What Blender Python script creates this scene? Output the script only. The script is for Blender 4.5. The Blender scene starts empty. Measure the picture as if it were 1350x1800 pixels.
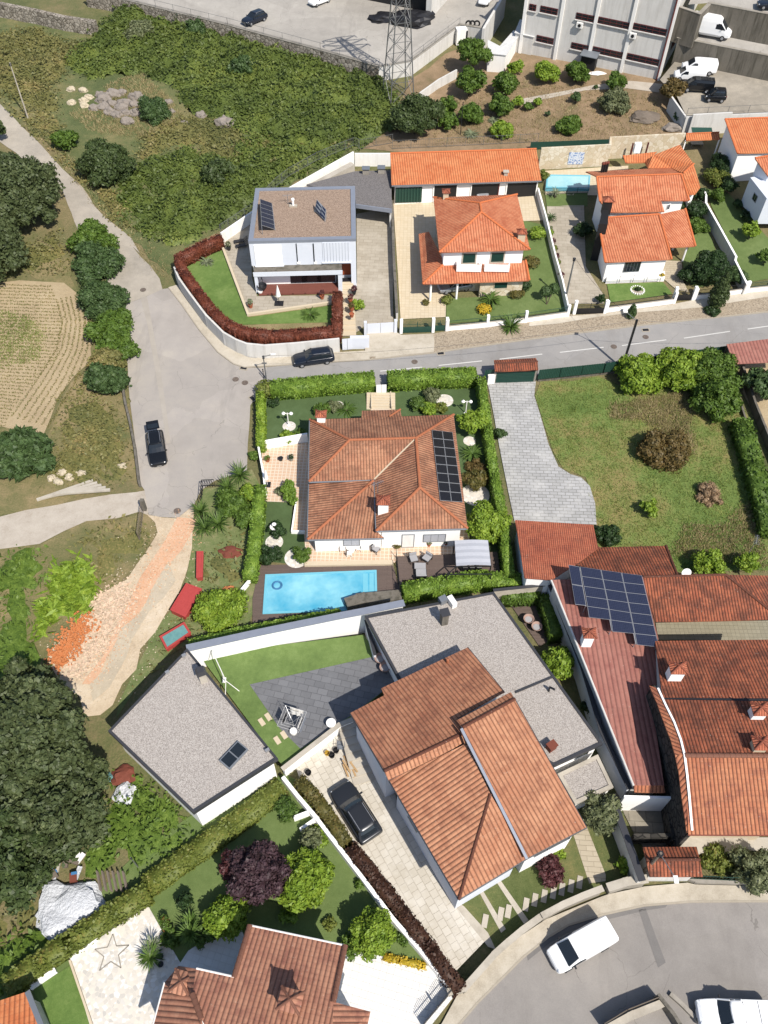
import bpy,bmesh,math,random
import numpy as np
from mathutils import Vector,Matrix,noise as mnoise
from mathutils.geometry import delaunay_2d_cdt
random.seed(7);rng=np.random.default_rng(11)
SC=bpy.context.scene;COL=SC.collection
# camera, sky, sun, exposure
CF,CT,CR,CH=1478.0,math.radians(37.9),math.radians(1.0),69.0
cam=bpy.data.cameras.new("camera");cam.sensor_fit='HORIZONTAL';cam.sensor_width=36
cam.lens=CF/1350*36;cam.clip_start=1;cam.clip_end=3000
camo=bpy.data.objects.new("camera",cam);COL.objects.link(camo)
RM=Matrix.Rotation(CT,3,'X')@Matrix.Rotation(CR,3,'Z')
camo.matrix_world=Matrix.Translation((0,0,CH))@RM.to_4x4()
SC.camera=camo
SUN_EL,SH_AZ=math.radians(51),math.radians(-34)
sd=Vector((-math.sin(SH_AZ)*math.cos(SUN_EL),-math.cos(SH_AZ)*math.cos(SUN_EL),math.sin(SUN_EL)))
world=bpy.data.worlds.new("World");SC.world=world;world.use_nodes=True
nt=world.node_tree;bg=nt.nodes['Background']
sky=nt.nodes.new('ShaderNodeTexSky');sky.sky_type='NISHITA';sky.sun_disc=False
sky.sun_elevation=SUN_EL;sky.sun_rotation=math.atan2(sd.x,sd.y)
nt.links.new(sky.outputs[0],bg.inputs[0]);bg.inputs[1].default_value=0.10
sun=bpy.data.lights.new("sun",'SUN');sun.energy=4.3;sun.angle=math.radians(0.53);sun.color=(1,.94,.85)
suno=bpy.data.objects.new("sun",sun);COL.objects.link(suno);suno.location=(0,0,120)
suno.rotation_euler=sd.to_track_quat('Z','Y').to_euler()
SC.view_settings.view_transform='Standard';SC.view_settings.look='None'
SC.view_settings.exposure=0.58;SC.view_settings.gamma=1
# terrain and photo measurements
def T(X,Y):
 d=8*np.logaddexp(0,(Y-84)/8);x=10*np.logaddexp(0,X/10)
 return.06*d+.0014*x*d
def ray(px,py):
 return RM@Vector(((px-675)/CF,(900-py)/CF,-1.0))
def P(px,py,z=0.0):
 r=ray(px,py);h=z
 for i in range(30):
  k=(CH-h)/-r.z;h=.5*h+.5*(float(T(r.x*k,r.y*k))+z)
 return Vector((r.x*k,r.y*k,h))
def PA(px,py,z):
 r=ray(px,py);k=(CH-z)/-r.z
 return Vector((r.x*k,r.y*k,z))
def RP(px,py,p0,n):
 r=ray(px,py);o=Vector((0,0,CH));k=(p0-o).dot(n)/r.dot(n)
 return o+r*k
def conv(ox,oy,s):return lambda x,y:(ox+x/s,oy+y/s)
z1=conv(0,0,3);z2=conv(400,0,2.7);z3=conv(850,0,2.7);z4=conv(0,380,3);z5=conv(290,240,3.214)
z6=conv(660,240,3.857);z7=conv(930,220,3.214);y1=conv(430,600,2.872);y2=conv(840,560,2.647)
y3=conv(0,780,2.935);y4=conv(170,1020,2.4545);y5=conv(850,900,2.7);y6=conv(520,1100,2.25)
y7=conv(0,1250,2.7);y8=conv(230,1350,2.177);w1=conv(750,1350,2.25);w2=conv(1060,1050,4)
v4=conv(1180,0,7.94);v1=conv(980,540,6.136);v3=conv(1060,480,4.655);fl=conv(0,0,1)
def L(cv,*pts):return[cv(*p)for p in pts]
def LP(cv,z,*pts):return[P(*cv(*p),z)for p in pts]
def gz(px,py):return P(px,py).z
def TZ(p):return float(T(p[0],p[1]))
# materials
K,DS=0.66,.1
def lin(h,k=None,ds=None):
 h=h.lstrip('#');v=[int(h[i:i+2],16)/255 for i in(0,2,4)]
 v=[(c/12.92 if c<.04045 else((c+.055)/1.055)**2.4)for c in v]
 k=K if k is None else k;y=.3*v[0]+.59*v[1]+.11*v[2]
 return tuple(min((c+(y-c)*(DS if ds is None else ds))*k,.86)for c in v)+(1,)
class NT:
 def __init__(s,name):
  s.m=bpy.data.materials.new(name);s.m.use_nodes=True;s.t=s.m.node_tree;s.n=s.t.nodes
  s.b=s.n['Principled BSDF']
 def add(s,ty,**kw):
  n=s.n.new(ty)
  for k,v in kw.items():setattr(n,k,v)
  return n
 def ln(s,a,b):s.t.links.new(a,b)
 def math(s,op,a,b=None,c=None,clamp=False):
  n=s.n.new('ShaderNodeMath');n.operation=op;n.use_clamp=clamp
  for i,v in enumerate((a,b,c)):
   if v is None:continue
   if isinstance(v,(int,float)):n.inputs[i].default_value=v
   else:s.ln(v,n.inputs[i])
  return n.outputs[0]
 def pos(s,scale=1.0,rot=0.0,stretch=None):
  g=s.n.new('ShaderNodeNewGeometry');mp=s.n.new('ShaderNodeMapping')
  mp.inputs['Rotation'].default_value=(0,0,rot)
  mp.inputs['Scale'].default_value=stretch or(scale,)*3
  s.ln(g.outputs['Position'],mp.inputs['Vector']);return mp.outputs[0]
 def noise(s,vec,scale,detail=4,rough=.6):
  n=s.n.new('ShaderNodeTexNoise');n.inputs['Scale'].default_value=scale
  n.inputs['Detail'].default_value=detail;n.inputs['Roughness'].default_value=rough
  if vec is not None:s.ln(vec,n.inputs['Vector'])
  return n.outputs['Fac']
 def ramp(s,fac,stops):
  r=s.n.new('ShaderNodeValToRGB');e=r.color_ramp.elements
  while len(e)<len(stops):e.new(.5)
  for i,(p,c)in enumerate(stops):e[i].position=p;e[i].color=c
  s.ln(fac,r.inputs[0]);return r.outputs[0]
 def mix(s,fac,a,b,blend='MIX'):
  n=s.n.new('ShaderNodeMix');n.data_type='RGBA';n.blend_type=blend
  for idx,v in((0,fac),(6,a),(7,b)):
   if isinstance(v,(int,float)):n.inputs[idx].default_value=v
   elif isinstance(v,tuple):n.inputs[idx].default_value=v
   else:s.ln(v,n.inputs[idx])
  return n.outputs[2]
 def bump(s,h,dist=.02,strength=1.0):
  n=s.n.new('ShaderNodeBump');n.inputs['Distance'].default_value=dist;n.inputs['Strength'].default_value=strength
  s.ln(h,n.inputs['Height']);s.ln(n.outputs[0],s.b.inputs['Normal'])
 def fin(s,col,rough=.85,metal=0,spec=.35):
  if isinstance(col,tuple):s.b.inputs['Base Color'].default_value=col
  else:s.ln(col,s.b.inputs['Base Color'])
  s.b.inputs['Roughness'].default_value=rough;s.b.inputs['Metallic'].default_value=metal
  s.b.inputs['Specular IOR Level'].default_value=spec
  return s.m
MATS={}
def mat(name,a,b=None,scale=1.5,fine=14,rough=.85,bump=.01,metal=0,spec=.35,amt=.5,k=None,stain=None,sa=.0,streak=False):
 if name in MATS:return MATS[name]
 n=NT(name);ca=lin(a,k);cb=lin(b,k)if b else tuple(c*.82 for c in ca[:3])+(1,)
 v=n.pos();big=n.noise(v,scale,5,.6);fi=n.noise(v,fine,3,.6)
 f=n.math('ADD',n.math('MULTIPLY',big,.6),n.math('MULTIPLY',fi,.4))
 lo,hi=.5-amt*.32,.5+amt*.32
 col=n.ramp(f,[(max(0,.5-.16/max(amt,.3)),ca),(min(1,.5+.16/max(amt,.3)),cb)])
 if stain:
  sv=n.pos(stretch=(1.2,1.2,.12))if streak else v
  sn=n.noise(sv,.45 if not streak else 1.4,6,.7)
  col=n.mix(n.math('MULTIPLY',n.math('SUBTRACT',sn,.47,clamp=True),9*sa,clamp=True),col,lin(stain,k))
 if bump:n.bump(fi,bump)
 MATS[name]=n.fin(col,rough,metal,spec);return MATS[name]
def tilemat(name,a,b,groove,pitch=.30,course=.42,moss=None,ma=.4,gd=.6,depth=.05):
 if name in MATS:return MATS[name]
 n=NT(name);tc=n.add('ShaderNodeTexCoord');sp=n.add('ShaderNodeSeparateXYZ');n.ln(tc.outputs['UV'],sp.inputs[0])
 vv=n.math('DIVIDE',sp.outputs[1],course);vfl=n.math('FLOOR',vv)
 uu=n.math('DIVIDE',sp.outputs[0],pitch)
 ufl=n.math('FLOOR',uu)
 h=n.math('POWER',n.math('ABSOLUTE',n.math('SINE',n.math('MULTIPLY',uu,math.pi))),.9)
 cx=n.add('ShaderNodeCombineXYZ');n.ln(ufl,cx.inputs[0]);n.ln(vfl,cx.inputs[1])
 wn=n.add('ShaderNodeTexWhiteNoise',noise_dimensions='2D');n.ln(cx.outputs[0],wn.inputs['Vector'])
 p=n.pos();big=n.noise(p,.35,6,.65);fi=n.noise(p,9,4,.6)
 f=n.math('ADD',n.math('MULTIPLY',wn.outputs['Value'],.16),n.math('MULTIPLY',n.math('ADD',big,.17),.72))
 col=n.ramp(f,[(.34,lin(a)),(.68,lin(b))])
 if moss:
  mf=n.math('MULTIPLY',n.math('SUBTRACT',n.noise(p,.8,8,.75),.5-ma*.16,clamp=True),5.5,clamp=True)
  col=n.mix(n.math('MULTIPLY',mf,.8),col,lin(moss))
 gf=n.math('MULTIPLY',n.math('SUBTRACT',.72,h,clamp=True),1.9*gd,clamp=True)
 col=n.mix(gf,col,lin(groove))
 vf=n.math('FRACT',vv)
 ef=n.math('MULTIPLY',n.math('GREATER_THAN',vf,.88),.10*gd)
 col=n.mix(ef,col,lin(groove))
 col=n.mix(n.math('MULTIPLY',n.math('GREATER_THAN',n.noise(p,6,3,.6),.69),.4),col,lin('#d9cbb8'))
 hh=n.math('ADD',n.math('MULTIPLY',h,depth*1.2),n.math('MULTIPLY',vf,depth*.35))
 hh=n.math('ADD',hh,n.math('MULTIPLY',fi,.008))
 n.bump(hh,1.0,.9)
 MATS[name]=n.fin(col,.82);return MATS[name]
def leafmat(name,dark,light,third=None,scale=1.3,fine=9):
 if name in MATS:return MATS[name]
 n=NT(name);p=n.pos();a=n.noise(p,scale,3,.6);b=n.noise(p,fine,2,.5)
 f=n.math('ADD',n.math('MULTIPLY',a,.5),n.math('MULTIPLY',b,.5))
 wl=lambda h:(lambda c:(c[0]*1.12,c[1],c[2]*.92,1))(lin(h,.8,.06))
 st=[(.34,wl(dark)),(.56,wl(light))]
 if third:st.append((.68,wl(third)))
 col=n.ramp(f,st);m=n.fin(col,.55,0,.3)
 tr=n.add('ShaderNodeBsdfTranslucent');n.ln(col,tr.inputs[0]);ms=n.add('ShaderNodeMixShader');ms.inputs[0].default_value=.25
 n.ln(n.b.outputs[0],ms.inputs[1]);n.ln(tr.outputs[0],ms.inputs[2]);n.ln(ms.outputs[0],n.n['Material Output'].inputs[0])
 MATS[name]=m;return m
def brickmat(name,a,b,mortar,bw,bh,rot=0,msize=.02,rough=.8,off=.5,stain=None,sa=.5,bump=.01,uv=False):
 if name in MATS:return MATS[name]
 n=NT(name);bt=n.add('ShaderNodeTexBrick');bt.offset=off
 bt.inputs['Scale'].default_value=1;bt.inputs['Brick Width'].default_value=bw;bt.inputs['Row Height'].default_value=bh
 bt.inputs['Mortar Size'].default_value=msize;bt.inputs['Mortar Smooth'].default_value=.1
 bt.inputs['Color1'].default_value=lin(a);bt.inputs['Color2'].default_value=lin(b);bt.inputs['Mortar'].default_value=lin(mortar)
 v=n.pos(rot=rot)
 if uv:v=n.add('ShaderNodeTexCoord').outputs['UV']
 n.ln(v,bt.inputs['Vector']);col=bt.outputs['Color']
 p=n.pos();col=n.mix(n.math('MULTIPLY',n.noise(p,6,4,.7),.35),col,lin(mortar))
 if stain:
  sn=n.noise(p,.35,7,.7);col=n.mix(n.math('MULTIPLY',n.math('SUBTRACT',sn,.48,clamp=True),8*sa,clamp=True),col,lin(stain))
 if bump:n.bump(n.math('MULTIPLY',bt.outputs['Fac'],-1.0),bump)
 MATS[name]=n.fin(col,rough);return MATS[name]
def vormat(name,cols,scale=8,rough=.9,bump=.02,big=.3,edge=None,ew=.06):
 if name in MATS:return MATS[name]
 n=NT(name);p=n.pos();v=n.add('ShaderNodeTexVoronoi');v.inputs['Scale'].default_value=scale;n.ln(p,v.inputs['Vector'])
 sp=n.add('ShaderNodeSeparateColor');n.ln(v.outputs['Color'],sp.inputs[0])
 st=[(i/max(1,len(cols)-1),lin(c))for i,c in enumerate(cols)]
 col=n.ramp(sp.outputs[0],st)
 bn=n.noise(p,.25,6,.7);col=n.mix(n.math('MULTIPLY',n.math('SUBTRACT',bn,.45,clamp=True),6*big,clamp=True),col,lin(cols[0]))
 if edge:
  ve=n.add('ShaderNodeTexVoronoi',feature='DISTANCE_TO_EDGE');ve.inputs['Scale'].default_value=scale;n.ln(p,ve.inputs['Vector'])
  col=n.mix(n.math('LESS_THAN',ve.outputs['Distance'],ew),col,lin(edge))
  n.bump(ve.outputs['Distance'],bump)
 elif bump:n.bump(v.outputs['Distance'],bump)
 MATS[name]=n.fin(col,rough);return MATS[name]
def groundmat(name,stops,big=.12,mid=1.0,fine=7,bump=.05,wts=(.5,.25,.25),stretch=None,rot=0,rough=.95,crack=0):
 if name in MATS:return MATS[name]
 n=NT(name);p=n.pos();q=n.pos(stretch=stretch,rot=rot)if stretch else p
 a,b,c=n.noise(p,big,6,.65),n.noise(q,mid,5,.65),n.noise(q,fine,4,.65)
 f=n.math('ADD',n.math('ADD',n.math('MULTIPLY',a,wts[0]),n.math('MULTIPLY',b,wts[1])),n.math('MULTIPLY',c,wts[2]))
 col=n.ramp(f,[(s,lin(h))for s,h in stops])
 if crack:
  wp=n.add('ShaderNodeVectorMath',operation='ADD');nn_=n.add('ShaderNodeTexNoise');nn_.inputs['Scale'].default_value=.7;nn_.inputs['Detail'].default_value=5;n.ln(p,nn_.inputs['Vector']);n.ln(p,wp.inputs[0]);n.ln(nn_.outputs['Color'],wp.inputs[1])
  ve=n.add('ShaderNodeTexVoronoi',feature='DISTANCE_TO_EDGE');ve.inputs['Scale'].default_value=.22;n.ln(wp.outputs[0],ve.inputs['Vector'])
  msk=n.math('MULTIPLY',n.math('LESS_THAN',ve.outputs['Distance'],.0035),n.math('GREATER_THAN',n.noise(p,.12,2,.5),.5));col=n.mix(n.math('MULTIPLY',msk,crack),col,lin('#5c5750'))
  vc=n.add('ShaderNodeTexVoronoi');vc.inputs['Scale'].default_value=.11;n.ln(wp.outputs[0],vc.inputs['Vector']);sp=n.add('ShaderNodeSeparateColor');n.ln(vc.outputs['Color'],sp.inputs[0]);col=n.mix(n.math('MULTIPLY',n.math('GREATER_THAN',sp.outputs[0],.6),.16),col,lin('#8a847c'))
  sn=n.noise(n.pos(stretch=(.5,.09,1),rot=rot),.9,5,.7);col=n.mix(n.math('MULTIPLY',n.math('SUBTRACT',sn,.55,clamp=True),2.2,clamp=True),col,lin('#86807a'))
 n.bump(n.math('ADD',c,b),bump);MATS[name]=n.fin(col,rough);return MATS[name]
 # object helpers
WL={}
def tag(o,label=None,cat=None,group=None,kind=None):
 if label:o['label']=label
 if cat:o['category']=cat
 if group:o['group']=group
 if kind:o['kind']=kind
 return o
def root(name,label,cat,loc=(0,0,0),group=None):
 o=bpy.data.objects.new(name,None);COL.objects.link(o);o.location=Vector(loc);o.empty_display_size=.3
 WL[o.name]=Vector(loc);return tag(o,label,cat,group)
def kids(o):return[c for c in bpy.data.objects if c.parent==o]
def copy_tree(o,loc=None,rz=None,label=None,parent=None,scale=None):
 ch=kids(o);c=o.copy();COL.objects.link(c);c.parent=parent
 if loc is not None:c.location=Vector(loc)
 if rz is not None:c.rotation_euler=(0,0,rz)
 if scale is not None:c.scale=(scale,)*3 if isinstance(scale,(int,float))else scale
 if label:c['label']=label
 for k in ch:copy_tree(k,parent=c)
 return c
def place(o,loc,rz=0,scale=None):
 o.location=Vector(loc);o.rotation_euler=(0,0,rz);WL[o.name]=Vector(loc)
 if scale is not None:o.scale=(scale,)*3 if isinstance(scale,(int,float))else scale
 return o
def link(me,name,m,parent=None,org=None):
 o=bpy.data.objects.new(name,me);COL.objects.link(o)
 if m is not None:me.materials.append(m)
 if parent is not None:o.parent=parent;WL[o.name]=WL.get(parent.name,Vector())
 else:
  if org is not None:o.location=org
  WL[o.name]=Vector(o.location)
 return o
class MB:
 def __init__(s):s.v=[];s.f=[];s.uv={}
 def add(s,vs,fs):
  b=len(s.v);s.v+=[tuple(v)for v in vs];s.f+=[tuple(b+i for i in f)for f in fs];return s
 def box(s,c,sz,rz=0,top=1.0):
  cx,cy,cz=c;a,b,h=sz[0]/2,sz[1]/2,sz[2]/2;co,si=math.cos(rz),math.sin(rz);vs=[]
  for z,k in((-h,1),(h,top)):
   for x,y in((-a,-b),(a,-b),(a,b),(-a,b)):
    x*=k;y*=k;vs.append((cx+x*co-y*si,cy+x*si+y*co,cz+z))
  return s.add(vs,[(3,2,1,0),(4,5,6,7),(0,1,5,4),(1,2,6,5),(2,3,7,6),(3,0,4,7)])
 def beam(s,A,B,w,z0,z1=None,z1b=None):
  A=Vector(A);B=Vector(B);d=(B-A);d.z=0
  if d.length<1e-6:return s
  n=Vector((-d.y,d.x,0)).normalized()*w/2
  za=z0 if not isinstance(z0,tuple)else z0[0];zb=z0 if not isinstance(z0,tuple)else z0[1]
  t1=z1;t2=z1 if z1b is None else z1b
  vs=[(A.x-n.x,A.y-n.y,za),(B.x-n.x,B.y-n.y,zb),(B.x+n.x,B.y+n.y,zb),(A.x+n.x,A.y+n.y,za),(A.x-n.x,A.y-n.y,t1),(B.x-n.x,B.y-n.y,t2),(B.x+n.x,B.y+n.y,t2),(A.x+n.x,A.y+n.y,t1)]
  return s.add(vs,[(3,2,1,0),(4,5,6,7),(0,1,5,4),(1,2,6,5),(2,3,7,6),(3,0,4,7)])
 def bar(s,A,B,w,h=None):
  A=Vector(A);B=Vector(B);d=(B-A)
  if d.length<1e-6:return s
  d.normalize();h=h or w
  u=d.cross(Vector((0,0,1)));u=u.normalized()if u.length>1e-3 else Vector((1,0,0));v=u.cross(d)
  vs=[p+u*a*w/2+v*b*h/2 for p in(A,B)for a,b in((-1,-1),(1,-1),(1,1),(-1,1))]
  return s.add(vs,[(3,2,1,0),(4,5,6,7),(0,1,5,4),(1,2,6,5),(2,3,7,6),(3,0,4,7)])
 def tube(s,pts,r,n=8,r2=None):
  pts=[Vector(p)for p in pts];rings=[];b=len(s.v);m=len(pts)
  for i,p in enumerate(pts):
   d=(pts[min(i+1,m-1)]-pts[max(i-1,0)]).normalized()
   u=d.cross(Vector((0,0,1)));u=u.normalized()if u.length>1e-3 else Vector((1,0,0));v=u.cross(d)
   rr=r if r2 is None else r+(r2-r)*i/(m-1)
   for k in range(n):
    a=2*math.pi*k/n;s.v.append(tuple(p+u*rr*math.cos(a)+v*rr*math.sin(a)))
  for i in range(m-1):
   for k in range(n):
    s.f.append((b+i*n+k,b+i*n+(k+1)%n,b+(i+1)*n+(k+1)%n,b+(i+1)*n+k))
  s.f.append(tuple(b+k for k in range(n))[::-1]);s.f.append(tuple(b+(m-1)*n+k for k in range(n)));return s
 def lathe(s,c,prof,n=16):
  c=Vector(c);b=len(s.v);m=len(prof)
  for r,z in prof:
   for k in range(n):
    a=2*math.pi*k/n;s.v.append((c.x+r*math.cos(a),c.y+r*math.sin(a),c.z+z))
  for i in range(m-1):
   for k in range(n):s.f.append((b+i*n+k,b+i*n+(k+1)%n,b+(i+1)*n+(k+1)%n,b+(i+1)*n+k))
  s.f.append(tuple(b+k for k in range(n))[::-1]);s.f.append(tuple(b+(m-1)*n+k for k in range(n)));return s
 def cyl(s,c,r,h,n=16,r2=None):return s.lathe(c,[(r,0),(r if r2 is None else r2,h)],n)
 def ball(s,c,r,n=12,sz=1.0):
  m=n//2+1;pr=[(max(1e-3,r*math.sin(math.pi*i/m)),-r*sz*math.cos(math.pi*i/m))for i in range(m+1)]
  return s.lathe(c,pr,n)
 def prism(s,pts,z0,z1):
  n=len(pts);a=sum(pts[i][0]*pts[(i+1)%n][1]-pts[(i+1)%n][0]*pts[i][1]for i in range(n))
  Z0=z0 if isinstance(z0,(list,tuple))else[z0]*n;Z1=z1 if isinstance(z1,(list,tuple))else[z1]*n
  idx=range(n)if a>0 else range(n-1,-1,-1)
  lo=[(pts[i][0],pts[i][1],Z0[i])for i in idx];hi=[(pts[i][0],pts[i][1],Z1[i])for i in idx]
  return s.add(lo+hi,[tuple(range(n))[::-1],tuple(range(n,2*n))]+[(i,(i+1)%n,n+(i+1)%n,n+i)for i in range(n)])
 def slab(s,pts,th):
  return s.prism([(p[0],p[1])for p in pts],[p[2]-th for p in pts],[p[2]for p in pts])
 def build(s,name,m,parent=None,smooth=False,bevel=0):
  me=bpy.data.meshes.new(name);V=np.array(s.v,dtype=float).reshape(-1,3);org=None
  if parent is not None:V=V-np.array(WL.get(parent.name,Vector()))
  else:
   lo,hi=V.min(0),V.max(0);org=Vector(((lo[0]+hi[0])/2,(lo[1]+hi[1])/2,lo[2]));V=V-np.array(org)
  me.from_pydata([tuple(v)for v in V],[],s.f);me.update()
  if bevel:
   bm=bmesh.new();bm.from_mesh(me);bmesh.ops.bevel(bm,geom=bm.edges[:],offset=bevel,segments=2,affect='EDGES',clamp_overlap=True);bm.to_mesh(me);bm.free()
  if smooth:
   for p in me.polygons:p.use_smooth=True
  return link(me,name,m,parent,org)
def arraymesh(name,V,F,m,parent=None):
 V=np.asarray(V,dtype=np.float64);org=None
 if parent is not None:V=V-np.array(WL.get(parent.name,Vector()))
 else:
  lo,hi=V.min(0),V.max(0);org=Vector(((lo[0]+hi[0])/2,(lo[1]+hi[1])/2,lo[2]));V=V-np.array(org)
 me=bpy.data.meshes.new(name);k=F.shape[1]
 me.vertices.add(len(V));me.vertices.foreach_set('co',V.astype(np.float32).ravel())
 me.loops.add(F.size);me.loops.foreach_set('vertex_index',F.astype(np.int32).ravel())
 me.polygons.add(len(F));me.polygons.foreach_set('loop_start',np.arange(0,F.size,k,dtype=np.int32))
 try:me.polygons.foreach_set('loop_total',np.full(len(F),k,dtype=np.int32))
 except Exception:pass
 me.update(calc_edges=True);return link(me,name,m,parent,org)
def densify(pts,step,jit=0.0,seed=1):
 r=random.Random(seed);out=[];n=len(pts)
 for i in range(n):
  a,b=pts[i],pts[(i+1)%n];l=math.hypot(b[0]-a[0],b[1]-a[1]);k=max(1,int(l/step))
  for j in range(k):
   t=j/k;x=a[0]+(b[0]-a[0])*t;y=a[1]+(b[1]-a[1])*t
   out.append((x+r.uniform(-jit,jit),y+r.uniform(-jit,jit)))
 return out
def inpoly(X,Y,poly):
 ins=np.zeros(len(X),bool);n=len(poly);j=n-1
 for i in range(n):
  xi,yi=poly[i][:2];xj,yj=poly[j][:2]
  c=((yi>Y)!=(yj>Y))&(X<(xj-xi)*(Y-yi)/(yj-yi+1e-12)+xi);ins^=c;j=i
 return ins
def drape(poly,off,step=3.0,jit=0.0,hf=None,seed=1):
 poly=densify([(p[0],p[1])for p in poly],min(step,2.0)if jit else step,jit,seed)
 xs=[p[0]for p in poly];ys=[p[1]for p in poly]
 gx,gy=np.meshgrid(np.arange(min(xs)+step/2,max(xs),step),np.arange(min(ys)+step/2,max(ys),step))
 gx,gy=gx.ravel(),gy.ravel();k=inpoly(gx,gy,poly);n=len(poly)
 pts=[Vector(p)for p in poly]+[Vector((a,b))for a,b in zip(gx[k],gy[k])]
 vs,es,fs,*_=delaunay_2d_cdt(pts,[],[list(range(n))],1,1e-4)
 V=np.array([(v.x,v.y,0)for v in vs]);V[:,2]=T(V[:,0],V[:,1])+off
 if hf is not None:V[:,2]+=hf(V[:,0],V[:,1])
 return V,np.array([tuple(f)for f in fs if len(f)==3])
def upfix(V,F):
 a,b,c=V[F[:,0]],V[F[:,1]],V[F[:,2]];nz=np.cross(b-a,c-a)[:,2];F=F.copy();F[nz<0]=F[nz<0][:,::-1];return F
def patch(name,poly,off,m,kind='structure',jit=0.0,step=3.0,z=0.0,label=None,seed=1):
 W=[P(p[0],p[1],z)for p in poly]
 V,F=drape(W,off+z,step,jit,None,seed);o=arraymesh(name,V,upfix(V,F),m)
 return tag(o,label,None,None,kind)
 # vegetation
def leafquads(C,N,size,elong=1.6,jn=.8):
 n=len(C);N=N+rng.normal(0,jn,(n,3));N/=np.linalg.norm(N,axis=1)[:,None]+1e-9
 R=rng.normal(0,1,(n,3));A=np.cross(N,R);A/=np.linalg.norm(A,axis=1)[:,None]+1e-9;B=np.cross(N,A)
 s=size*rng.uniform(.55,1.25,(n,1))/2
 V=np.stack([C-A*s*elong,C-B*s,C+A*s*elong,C+B*s],1).reshape(-1,3)
 return V,np.arange(4*n).reshape(-1,4)
def cores(cl,k=.82,n=8):
 vs,fs=[],[];m=5;b=0
 for cx,cy,cz,a,b_,c in cl:
  for i in range(m+1):
   th=math.pi*i/m;r=max(.02,math.sin(th))
   for j in range(n):
    ph=2*math.pi*j/n;q=k*random.uniform(.85,1.1)
    vs.append((cx+a*q*r*math.cos(ph),cy+b_*q*r*math.sin(ph),cz-c*q*math.cos(th)))
  for i in range(m):
   for j in range(n):fs.append((b+i*n+j,b+i*n+(j+1)%n,b+(i+1)*n+(j+1)%n,b+(i+1)*n+j))
  b+=(m+1)*n
 return np.array(vs),np.array(fs)
def foliage(name,m,clumps,dens,leaf,parent=None,core=True,elong=1.6,jn=.8,spread=.3):
 Cs,Ns=[],[]
 for cx,cy,cz,a,b,c in clumps:
  area=4*math.pi*((a*b+b*c+a*c)/3);n=max(8,int(dens*area))
  D=rng.normal(0,1,(n,3));D/=np.linalg.norm(D,axis=1)[:,None];D[:,2]=np.where(D[:,2]<-.4,-D[:,2],D[:,2])
  r=1-spread*.5+spread*rng.uniform(-.6,.8,(n,1))
  Cs.append(np.array([cx,cy,cz])+D*np.array([a,b,c])*r);Ns.append(D/np.array([a,b,c])*min(a,b,c))
 V,F=leafquads(np.concatenate(Cs),np.concatenate(Ns),leaf,elong,jn)
 if core:
  cv,cf=cores(clumps);F=np.concatenate([F,cf+len(V)]);V=np.concatenate([V,cv])
 return arraymesh(name,V,F,m,parent)
def crown_clumps(c,R,Hh,n,seed,lump=.38,low=-.45):
 r=random.Random(seed);out=[];ga=math.pi*(3-math.sqrt(5))
 for i in range(n):
  z=low+(1-low)*(i+.5)/n;a=ga*i+r.uniform(-.4,.4);q=math.sqrt(max(0,1-z*z));k=r.uniform(.46,.84)
  s=R*lump*r.uniform(.55,1.3)
  out.append((c[0]+R*k*q*math.cos(a),c[1]+R*k*q*math.sin(a),c[2]+Hh*k*z,s,s,s*.85))
 out.append((c[0],c[1],c[2],R*.62,R*.62,Hh*.62));return out
BARK=mat('bark','#6a5b4a','#4d4238',4,20,bump=.03)
def tree(name,label,cat,px,py,R,h,m,n=22,dens=14,leaf=.32,flat=.85,group=None,seed=None,trunk=True,rxy=1.0,lump=.38,low=-.45,tr=None,elong=1.6,bark=None,spread=.3):
 seed=seed if seed is not None else int(px*7+py);zc=h-R*flat*.95
 C=P(px,py,zc);g=TZ(C);rt=root(name,label,cat,(C.x,C.y,g),group)
 cl=crown_clumps((C.x,C.y,g+zc),R,R*flat,n,seed,lump,low)
 if rxy!=1:cl=[(C.x+(a-C.x)*rxy,b,c,d,e,f)for a,b,c,d,e,f in cl]
 foliage('crown',m,cl,dens,leaf,rt,elong=elong,spread=spread)
 if trunk:
  tr=tr or max(.05,R*.07);mb=MB();r=random.Random(seed+1)
  mb.tube([(C.x,C.y,g-.2),(C.x+.05*R,C.y,g+zc*.5),(C.x,C.y,g+zc)],tr,8,tr*.5)
  for k in range(5):
   a=k*1.256+r.random();mb.tube([(C.x,C.y,g+zc*.55),(C.x+R*.3*math.cos(a),C.y+R*.3*math.sin(a),g+zc*.85),(C.x+R*.6*math.cos(a),C.y+R*.6*math.sin(a),g+zc+R*.1)],tr*.45,6,tr*.15)
  mb.build('trunk',bark or BARK,rt,smooth=True)
 return rt
def shrub(name,label,cat,px,py,R,h,m,dens=26,leaf=.2,n=9,group=None,flat=None,smooth=False,jn=.8):
 hz=h/2;C=P(px,py,hz);g=TZ(C);rt=root(name,label,cat,(C.x,C.y,g),group)
 if smooth:
  foliage('crown',m,[(C.x,C.y,g+hz,R,R,hz)],dens,leaf,rt,jn=.35,spread=.08)
 else:
  cl=crown_clumps((C.x,C.y,g+hz),R,hz,n,int(px*3+py),.42,-.3);foliage('crown',m,cl,dens,leaf,rt,jn=jn)
 MB().tube([(C.x,C.y,g-.1),(C.x,C.y,g+hz)],max(.03,R*.06),6).build('trunk',BARK,rt)
 return rt
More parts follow.
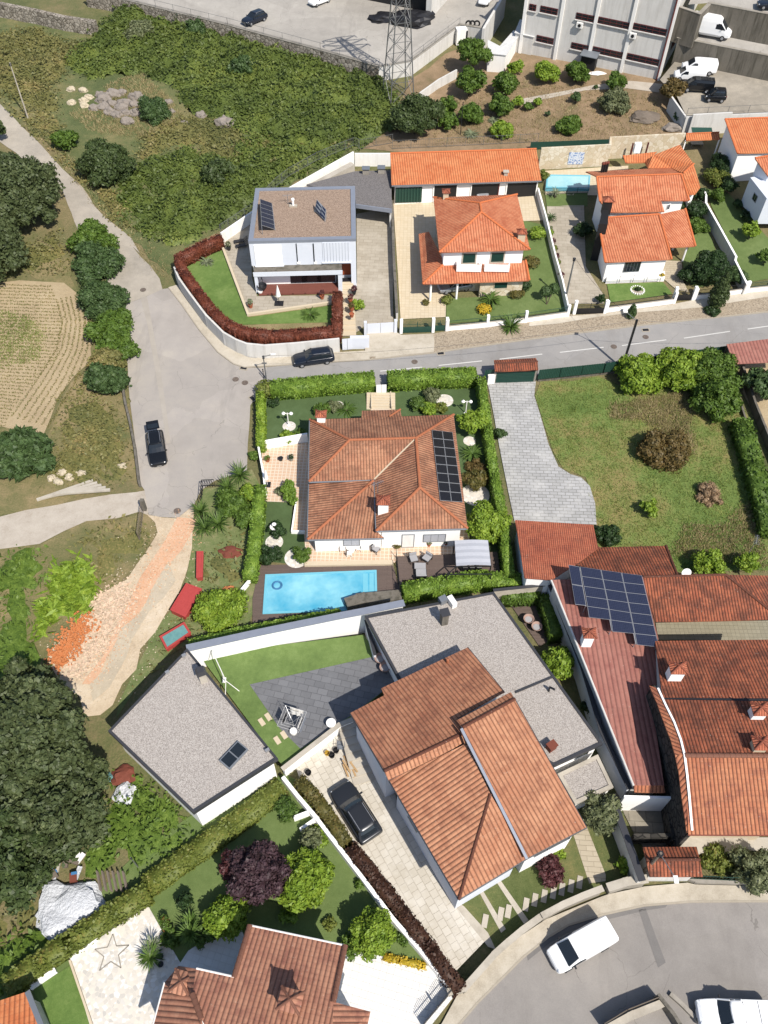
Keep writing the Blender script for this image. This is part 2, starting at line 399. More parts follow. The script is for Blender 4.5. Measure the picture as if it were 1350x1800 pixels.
def spiky(name,label,cat,px,py,R,h,m,n=60,z=0,wid=.07,trunk=0,group=None,up=.5,mz=None):
 C=P(px,py,z+trunk);g=TZ(C)+z;rt=root(name,label,cat,(C.x,C.y,g),group);r=random.Random(int(px+py));V,F=[],[]
 for i in range(n):
  a=i*2.39996+r.uniform(-.2,.2);e=up*r.uniform(.3,1.9);le=R*r.uniform(.8,1.1);pts=[]
  for t in(0,.35,.7,1):
   d=le*t;zz=trunk+h*(e*t*1.2-.9*t*t*.8)
   pts.append((C.x+d*math.cos(a),C.y+d*math.sin(a),g+max(.03,zz+.05)))
  w=[wid*.6,wid,wid*.8,wid*.1];b=len(V);ox,oy=-math.sin(a),math.cos(a)
  for p,ww in zip(pts,w):V+=[(p[0]+ox*ww,p[1]+oy*ww,p[2]),(p[0]-ox*ww,p[1]-oy*ww,p[2])]
  for k in range(3):F.append((b+2*k,b+2*k+1,b+2*k+3,b+2*k+2))
 arraymesh('leaves',np.array(V),np.array(F),m,rt)
 if trunk:MB().tube([(C.x,C.y,g-.1),(C.x,C.y,g+trunk)],.14,8).build('trunk',BARK,rt)
 else:MB().ball((C.x,C.y,g+.06),.12,8,.8).build('trunk',BARK,rt)
 return rt
def hedge(name,label,path,w,h,m,dens=45,leaf=.17,z=0,group=None,cat='hedge',jit=.06,cr=None):
 W=[P(p[0],p[1],z+h)for p in path];Cs,Ns,cf,cv=[],[],[],[]
 for i in range(len(W)-1):
  A,B=W[i],W[i+1];d=B-A;d.z=0;l=d.length;d.normalize();nn=Vector((-d.y,d.x,0));e=w*.3 if 0<i else 0
  for side,n in((0,int(dens*l*w)),(1,int(dens*l*h*.8)),(-1,int(dens*l*h*.8)),(2,int(dens*w*h)if i in(0,)else 0),(3,int(dens*w*h)if i==len(W)-2 else 0)):
   if n<=0:continue
   t=rng.uniform(0,l,n);s=rng.uniform(-.5,.5,n)*w;zz=rng.uniform(0,1,n)*h;nv=np.zeros((n,3))
   if side==0:zz[:]=h;nv[:,2]=1;t=rng.uniform(-e,l+(w*.3 if i<len(W)-2 else 0),n)
   elif abs(side)==1:s[:]=side*w/2;nv[:,0]=nn.x*side;nv[:,1]=nn.y*side
   elif side==2:t[:]=0;nv[:,0]=-d.x;nv[:,1]=-d.y
   else:t[:]=l;nv[:,0]=d.x;nv[:,1]=d.y
   x=A.x+d.x*t+nn.x*s;y=A.y+d.y*t+nn.y*s
   lump=np.array([mnoise.noise(Vector((a*1.3,b*1.3,c)))for a,b,c in zip(x,y,zz)])*jit*2+rng.uniform(-jit,jit,n)
   base=T(x,y)+z;C=np.stack([x,y,base+zz],1)+nv*lump[:,None];Cs.append(C);Ns.append(nv)
  q=MB();n2=nn*(w/2-.07);za,zb=TZ(A)+z-.15,TZ(B)+z-.15;ex=d*(.3*w if 0<i else-.05);ey=d*(.3*w if i<len(W)-2 else-.05)
  q.beam(A-ex,B+ey,w-.14,(za,zb),za+h+.08,zb+h+.08);b=len(cv);cv+=q.v;cf+=[tuple(b+k for k in f)for f in q.f]
 V,F=leafquads(np.concatenate(Cs),np.concatenate(Ns),leaf,1.4,.55)
 F=np.concatenate([F,np.array(cf)+len(V)]);V=np.concatenate([V,np.array(cv)])
 o=arraymesh(name,V,F,m);return tag(o,label,cat,group)
def sample_poly(W,n):
 xs=[p[0]for p in W];ys=[p[1]for p in W];X=rng.uniform(min(xs),max(xs),n*4);Y=rng.uniform(min(ys),max(ys),n*4)
 k=inpoly(X,Y,W);return X[k],Y[k]
def parea(W):n=len(W);return abs(sum(W[i][0]*W[(i+1)%n][1]-W[(i+1)%n][0]*W[i][1]for i in range(n)))/2
def scrub(name,poly,m,hmax=1.2,dens=5,leaf=.4,label=None,z=0,freq=.22,jit=.8,kind='stuff',core=True,hmin=.1,elong=1.8,fall=3.0):
 W=[P(p[0],p[1],z)for p in poly];W=densify([(p[0],p[1])for p in W],1.3,jit,int(poly[0][0]+1))
 def hf1(x,y):
  q=mnoise.noise(Vector((x*freq,y*freq,3)))*.5+mnoise.noise(Vector((x*freq*3.1,y*freq*3.1,8)))*.7
  return hmin+hmax*max(0,min(1,.45+q))
 E_=[(W[i],W[(i+1)%len(W)])for i in range(len(W))];EA=np.array([e[0]for e in E_]);
 def edge(x,y):return np.clip(np.sqrt(((np.stack([np.asarray(x).ravel(),np.asarray(y).ravel()],1)[:,None,:]-EA[None])**2).sum(2)).min(1)/fall,0,1).reshape(np.shape(x))
 hv=np.vectorize(hf1);hf=lambda x,y:hv(x,y)*edge(x,y)**.7
 xs=[p[0]for p in W];ys=[p[1]for p in W];A=parea(W)
 X,Y=sample_poly(W,int(A*dens*.25*((max(xs)-min(xs))*(max(ys)-min(ys))/A)));kk=rng.uniform(0,1,len(X))<.25+edge(X,Y)*1.1;X,Y=X[kk]+rng.normal(0,.35,kk.sum()),Y[kk]+rng.normal(0,.35,kk.sum());Z=T(X,Y)+z+hf(X,Y)+rng.uniform(-.12,.15,len(X))
 N=np.zeros((len(X),3));N[:,2]=1;V,F=leafquads(np.stack([X,Y,Z],1),N,leaf,elong,.75)
 F=np.concatenate([F[:,[0,1,2]],F[:,[0,2,3]]])
 if core:
  cv,cf=drape(W,z-.28,1.2,0,hf);F=np.concatenate([F,upfix(cv,cf)+len(V)]);V=np.concatenate([V,cv])
 o=arraymesh(name,V,F,m);return tag(o,label,None,None,kind)
def tufts(name,pts,m,h=.35,w=.05,blades=5,spread=.15,label=None,kind='stuff'):
 pts=np.repeat(np.asarray(pts),blades,0);n=len(pts);o=rng.normal(0,spread,(n,2));b=pts+o;z=T(b[:,0],b[:,1])
 a=rng.uniform(0,math.pi,n);d=np.stack([np.cos(a),np.sin(a)],1)*w;t=b+rng.normal(0,h*.45,(n,2));hh=h*rng.uniform(.5,1.2,n)
 V=np.stack([np.column_stack([b-d,z-.03]),np.column_stack([b+d,z-.03]),np.column_stack([t,z+hh])],1).reshape(-1,3)
 ob=arraymesh(name,V,np.arange(3*n).reshape(-1,3),m);return tag(ob,label,None,None,kind)
 # buildings
def newell(ps):
 n=Vector((0,0,0))
 for i in range(len(ps)):
  a,b=ps[i],ps[(i+1)%len(ps)];n+=Vector(((a.y-b.y)*(a.z+b.z),(a.z-b.z)*(a.x+b.x),(a.x-b.x)*(a.y+b.y)))
 n.normalize();return n if n.z>0 else-n
def roofmesh(name,m,parent,faces,th=.14,updir=None):
 vs,fs,uvs=[],[],[];fl_=[]
 for fi,ps in enumerate(faces):
  ps=[Vector(p)for p in ps];n=newell(ps);a=sum(ps[i].x*ps[(i+1)%len(ps)].y-ps[(i+1)%len(ps)].x*ps[i].y for i in range(len(ps)))
  if a<0:ps=ps[::-1]
  if updir and updir[fi]is not None:
   d=Vector((updir[fi][0],updir[fi][1],0));d=(d-n*d.dot(n)).normalized()
  else:
   d=Vector((0,0,-1));d=d-n*d.dot(n);d=d.normalized()if d.length>.02 else Vector((0,1,0))
  t=d.cross(n);b=len(vs);k=len(ps)
  vs+=[tuple(p)for p in ps]+[(p.x,p.y,p.z-th)for p in ps]
  fs.append(tuple(b+i for i in range(k)));uvs+=[(p.dot(t),p.dot(d))for p in ps]
  fs.append(tuple(b+k+i for i in range(k))[::-1]);uvs+=[(p.dot(t),p.dot(d))for p in ps[::-1]]
  for i in range(k):
   j=(i+1)%k;fs.append((b+k+i,b+k+j,b+j,b+i));uvs+=[(0,0),(.3,0),(.3,.1),(0,.1)]
 V=np.array(vs);org=None
 if parent is not None:V=V-np.array(WL.get(parent.name,Vector()))
 else:
  lo,hi=V.min(0),V.max(0);org=Vector(((lo[0]+hi[0])/2,(lo[1]+hi[1])/2,lo[2]));V=V-np.array(org)
 me=bpy.data.meshes.new(name);me.from_pydata([tuple(v)for v in V],[],fs);ul=me.uv_layers.new(name='UVMap')
 for i,u in enumerate(uvs):ul.data[i].uv=u
 me.update();return link(me,name,m,parent,org)
def ridge(parent,A,B,m,r=.16,name='ridge_tiles',lift=.03):
 A,B=Vector(A),Vector(B);l=(B-A).length;n=max(2,int(l/.42));mb=MB()
 for i in range(n):
  a=A.lerp(B,i/n);b=A.lerp(B,(i+1.08)/n);d=(b-a).normalized();u=d.cross(Vector((0,0,1))).normalized();v=u.cross(d)
  bb=len(mb.v)
  for p,rr in((a,r),(b,r*.86)):
   for k in range(6):
    an=math.pi*k/5;q=p+u*rr*math.cos(an)+v*(rr*.75*math.sin(an)+lift);mb.v.append(tuple(q))
  for k in range(5):mb.f.append((bb+k,bb+k+1,bb+7+k,bb+6+k))
  mb.f.append(tuple(bb+6+k for k in range(6)));mb.f.append(tuple(bb+k for k in range(6))[::-1])
 return mb.build(name,m,parent)
def offset_loop(pts,d):
 n=len(pts);a=sum(pts[i][0]*pts[(i+1)%n][1]-pts[(i+1)%n][0]*pts[i][1]for i in range(n));s=1 if a>0 else-1;out=[]
 for i in range(n):
  p0,p,p1=Vector(pts[i-1][:2]),Vector(pts[i][:2]),Vector(pts[(i+1)%n][:2])
  e0=(p-p0).normalized();e1=(p1-p).normalized();n0=Vector((-e0.y,e0.x))*s;n1=Vector((-e1.y,e1.x))*s
  b=n0+n1;b=b.normalized()if b.length>.1 else n0;k=d/max(.35,b.dot(n0));out.append((p.x+b.x*k,p.y+b.y*k))
 return out
def zplane(ps,o):n=newell(ps);c=sum(ps,Vector())/len(ps);return c.z-(n.x*(o[0]-c.x)+n.y*(o[1]-c.y))/max(n.z,.2)
def roof_walls(parent,faces,inset,zb,m,drop=.2,name='wall'):
 V,fs=faces;ed={}
 def cw(f):a=sum(V[f[i]].x*V[f[(i+1)%len(f)]].y-V[f[(i+1)%len(f)]].x*V[f[i]].y for i in range(len(f)));return f if a>0 else f[::-1]
 for f in fs:
  f=cw(list(f))
  for i in range(len(f)):ed[(f[i],f[(i+1)%len(f)])]=1
 bd={a:b for a,b in ed if(b,a)not in ed};st=next(iter(bd));loop=[st]
 while bd[loop[-1]]!=st and len(loop)<60:loop.append(bd[loop[-1]])
 pts=[V[k]for k in loop];off=offset_loop(pts,inset);n=len(off)
 zt=[min([p.z]+[zplane([V[q]for q in f],o)for f in fs if k in f])-drop for k,p,o in zip(loop,pts,off)]
 MB().prism(off,zb,zt).build(name,m,parent)
 return{k:Vector((o[0],o[1],zb))for k,o in zip(loop,off)}
def house(name,label,cat,cv,base,verts,faces,ridges,rm,wm,inset=.4,th=.14,rcap=None,updir=None,drop=.2,zb=-.6,group=None,rr=.16,gutter=None):
 g=gz(*cv(*base));V={k:PA(*cv(x,y),g+h)for k,(x,y,h)in verts.items()}
 c=sum(V.values(),Vector())/len(V);rt=root(name,label,cat,(c.x,c.y,g),group)
 roofmesh('roof',rm,rt,[[V[k]for k in f]for f in faces],th,updir)
 for a,b in ridges:ridge(rt,V[a],V[b],rcap or rm,rr)
 W=roof_walls(rt,(V,faces),inset,g+zb,wm,drop)
 return rt,V,W,g
def facing(px,py,A,B):
 d=Vector(B)-Vector(A);d.z=0;n=Vector((-d.y,d.x,0)).normalized();return RP(px,py,Vector(A),n),d.normalized(),n
def opening(rt,A,B,px,py,w,h,frame,pane,name='window',bars=0,fr=.06,proud=.05,z=None):
 C,d,n=facing(px,py,A,B)
 if n.y>0:n=-n
 if z is not None:C.z=z
 q=lambda u,v,o:C+d*u+Vector((0,0,v))+n*o
 mb=MB();a=math.atan2(d.y,d.x)
 for u,v,ww,hh in((-w/2,0,fr,h+fr),(w/2,0,fr,h+fr),(0,h/2,w-fr,fr),(0,-h/2,w-fr,fr)):mb.box(q(u,v,proud/2+.01),(ww,proud+.02,hh),a)
 for i in range(bars):mb.box(q(-w/2+w*(i+1)/(bars+1),0,proud/2),(.03,proud,h-fr),a)
 f=mb.build(name,frame,rt);MB().box(q(0,0,.015),(w-fr,.03,h-fr),a).build('pane',pane,f);return C
def onwall(rt,A,B,px0,py0,px1,py1,th,m,name,proud=0.0):
 a,d,n=facing(px0,py0,A,B);b,_,_=facing(px1,py1,A,B)
 if n.y>0:n=-n
 c=(a+b)/2+n*(th/2+proud);w=abs((b-a).dot(d));h=abs(b.z-a.z)
 return MB().box(c,(w,th,h),math.atan2(d.y,d.x)).build(name,m,rt)
def wallrun(name,label,pts,h,th,m,cat='wall',zb=-.3,cap=None,capw=.08,caph=.08,z=0,group=None,top=False,closed=False):
 W=[P(p[0],p[1],z+(h if top else 0))for p in pts];mb,cb=MB(),MB();c=W[0];rt=root(name,label,cat,(c.x,c.y,TZ(c)),group)
 for i in range(len(W)-1):
  A,B=W[i],W[i+1];d=(B-A);d.z=0;d.normalize();e=d*th*.45
  za,zc=TZ(A)+z,TZ(B)+z;mb.beam(A-e if i else A,B+e if i<len(W)-2 else B,th-.004*(i%2),(za+zb,zc+zb),za+h-.003*(i%2),zc+h-.003*(i%2))
  if cap:cb.beam(A-e,B+e,th+capw-.004*(i%2),(za+h,zc+h),za+h+caph-.003*(i%2),zc+h+caph-.003*(i%2))
 mb.build('wall_body',m,rt)
 if cap:cb.build('coping',cap,rt)
 return rt,W
def railing(name,label,pts,h,m,z=0,step=2.0,pick=.12,cat='fence',group=None,rails=(.08,.95),pw=.05,top=False,pk=.02,panel=None):
 W=[P(p[0],p[1],z+(h if top else 0))for p in pts];rt=root(name,label,cat,(W[0].x,W[0].y,TZ(W[0])+z),group);rl,pkm,pm=MB(),MB(),MB()
 for i in range(len(W)-1):
  A,B=W[i].copy(),W[i+1].copy();A.z=TZ(A)+z;B.z=TZ(B)+z;l=(B-A).length
  for r in rails:rl.bar(A+Vector((0,0,h*r)),B+Vector((0,0,h*r)),.035)
  n=max(1,int(l/step))
  for k in range(n+1):p=A.lerp(B,k/n);MB().box((p.x,p.y,p.z+h/2-.1),(pw,pw,h+.2)).build('post',m,rt)
  if pick:
   n=max(1,int(l/pick))
   for k in range(n+1):p=A.lerp(B,k/n);pkm.box((p.x,p.y,p.z+h/2),(pk,pk,h*.96))
  if panel:pm.beam(A,B,.015,(A.z+.05,B.z+.05),A.z+h*.93,B.z+h*.93)
 rl.build('rail',m,rt)
 if pick:pkm.build('pickets',m,rt)
 if panel:pm.build('mesh_panel',panel,rt)
 return rt
def corrugated(name,label,pts,h,m,z=0,cat='fence',pitch=.2,amp=.03,sup=None):
 W=[P(p[0],p[1],z)for p in pts];rt=root(name,label,cat,(W[0].x,W[0].y,TZ(W[0])+z));mb=MB()
 for i in range(len(W)-1):
  A,B=W[i].copy(),W[i+1].copy();A.z=TZ(A)+z;B.z=TZ(B)+z;d=(B-A);l=d.length;dd=d.normalized();n=Vector((-dd.y,dd.x,0));k=int(l/(pitch/2));b=len(mb.v)
  for j in range(k+1):
   p=A.lerp(B,j/k);s=amp if j%2 else-amp
   for o in(s,s+.012):
    for zz in(0,h):mb.v.append((p.x+n.x*o,p.y+n.y*o,p.z+zz))
  for j in range(k):
   q=b+4*j;r=q+4;mb.f+=[(q,r,r+1,q+1),(r+2,q+2,q+3,r+3),(q+1,r+1,r+3,q+3)]
 mb.build('sheet',m,rt)
 for i in range(len(W)-1):
  A,B=W[i],W[i+1];n=max(1,int((B-A).length/2.4))
  for j in range(n+1):p=A.lerp(B,j/n);MB().box((p.x,p.y-.08,TZ(p)+z+h/2),(.05,.05,h)).build('post',sup or m,rt)
 return rt
def chimney(rt,cv,x,y,w,d,h,wm,cap,plane=None,z=None,rz=0,hipped=True):
 C=Vector(plane)if plane is not None else PA(*cv(x,y),z);o=MB().box((C.x,C.y,C.z+h/2-.4),(w,d,h+.8),rz).build('chimney',wm,rt)
 zt=C.z+h;co,si=math.cos(rz),math.sin(rz);q=lambda a,b,c:Vector((C.x+a*co-b*si,C.y+a*si+b*co,c))
 if hipped:
  a,b=w/2+.16,d/2+.16;cs=[q(-a,-b,zt+.16),q(a,-b,zt+.16),q(a,b,zt+.16),q(-a,b,zt+.16)];t=q(0,0,zt+.16+max(w,d)*.38)
  mb=MB()
  for sx in(-1,1):
   for sy in(-1,1):mb.box(q(sx*(w/2-.06),sy*(d/2-.06),zt+.09),(.1,.1,.2),rz)
  mb.build('cap_post',wm,o);r=roofmesh('cap_roof',cap,o,[[cs[i],cs[(i+1)%4],t]for i in range(4)],.08)
  for i in range(4):ridge(o,cs[i],t,cap,.09,'cap_ridge')
 else:
  for sx in(-1,1):MB().box(q(sx*w*.4,0,zt+.12),(.08,d,.24),rz).build('cap_post',wm,o)
  MB().box(q(0,0,zt+.27),(w+.2,d+.2,.07),rz).build('cap_slab',cap,o)
 return o
def solar(name,label,cs,nc,nr,panelm,framem,skip=(),thick=.05,legs=None):
 a,b,c,d=[Vector(x)for x in cs];n=(b-a).cross(d-a).normalized();n=n if n.z>0 else-n;base=(a+b+c+d)/4
 rt=root(name,label,'solar panels',(base.x,base.y,min(x.z for x in(a,b,c,d))-.2));at=lambda u,v:a.lerp(b,u).lerp(d.lerp(c,u),v)
 for i in range(nc):
  for j in range(nr):
   if(i,j)in skip:continue
   g=.008;u0,u1,v0,v1=(i+g)/nc,(i+1-g)/nc,(j+g)/nr,(j+1-g)/nr
   q=[at(u0,v0),at(u1,v0),at(u1,v1),at(u0,v1)];w=(q[1]-q[0]).length;hh=(q[3]-q[0]).length;fw=.035
   mb=MB();bot=[p-n*thick for p in q];mb.add(q+bot,[(0,1,2,3),(7,6,5,4),(0,4,5,1),(1,5,6,2),(2,6,7,3),(3,7,4,0)]);f=mb.build('panel_frame',framem,rt)
   at2=lambda s,t:q[0].lerp(q[1],s).lerp(q[3].lerp(q[2],s),t)+n*.006
   k=[at2(fw/w,fw/hh),at2(1-fw/w,fw/hh),at2(1-fw/w,1-fw/hh),at2(fw/w,1-fw/hh)]
   me=bpy.data.meshes.new('cells');me.from_pydata([tuple(p-WL[rt.name])for p in k],[],[(0,1,2,3)]);ul=me.uv_layers.new(name='UVMap')
   if newell(k).dot(n)<0:pass
   for s,uv in enumerate(((0,0),(w,0),(w,hh),(0,hh))):ul.data[s].uv=uv
   link(me,'cells',panelm,f)
 if legs:
  mb=MB()
  for u in legs:
   for v in(.08,.92):
    p=at(u,v);mb.bar(p-n*.05,(p.x,p.y,p.z-legs_drop(p)),.05)
  mb.build('support',framem,rt)
 return rt
def legs_drop(p):return LEGD
LEGD=1.0
# palette
M_white=mat('white_render','#f4f2ee','#e9e6e1',1,8,bump=.004,k=.85,stain='#c9c3b8',sa=.18,streak=True)
M_whiteclean=mat('clean_white_render','#fbfaf8','#f3f1ee',1,8,bump=.003,k=.88)
M_dirty=mat('weathered_white_render','#e4e2de','#cfccc6',.8,9,bump=.006,k=.76,stain='#aaa59c',sa=.22,streak=True)
M_bluegrey=mat('pale_blue_grey_render','#e0e5ef','#d2d8e4',1,8,bump=.003,k=.78)
M_conc=mat('concrete','#b9b2a6','#9a9286',.7,12,bump=.01,stain='#77705f',sa=.35)
M_conc_l=mat('light_concrete','#d6cdbd','#bdb3a2',.6,12,bump=.008,stain='#9b9180',sa=.3)
M_conc_d=mat('dark_stained_concrete','#8d867a','#655f55',.5,10,bump=.02,stain='#4d4a3e',sa=.5,streak=True)
M_cream=mat('cream_stone','#e6d5b8','#d6c3a2',1.2,10,bump=.004)
M_metal=mat('grey_metal','#9aa0a8','#80868e',2,20,.45,.002,.3,.5)
M_galv=mat('galvanised_steel','#9b9c9b','#77797a',2,20,.5,.002,.4,.5)
M_dark=mat('dark_metal','#35353a','#232327',2,20,.45,.002,.2,.5)
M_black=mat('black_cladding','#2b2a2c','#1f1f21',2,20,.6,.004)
M_fascia=mat('anthracite_fascia','#4a4b50','#3b3c41',2,20,.5,.002)
M_greym=mat('bluish_flashing','#a4abba','#8e95a4',2,12,.45,.002,.2,.5)
M_green=mat('green_painted_steel','#2f5a4c','#254b40',2,20,.5,.002)
M_dgreen=mat('dark_green_shutter','#14463c','#0f3a32',2,20,.5,.002)
M_redf=mat('oxide_red_steel','#7d3d3a','#6a3230',2,20,.6,.002)
M_redbrown=mat('red_brown_joinery','#743434','#5c2a2a',2,20,.6,.002)
M_wood=mat('weathered_wood','#8f8172','#6d6155',3,20,.8,.01)
M_door=mat('orange_wood_door','#b4521f','#8f3f18',3,20,.6,.003)
M_glass=mat('dark_glass','#2b333b','#20262c',1,3,.08,0,0,.6)
M_rubber=mat('rubber','#202022','#17171a',3,20,.8,.002)
M_terracotta=mat('terracotta','#c26b42','#a85632',3,20,.8,.003)
M_stonecream=vormat('cream_stone_cladding',['#e9d9bd','#f0e4cc','#d9c6a3','#e2cfb2'],1.6,.85,.01,.1,'#cdb995',.03)
M_rubble=vormat('rubble_stone',['#a79c8d','#c2b8a9','#857c70','#b4a999'],1.7,.95,.08,.3,'#5f574a',.06)
M_blackstone=vormat('dark_rubble_stone',['#4a4742','#5b564f','#3b3935'],1.6,.95,.06,.2,'#252422',.07)
R_main=tilemat('weathered_brown_red_tiles','#aa6848','#c88c66','#6a4836',.30,.40,'#86583f',.4,.65)
R_mainl=mat('orange_ridge_tiles','#c97a4c','#a85c38',3,14,.85,.01)
R_orange=tilemat('new_orange_tiles','#e07a3c','#ea9254','#a85a30',.33,.40,'#cc6428',.2,.8,.05)
R_orange2=tilemat('orange_tiles','#d87a4a','#e69262','#a05432',.33,.40,'#bb5a2e',.3,.85,.05)
R_oridge=mat('new_orange_ridge','#e67c3c','#d06a30',3,14,.85,.006)
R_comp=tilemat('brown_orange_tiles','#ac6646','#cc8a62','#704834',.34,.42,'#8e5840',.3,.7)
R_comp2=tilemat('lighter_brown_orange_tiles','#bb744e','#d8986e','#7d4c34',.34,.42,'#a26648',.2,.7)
R_old=tilemat('old_red_tiles','#9c4a2c','#c06a42','#48281c',.27,.38,'#643a2a',.6,.9)
R_oldl=tilemat('bright_old_tiles','#b66440','#d08558','#683a28',.30,.40,'#8f5340',.25,.8)
R_pink=tilemat('pinkish_tiles','#b6765a','#cc9070','#7a4e3c',.34,.36,'#94594a',.15,.65)
R_flat=tilemat('flat_red_tiles','#b8583a','#cf7650','#7c3a28',.20,.26,'#96503a',.3,.5)
R_metal=tilemat('red_sheet_metal','#aa6a5c','#b87a6a','#633a34',.42,6.0,'#9c5a50',.2,.45,.05)
R_asb=tilemat('grey_fibre_sheet','#a39c90','#b8b1a5','#6f6a60',.18,3.0,'#87806f',.4,.4,.03)
R_white=tilemat('white_corrugated_sheet','#f4f4f2','#e8e8e6','#c0c0be',.2,4.0,None,0,.4,.03)
G_gravel=vormat('pale_roof_gravel',['#b9b0a8','#d2cac2','#9a918a','#c4bbb2','#8d857f'],18,.95,.02,.12)
G_brown=vormat('brown_roof_gravel',['#a88f7b','#bda48f','#8c7462','#b0967f','#7f6a5a'],12,.95,.02,.1)
G_dark=vormat('dark_roof_gravel',['#7c7775','#8d8886','#65605f','#858080'],12,.95,.02,.2)
A_light=groundmat('worn_asphalt',[(.34,'#a59d95'),(.5,'#b6aea6'),(.66,'#c9bfb0')],.05,.5,16,.006,(.55,.25,.2),crack=.35)
A_street=groundmat('grey_asphalt',[(.36,'#928f8d'),(.5,'#a3a09d'),(.64,'#b0aba6')],.05,.6,16,.006,(.5,.25,.25),rot=1.5,crack=.35)
A_lower=groundmat('mid_grey_asphalt',[(.36,'#8d8782'),(.5,'#a09a94'),(.64,'#b1aaa2')],.07,.5,16,.006,(.5,.25,.25),rot=.6,crack=.4)
A_dark=groundmat('dark_asphalt_patch',[(.36,'#7c7875'),(.6,'#8b8783')],.2,1,16,.006)
A_yard=groundmat('concrete_yard',[(.34,'#9c9790'),(.5,'#b5afa6'),(.66,'#c8c2b8')],.08,.6,9,.008,crack=.4)
A_track=groundmat('pale_gravel_track',[(.34,'#a79884'),(.5,'#c4b8a8'),(.66,'#d6cbbb')],.1,.8,9,.02)
A_pave=groundmat('pavement_concrete',[(.36,'#b3a793'),(.5,'#cdc2ae'),(.66,'#ddd3c2')],.15,1.2,10,.01)
A_cobble=vormat('cobbles',['#a8977f','#b9a890','#8f806b','#c4b49b'],7,.95,.02,.2)
D_soil=groundmat('dry_soil_and_grass',[(.36,'#5c6a38'),(.47,'#7c7848'),(.57,'#9c8a5e'),(.69,'#b8a07a')],.12,.7,6,.08)
D_ground=groundmat('rough_ground',[(.32,'#4c5a2c'),(.45,'#6d7040'),(.56,'#8c7e55'),(.70,'#a8946c')],.06,.5,5,.1)
D_sand=groundmat('pale_sandy_dirt',[(.34,'#b9a183'),(.5,'#dcc6a6'),(.66,'#eddcc2')],.2,1.2,9,.04)
D_red=groundmat('crushed_brick_dirt',[(.34,'#dba47c'),(.5,'#e6b690'),(.66,'#ecc8a6')],.25,1.4,9,.04)
D_grey=groundmat('grey_packed_dirt',[(.34,'#b8a890'),(.5,'#ccbca2'),(.66,'#dccdb2')],.25,1.4,9,.03)
D_field=groundmat('tilled_soil',[(.34,'#b09a78'),(.5,'#bca680'),(.66,'#cbb791')],.2,1,5,.06)
L_lush=groundmat('lush_lawn',[(.36,'#54722a'),(.5,'#688636'),(.64,'#82984c')],.3,2,14,.03)
L_mid=groundmat('mown_lawn',[(.34,'#5a7032'),(.5,'#6b8040'),(.66,'#809252')],.2,1.4,14,.03)
L_art=groundmat('artificial_turf',[(.34,'#485c32'),(.5,'#536a3a'),(.66,'#60784a')],.3,1.6,14,.015)
L_artb=groundmat('bright_artificial_turf',[(.36,'#5c7636'),(.5,'#708a42'),(.64,'#869e56')],.3,2.2,14,.02)
L_dry=groundmat('dry_lawn',[(.34,'#4a5a24'),(.5,'#66703a'),(.62,'#86804a'),(.72,'#9c8a5c')],.22,1.2,10,.05)
L_mead=groundmat('meadow',[(.38,'#5a762c'),(.48,'#758a3c'),(.57,'#988a50'),(.68,'#b4986a')],.07,.6,6,.08,(.6,.22,.18))
B_slab=brickmat('grey_paving_slabs','#c9c8c8','#b6b5b4','#8f8e88',.82,.42,0.02,.03,.8,.5,'#d9d7d2',.4)
B_drive=brickmat('beige_paving','#e4dccd','#d4cbba','#bfb5a2',.6,.6,1.03,.02,.8,.5,'#eae4d8',.5)
B_cream=brickmat('cream_paving','#e8d7b8','#e0cdab','#cbb792',.5,.5,.02,.012,.8,0)
B_terr=brickmat('terracotta_and_cream_tiles','#dcb28e','#e2bd9b','#efdcc4',.42,.42,.02,.05,.7,0)
B_grey=brickmat('grey_beige_slabs','#c2b7a5','#b3a895','#9f947f',1.2,.6,.05,.02,.85,.5,'#d2c8b6',.4)
B_slate=brickmat('dark_slate_paving','#85868a','#737478','#626265',.9,.6,.22,.02,.7,.5,'#85868a',.4)
B_deck=brickmat('brown_deck_boards','#7c6a61','#73625a','#5a4b44',3.2,.15,0.03,.012,.7,.3)
B_redwood=brickmat('red_wood_deck','#99594a','#8b4f42','#6d3c32',2.4,.14,.02,.012,.7,.3)
B_white=brickmat('blinding_white_paving','#fbfaf7','#f4f2ee','#e6e3dd',.5,.5,.25,.01,.6,0)
B_steps=brickmat('stone_steps','#d3c5ab','#c5b79d','#ad9f85',1.0,.4,0.05,.02,.8,.5)
B_blocks=brickmat('old_concrete_slabs','#a39a8a','#8f8778','#75705f',1.4,.9,.05,.03,.9,.3,'#c2b8a6',.3)
B_crazy=vormat('white_crazy_paving',['#f1ebe2','#fbf8f3','#dcd6cc','#efe6d6','#e6ddcf','#cfcac2'],3.6,.7,.01,.1,'#e8e0d2',.035)
H_green=leafmat('bright_hedge_leaves','#44681c','#769c34','#98b650')
H_red=leafmat('red_tipped_hedge_leaves','#4c2c22','#7a4432','#8c5640')
H_olive=leafmat('olive_green_hedge_leaves','#4d6122','#75863a','#8f8448')
H_brownred=leafmat('dark_red_hedge_leaves','#34241e','#523a2e','#4a4428')
H_dkol=leafmat('brownish_hedge_leaves','#3d4420','#6b6a35','#6f4a30')
T_dark=leafmat('dark_oak_leaves','#2e3f22','#4b6136','#6d8250')
T_oak=leafmat('grey_green_oak_leaves','#36462a','#566842','#808e66')
T_mid=leafmat('mid_green_leaves','#35521a','#5a7c2c','#7b9a42')
T_lime=leafmat('lime_green_leaves','#4d7318','#83a52e','#a7c04a')
T_blue=leafmat('blue_green_leaves','#2e4526','#4c6a3c','#6d8a58')
T_bram=leafmat('bramble_leaves','#42562a','#627836','#8c9a4c',scale=.16,fine=5)
T_bramd=leafmat('dry_bramble_leaves','#58653a','#80824e','#a8986a',scale=.2,fine=5)
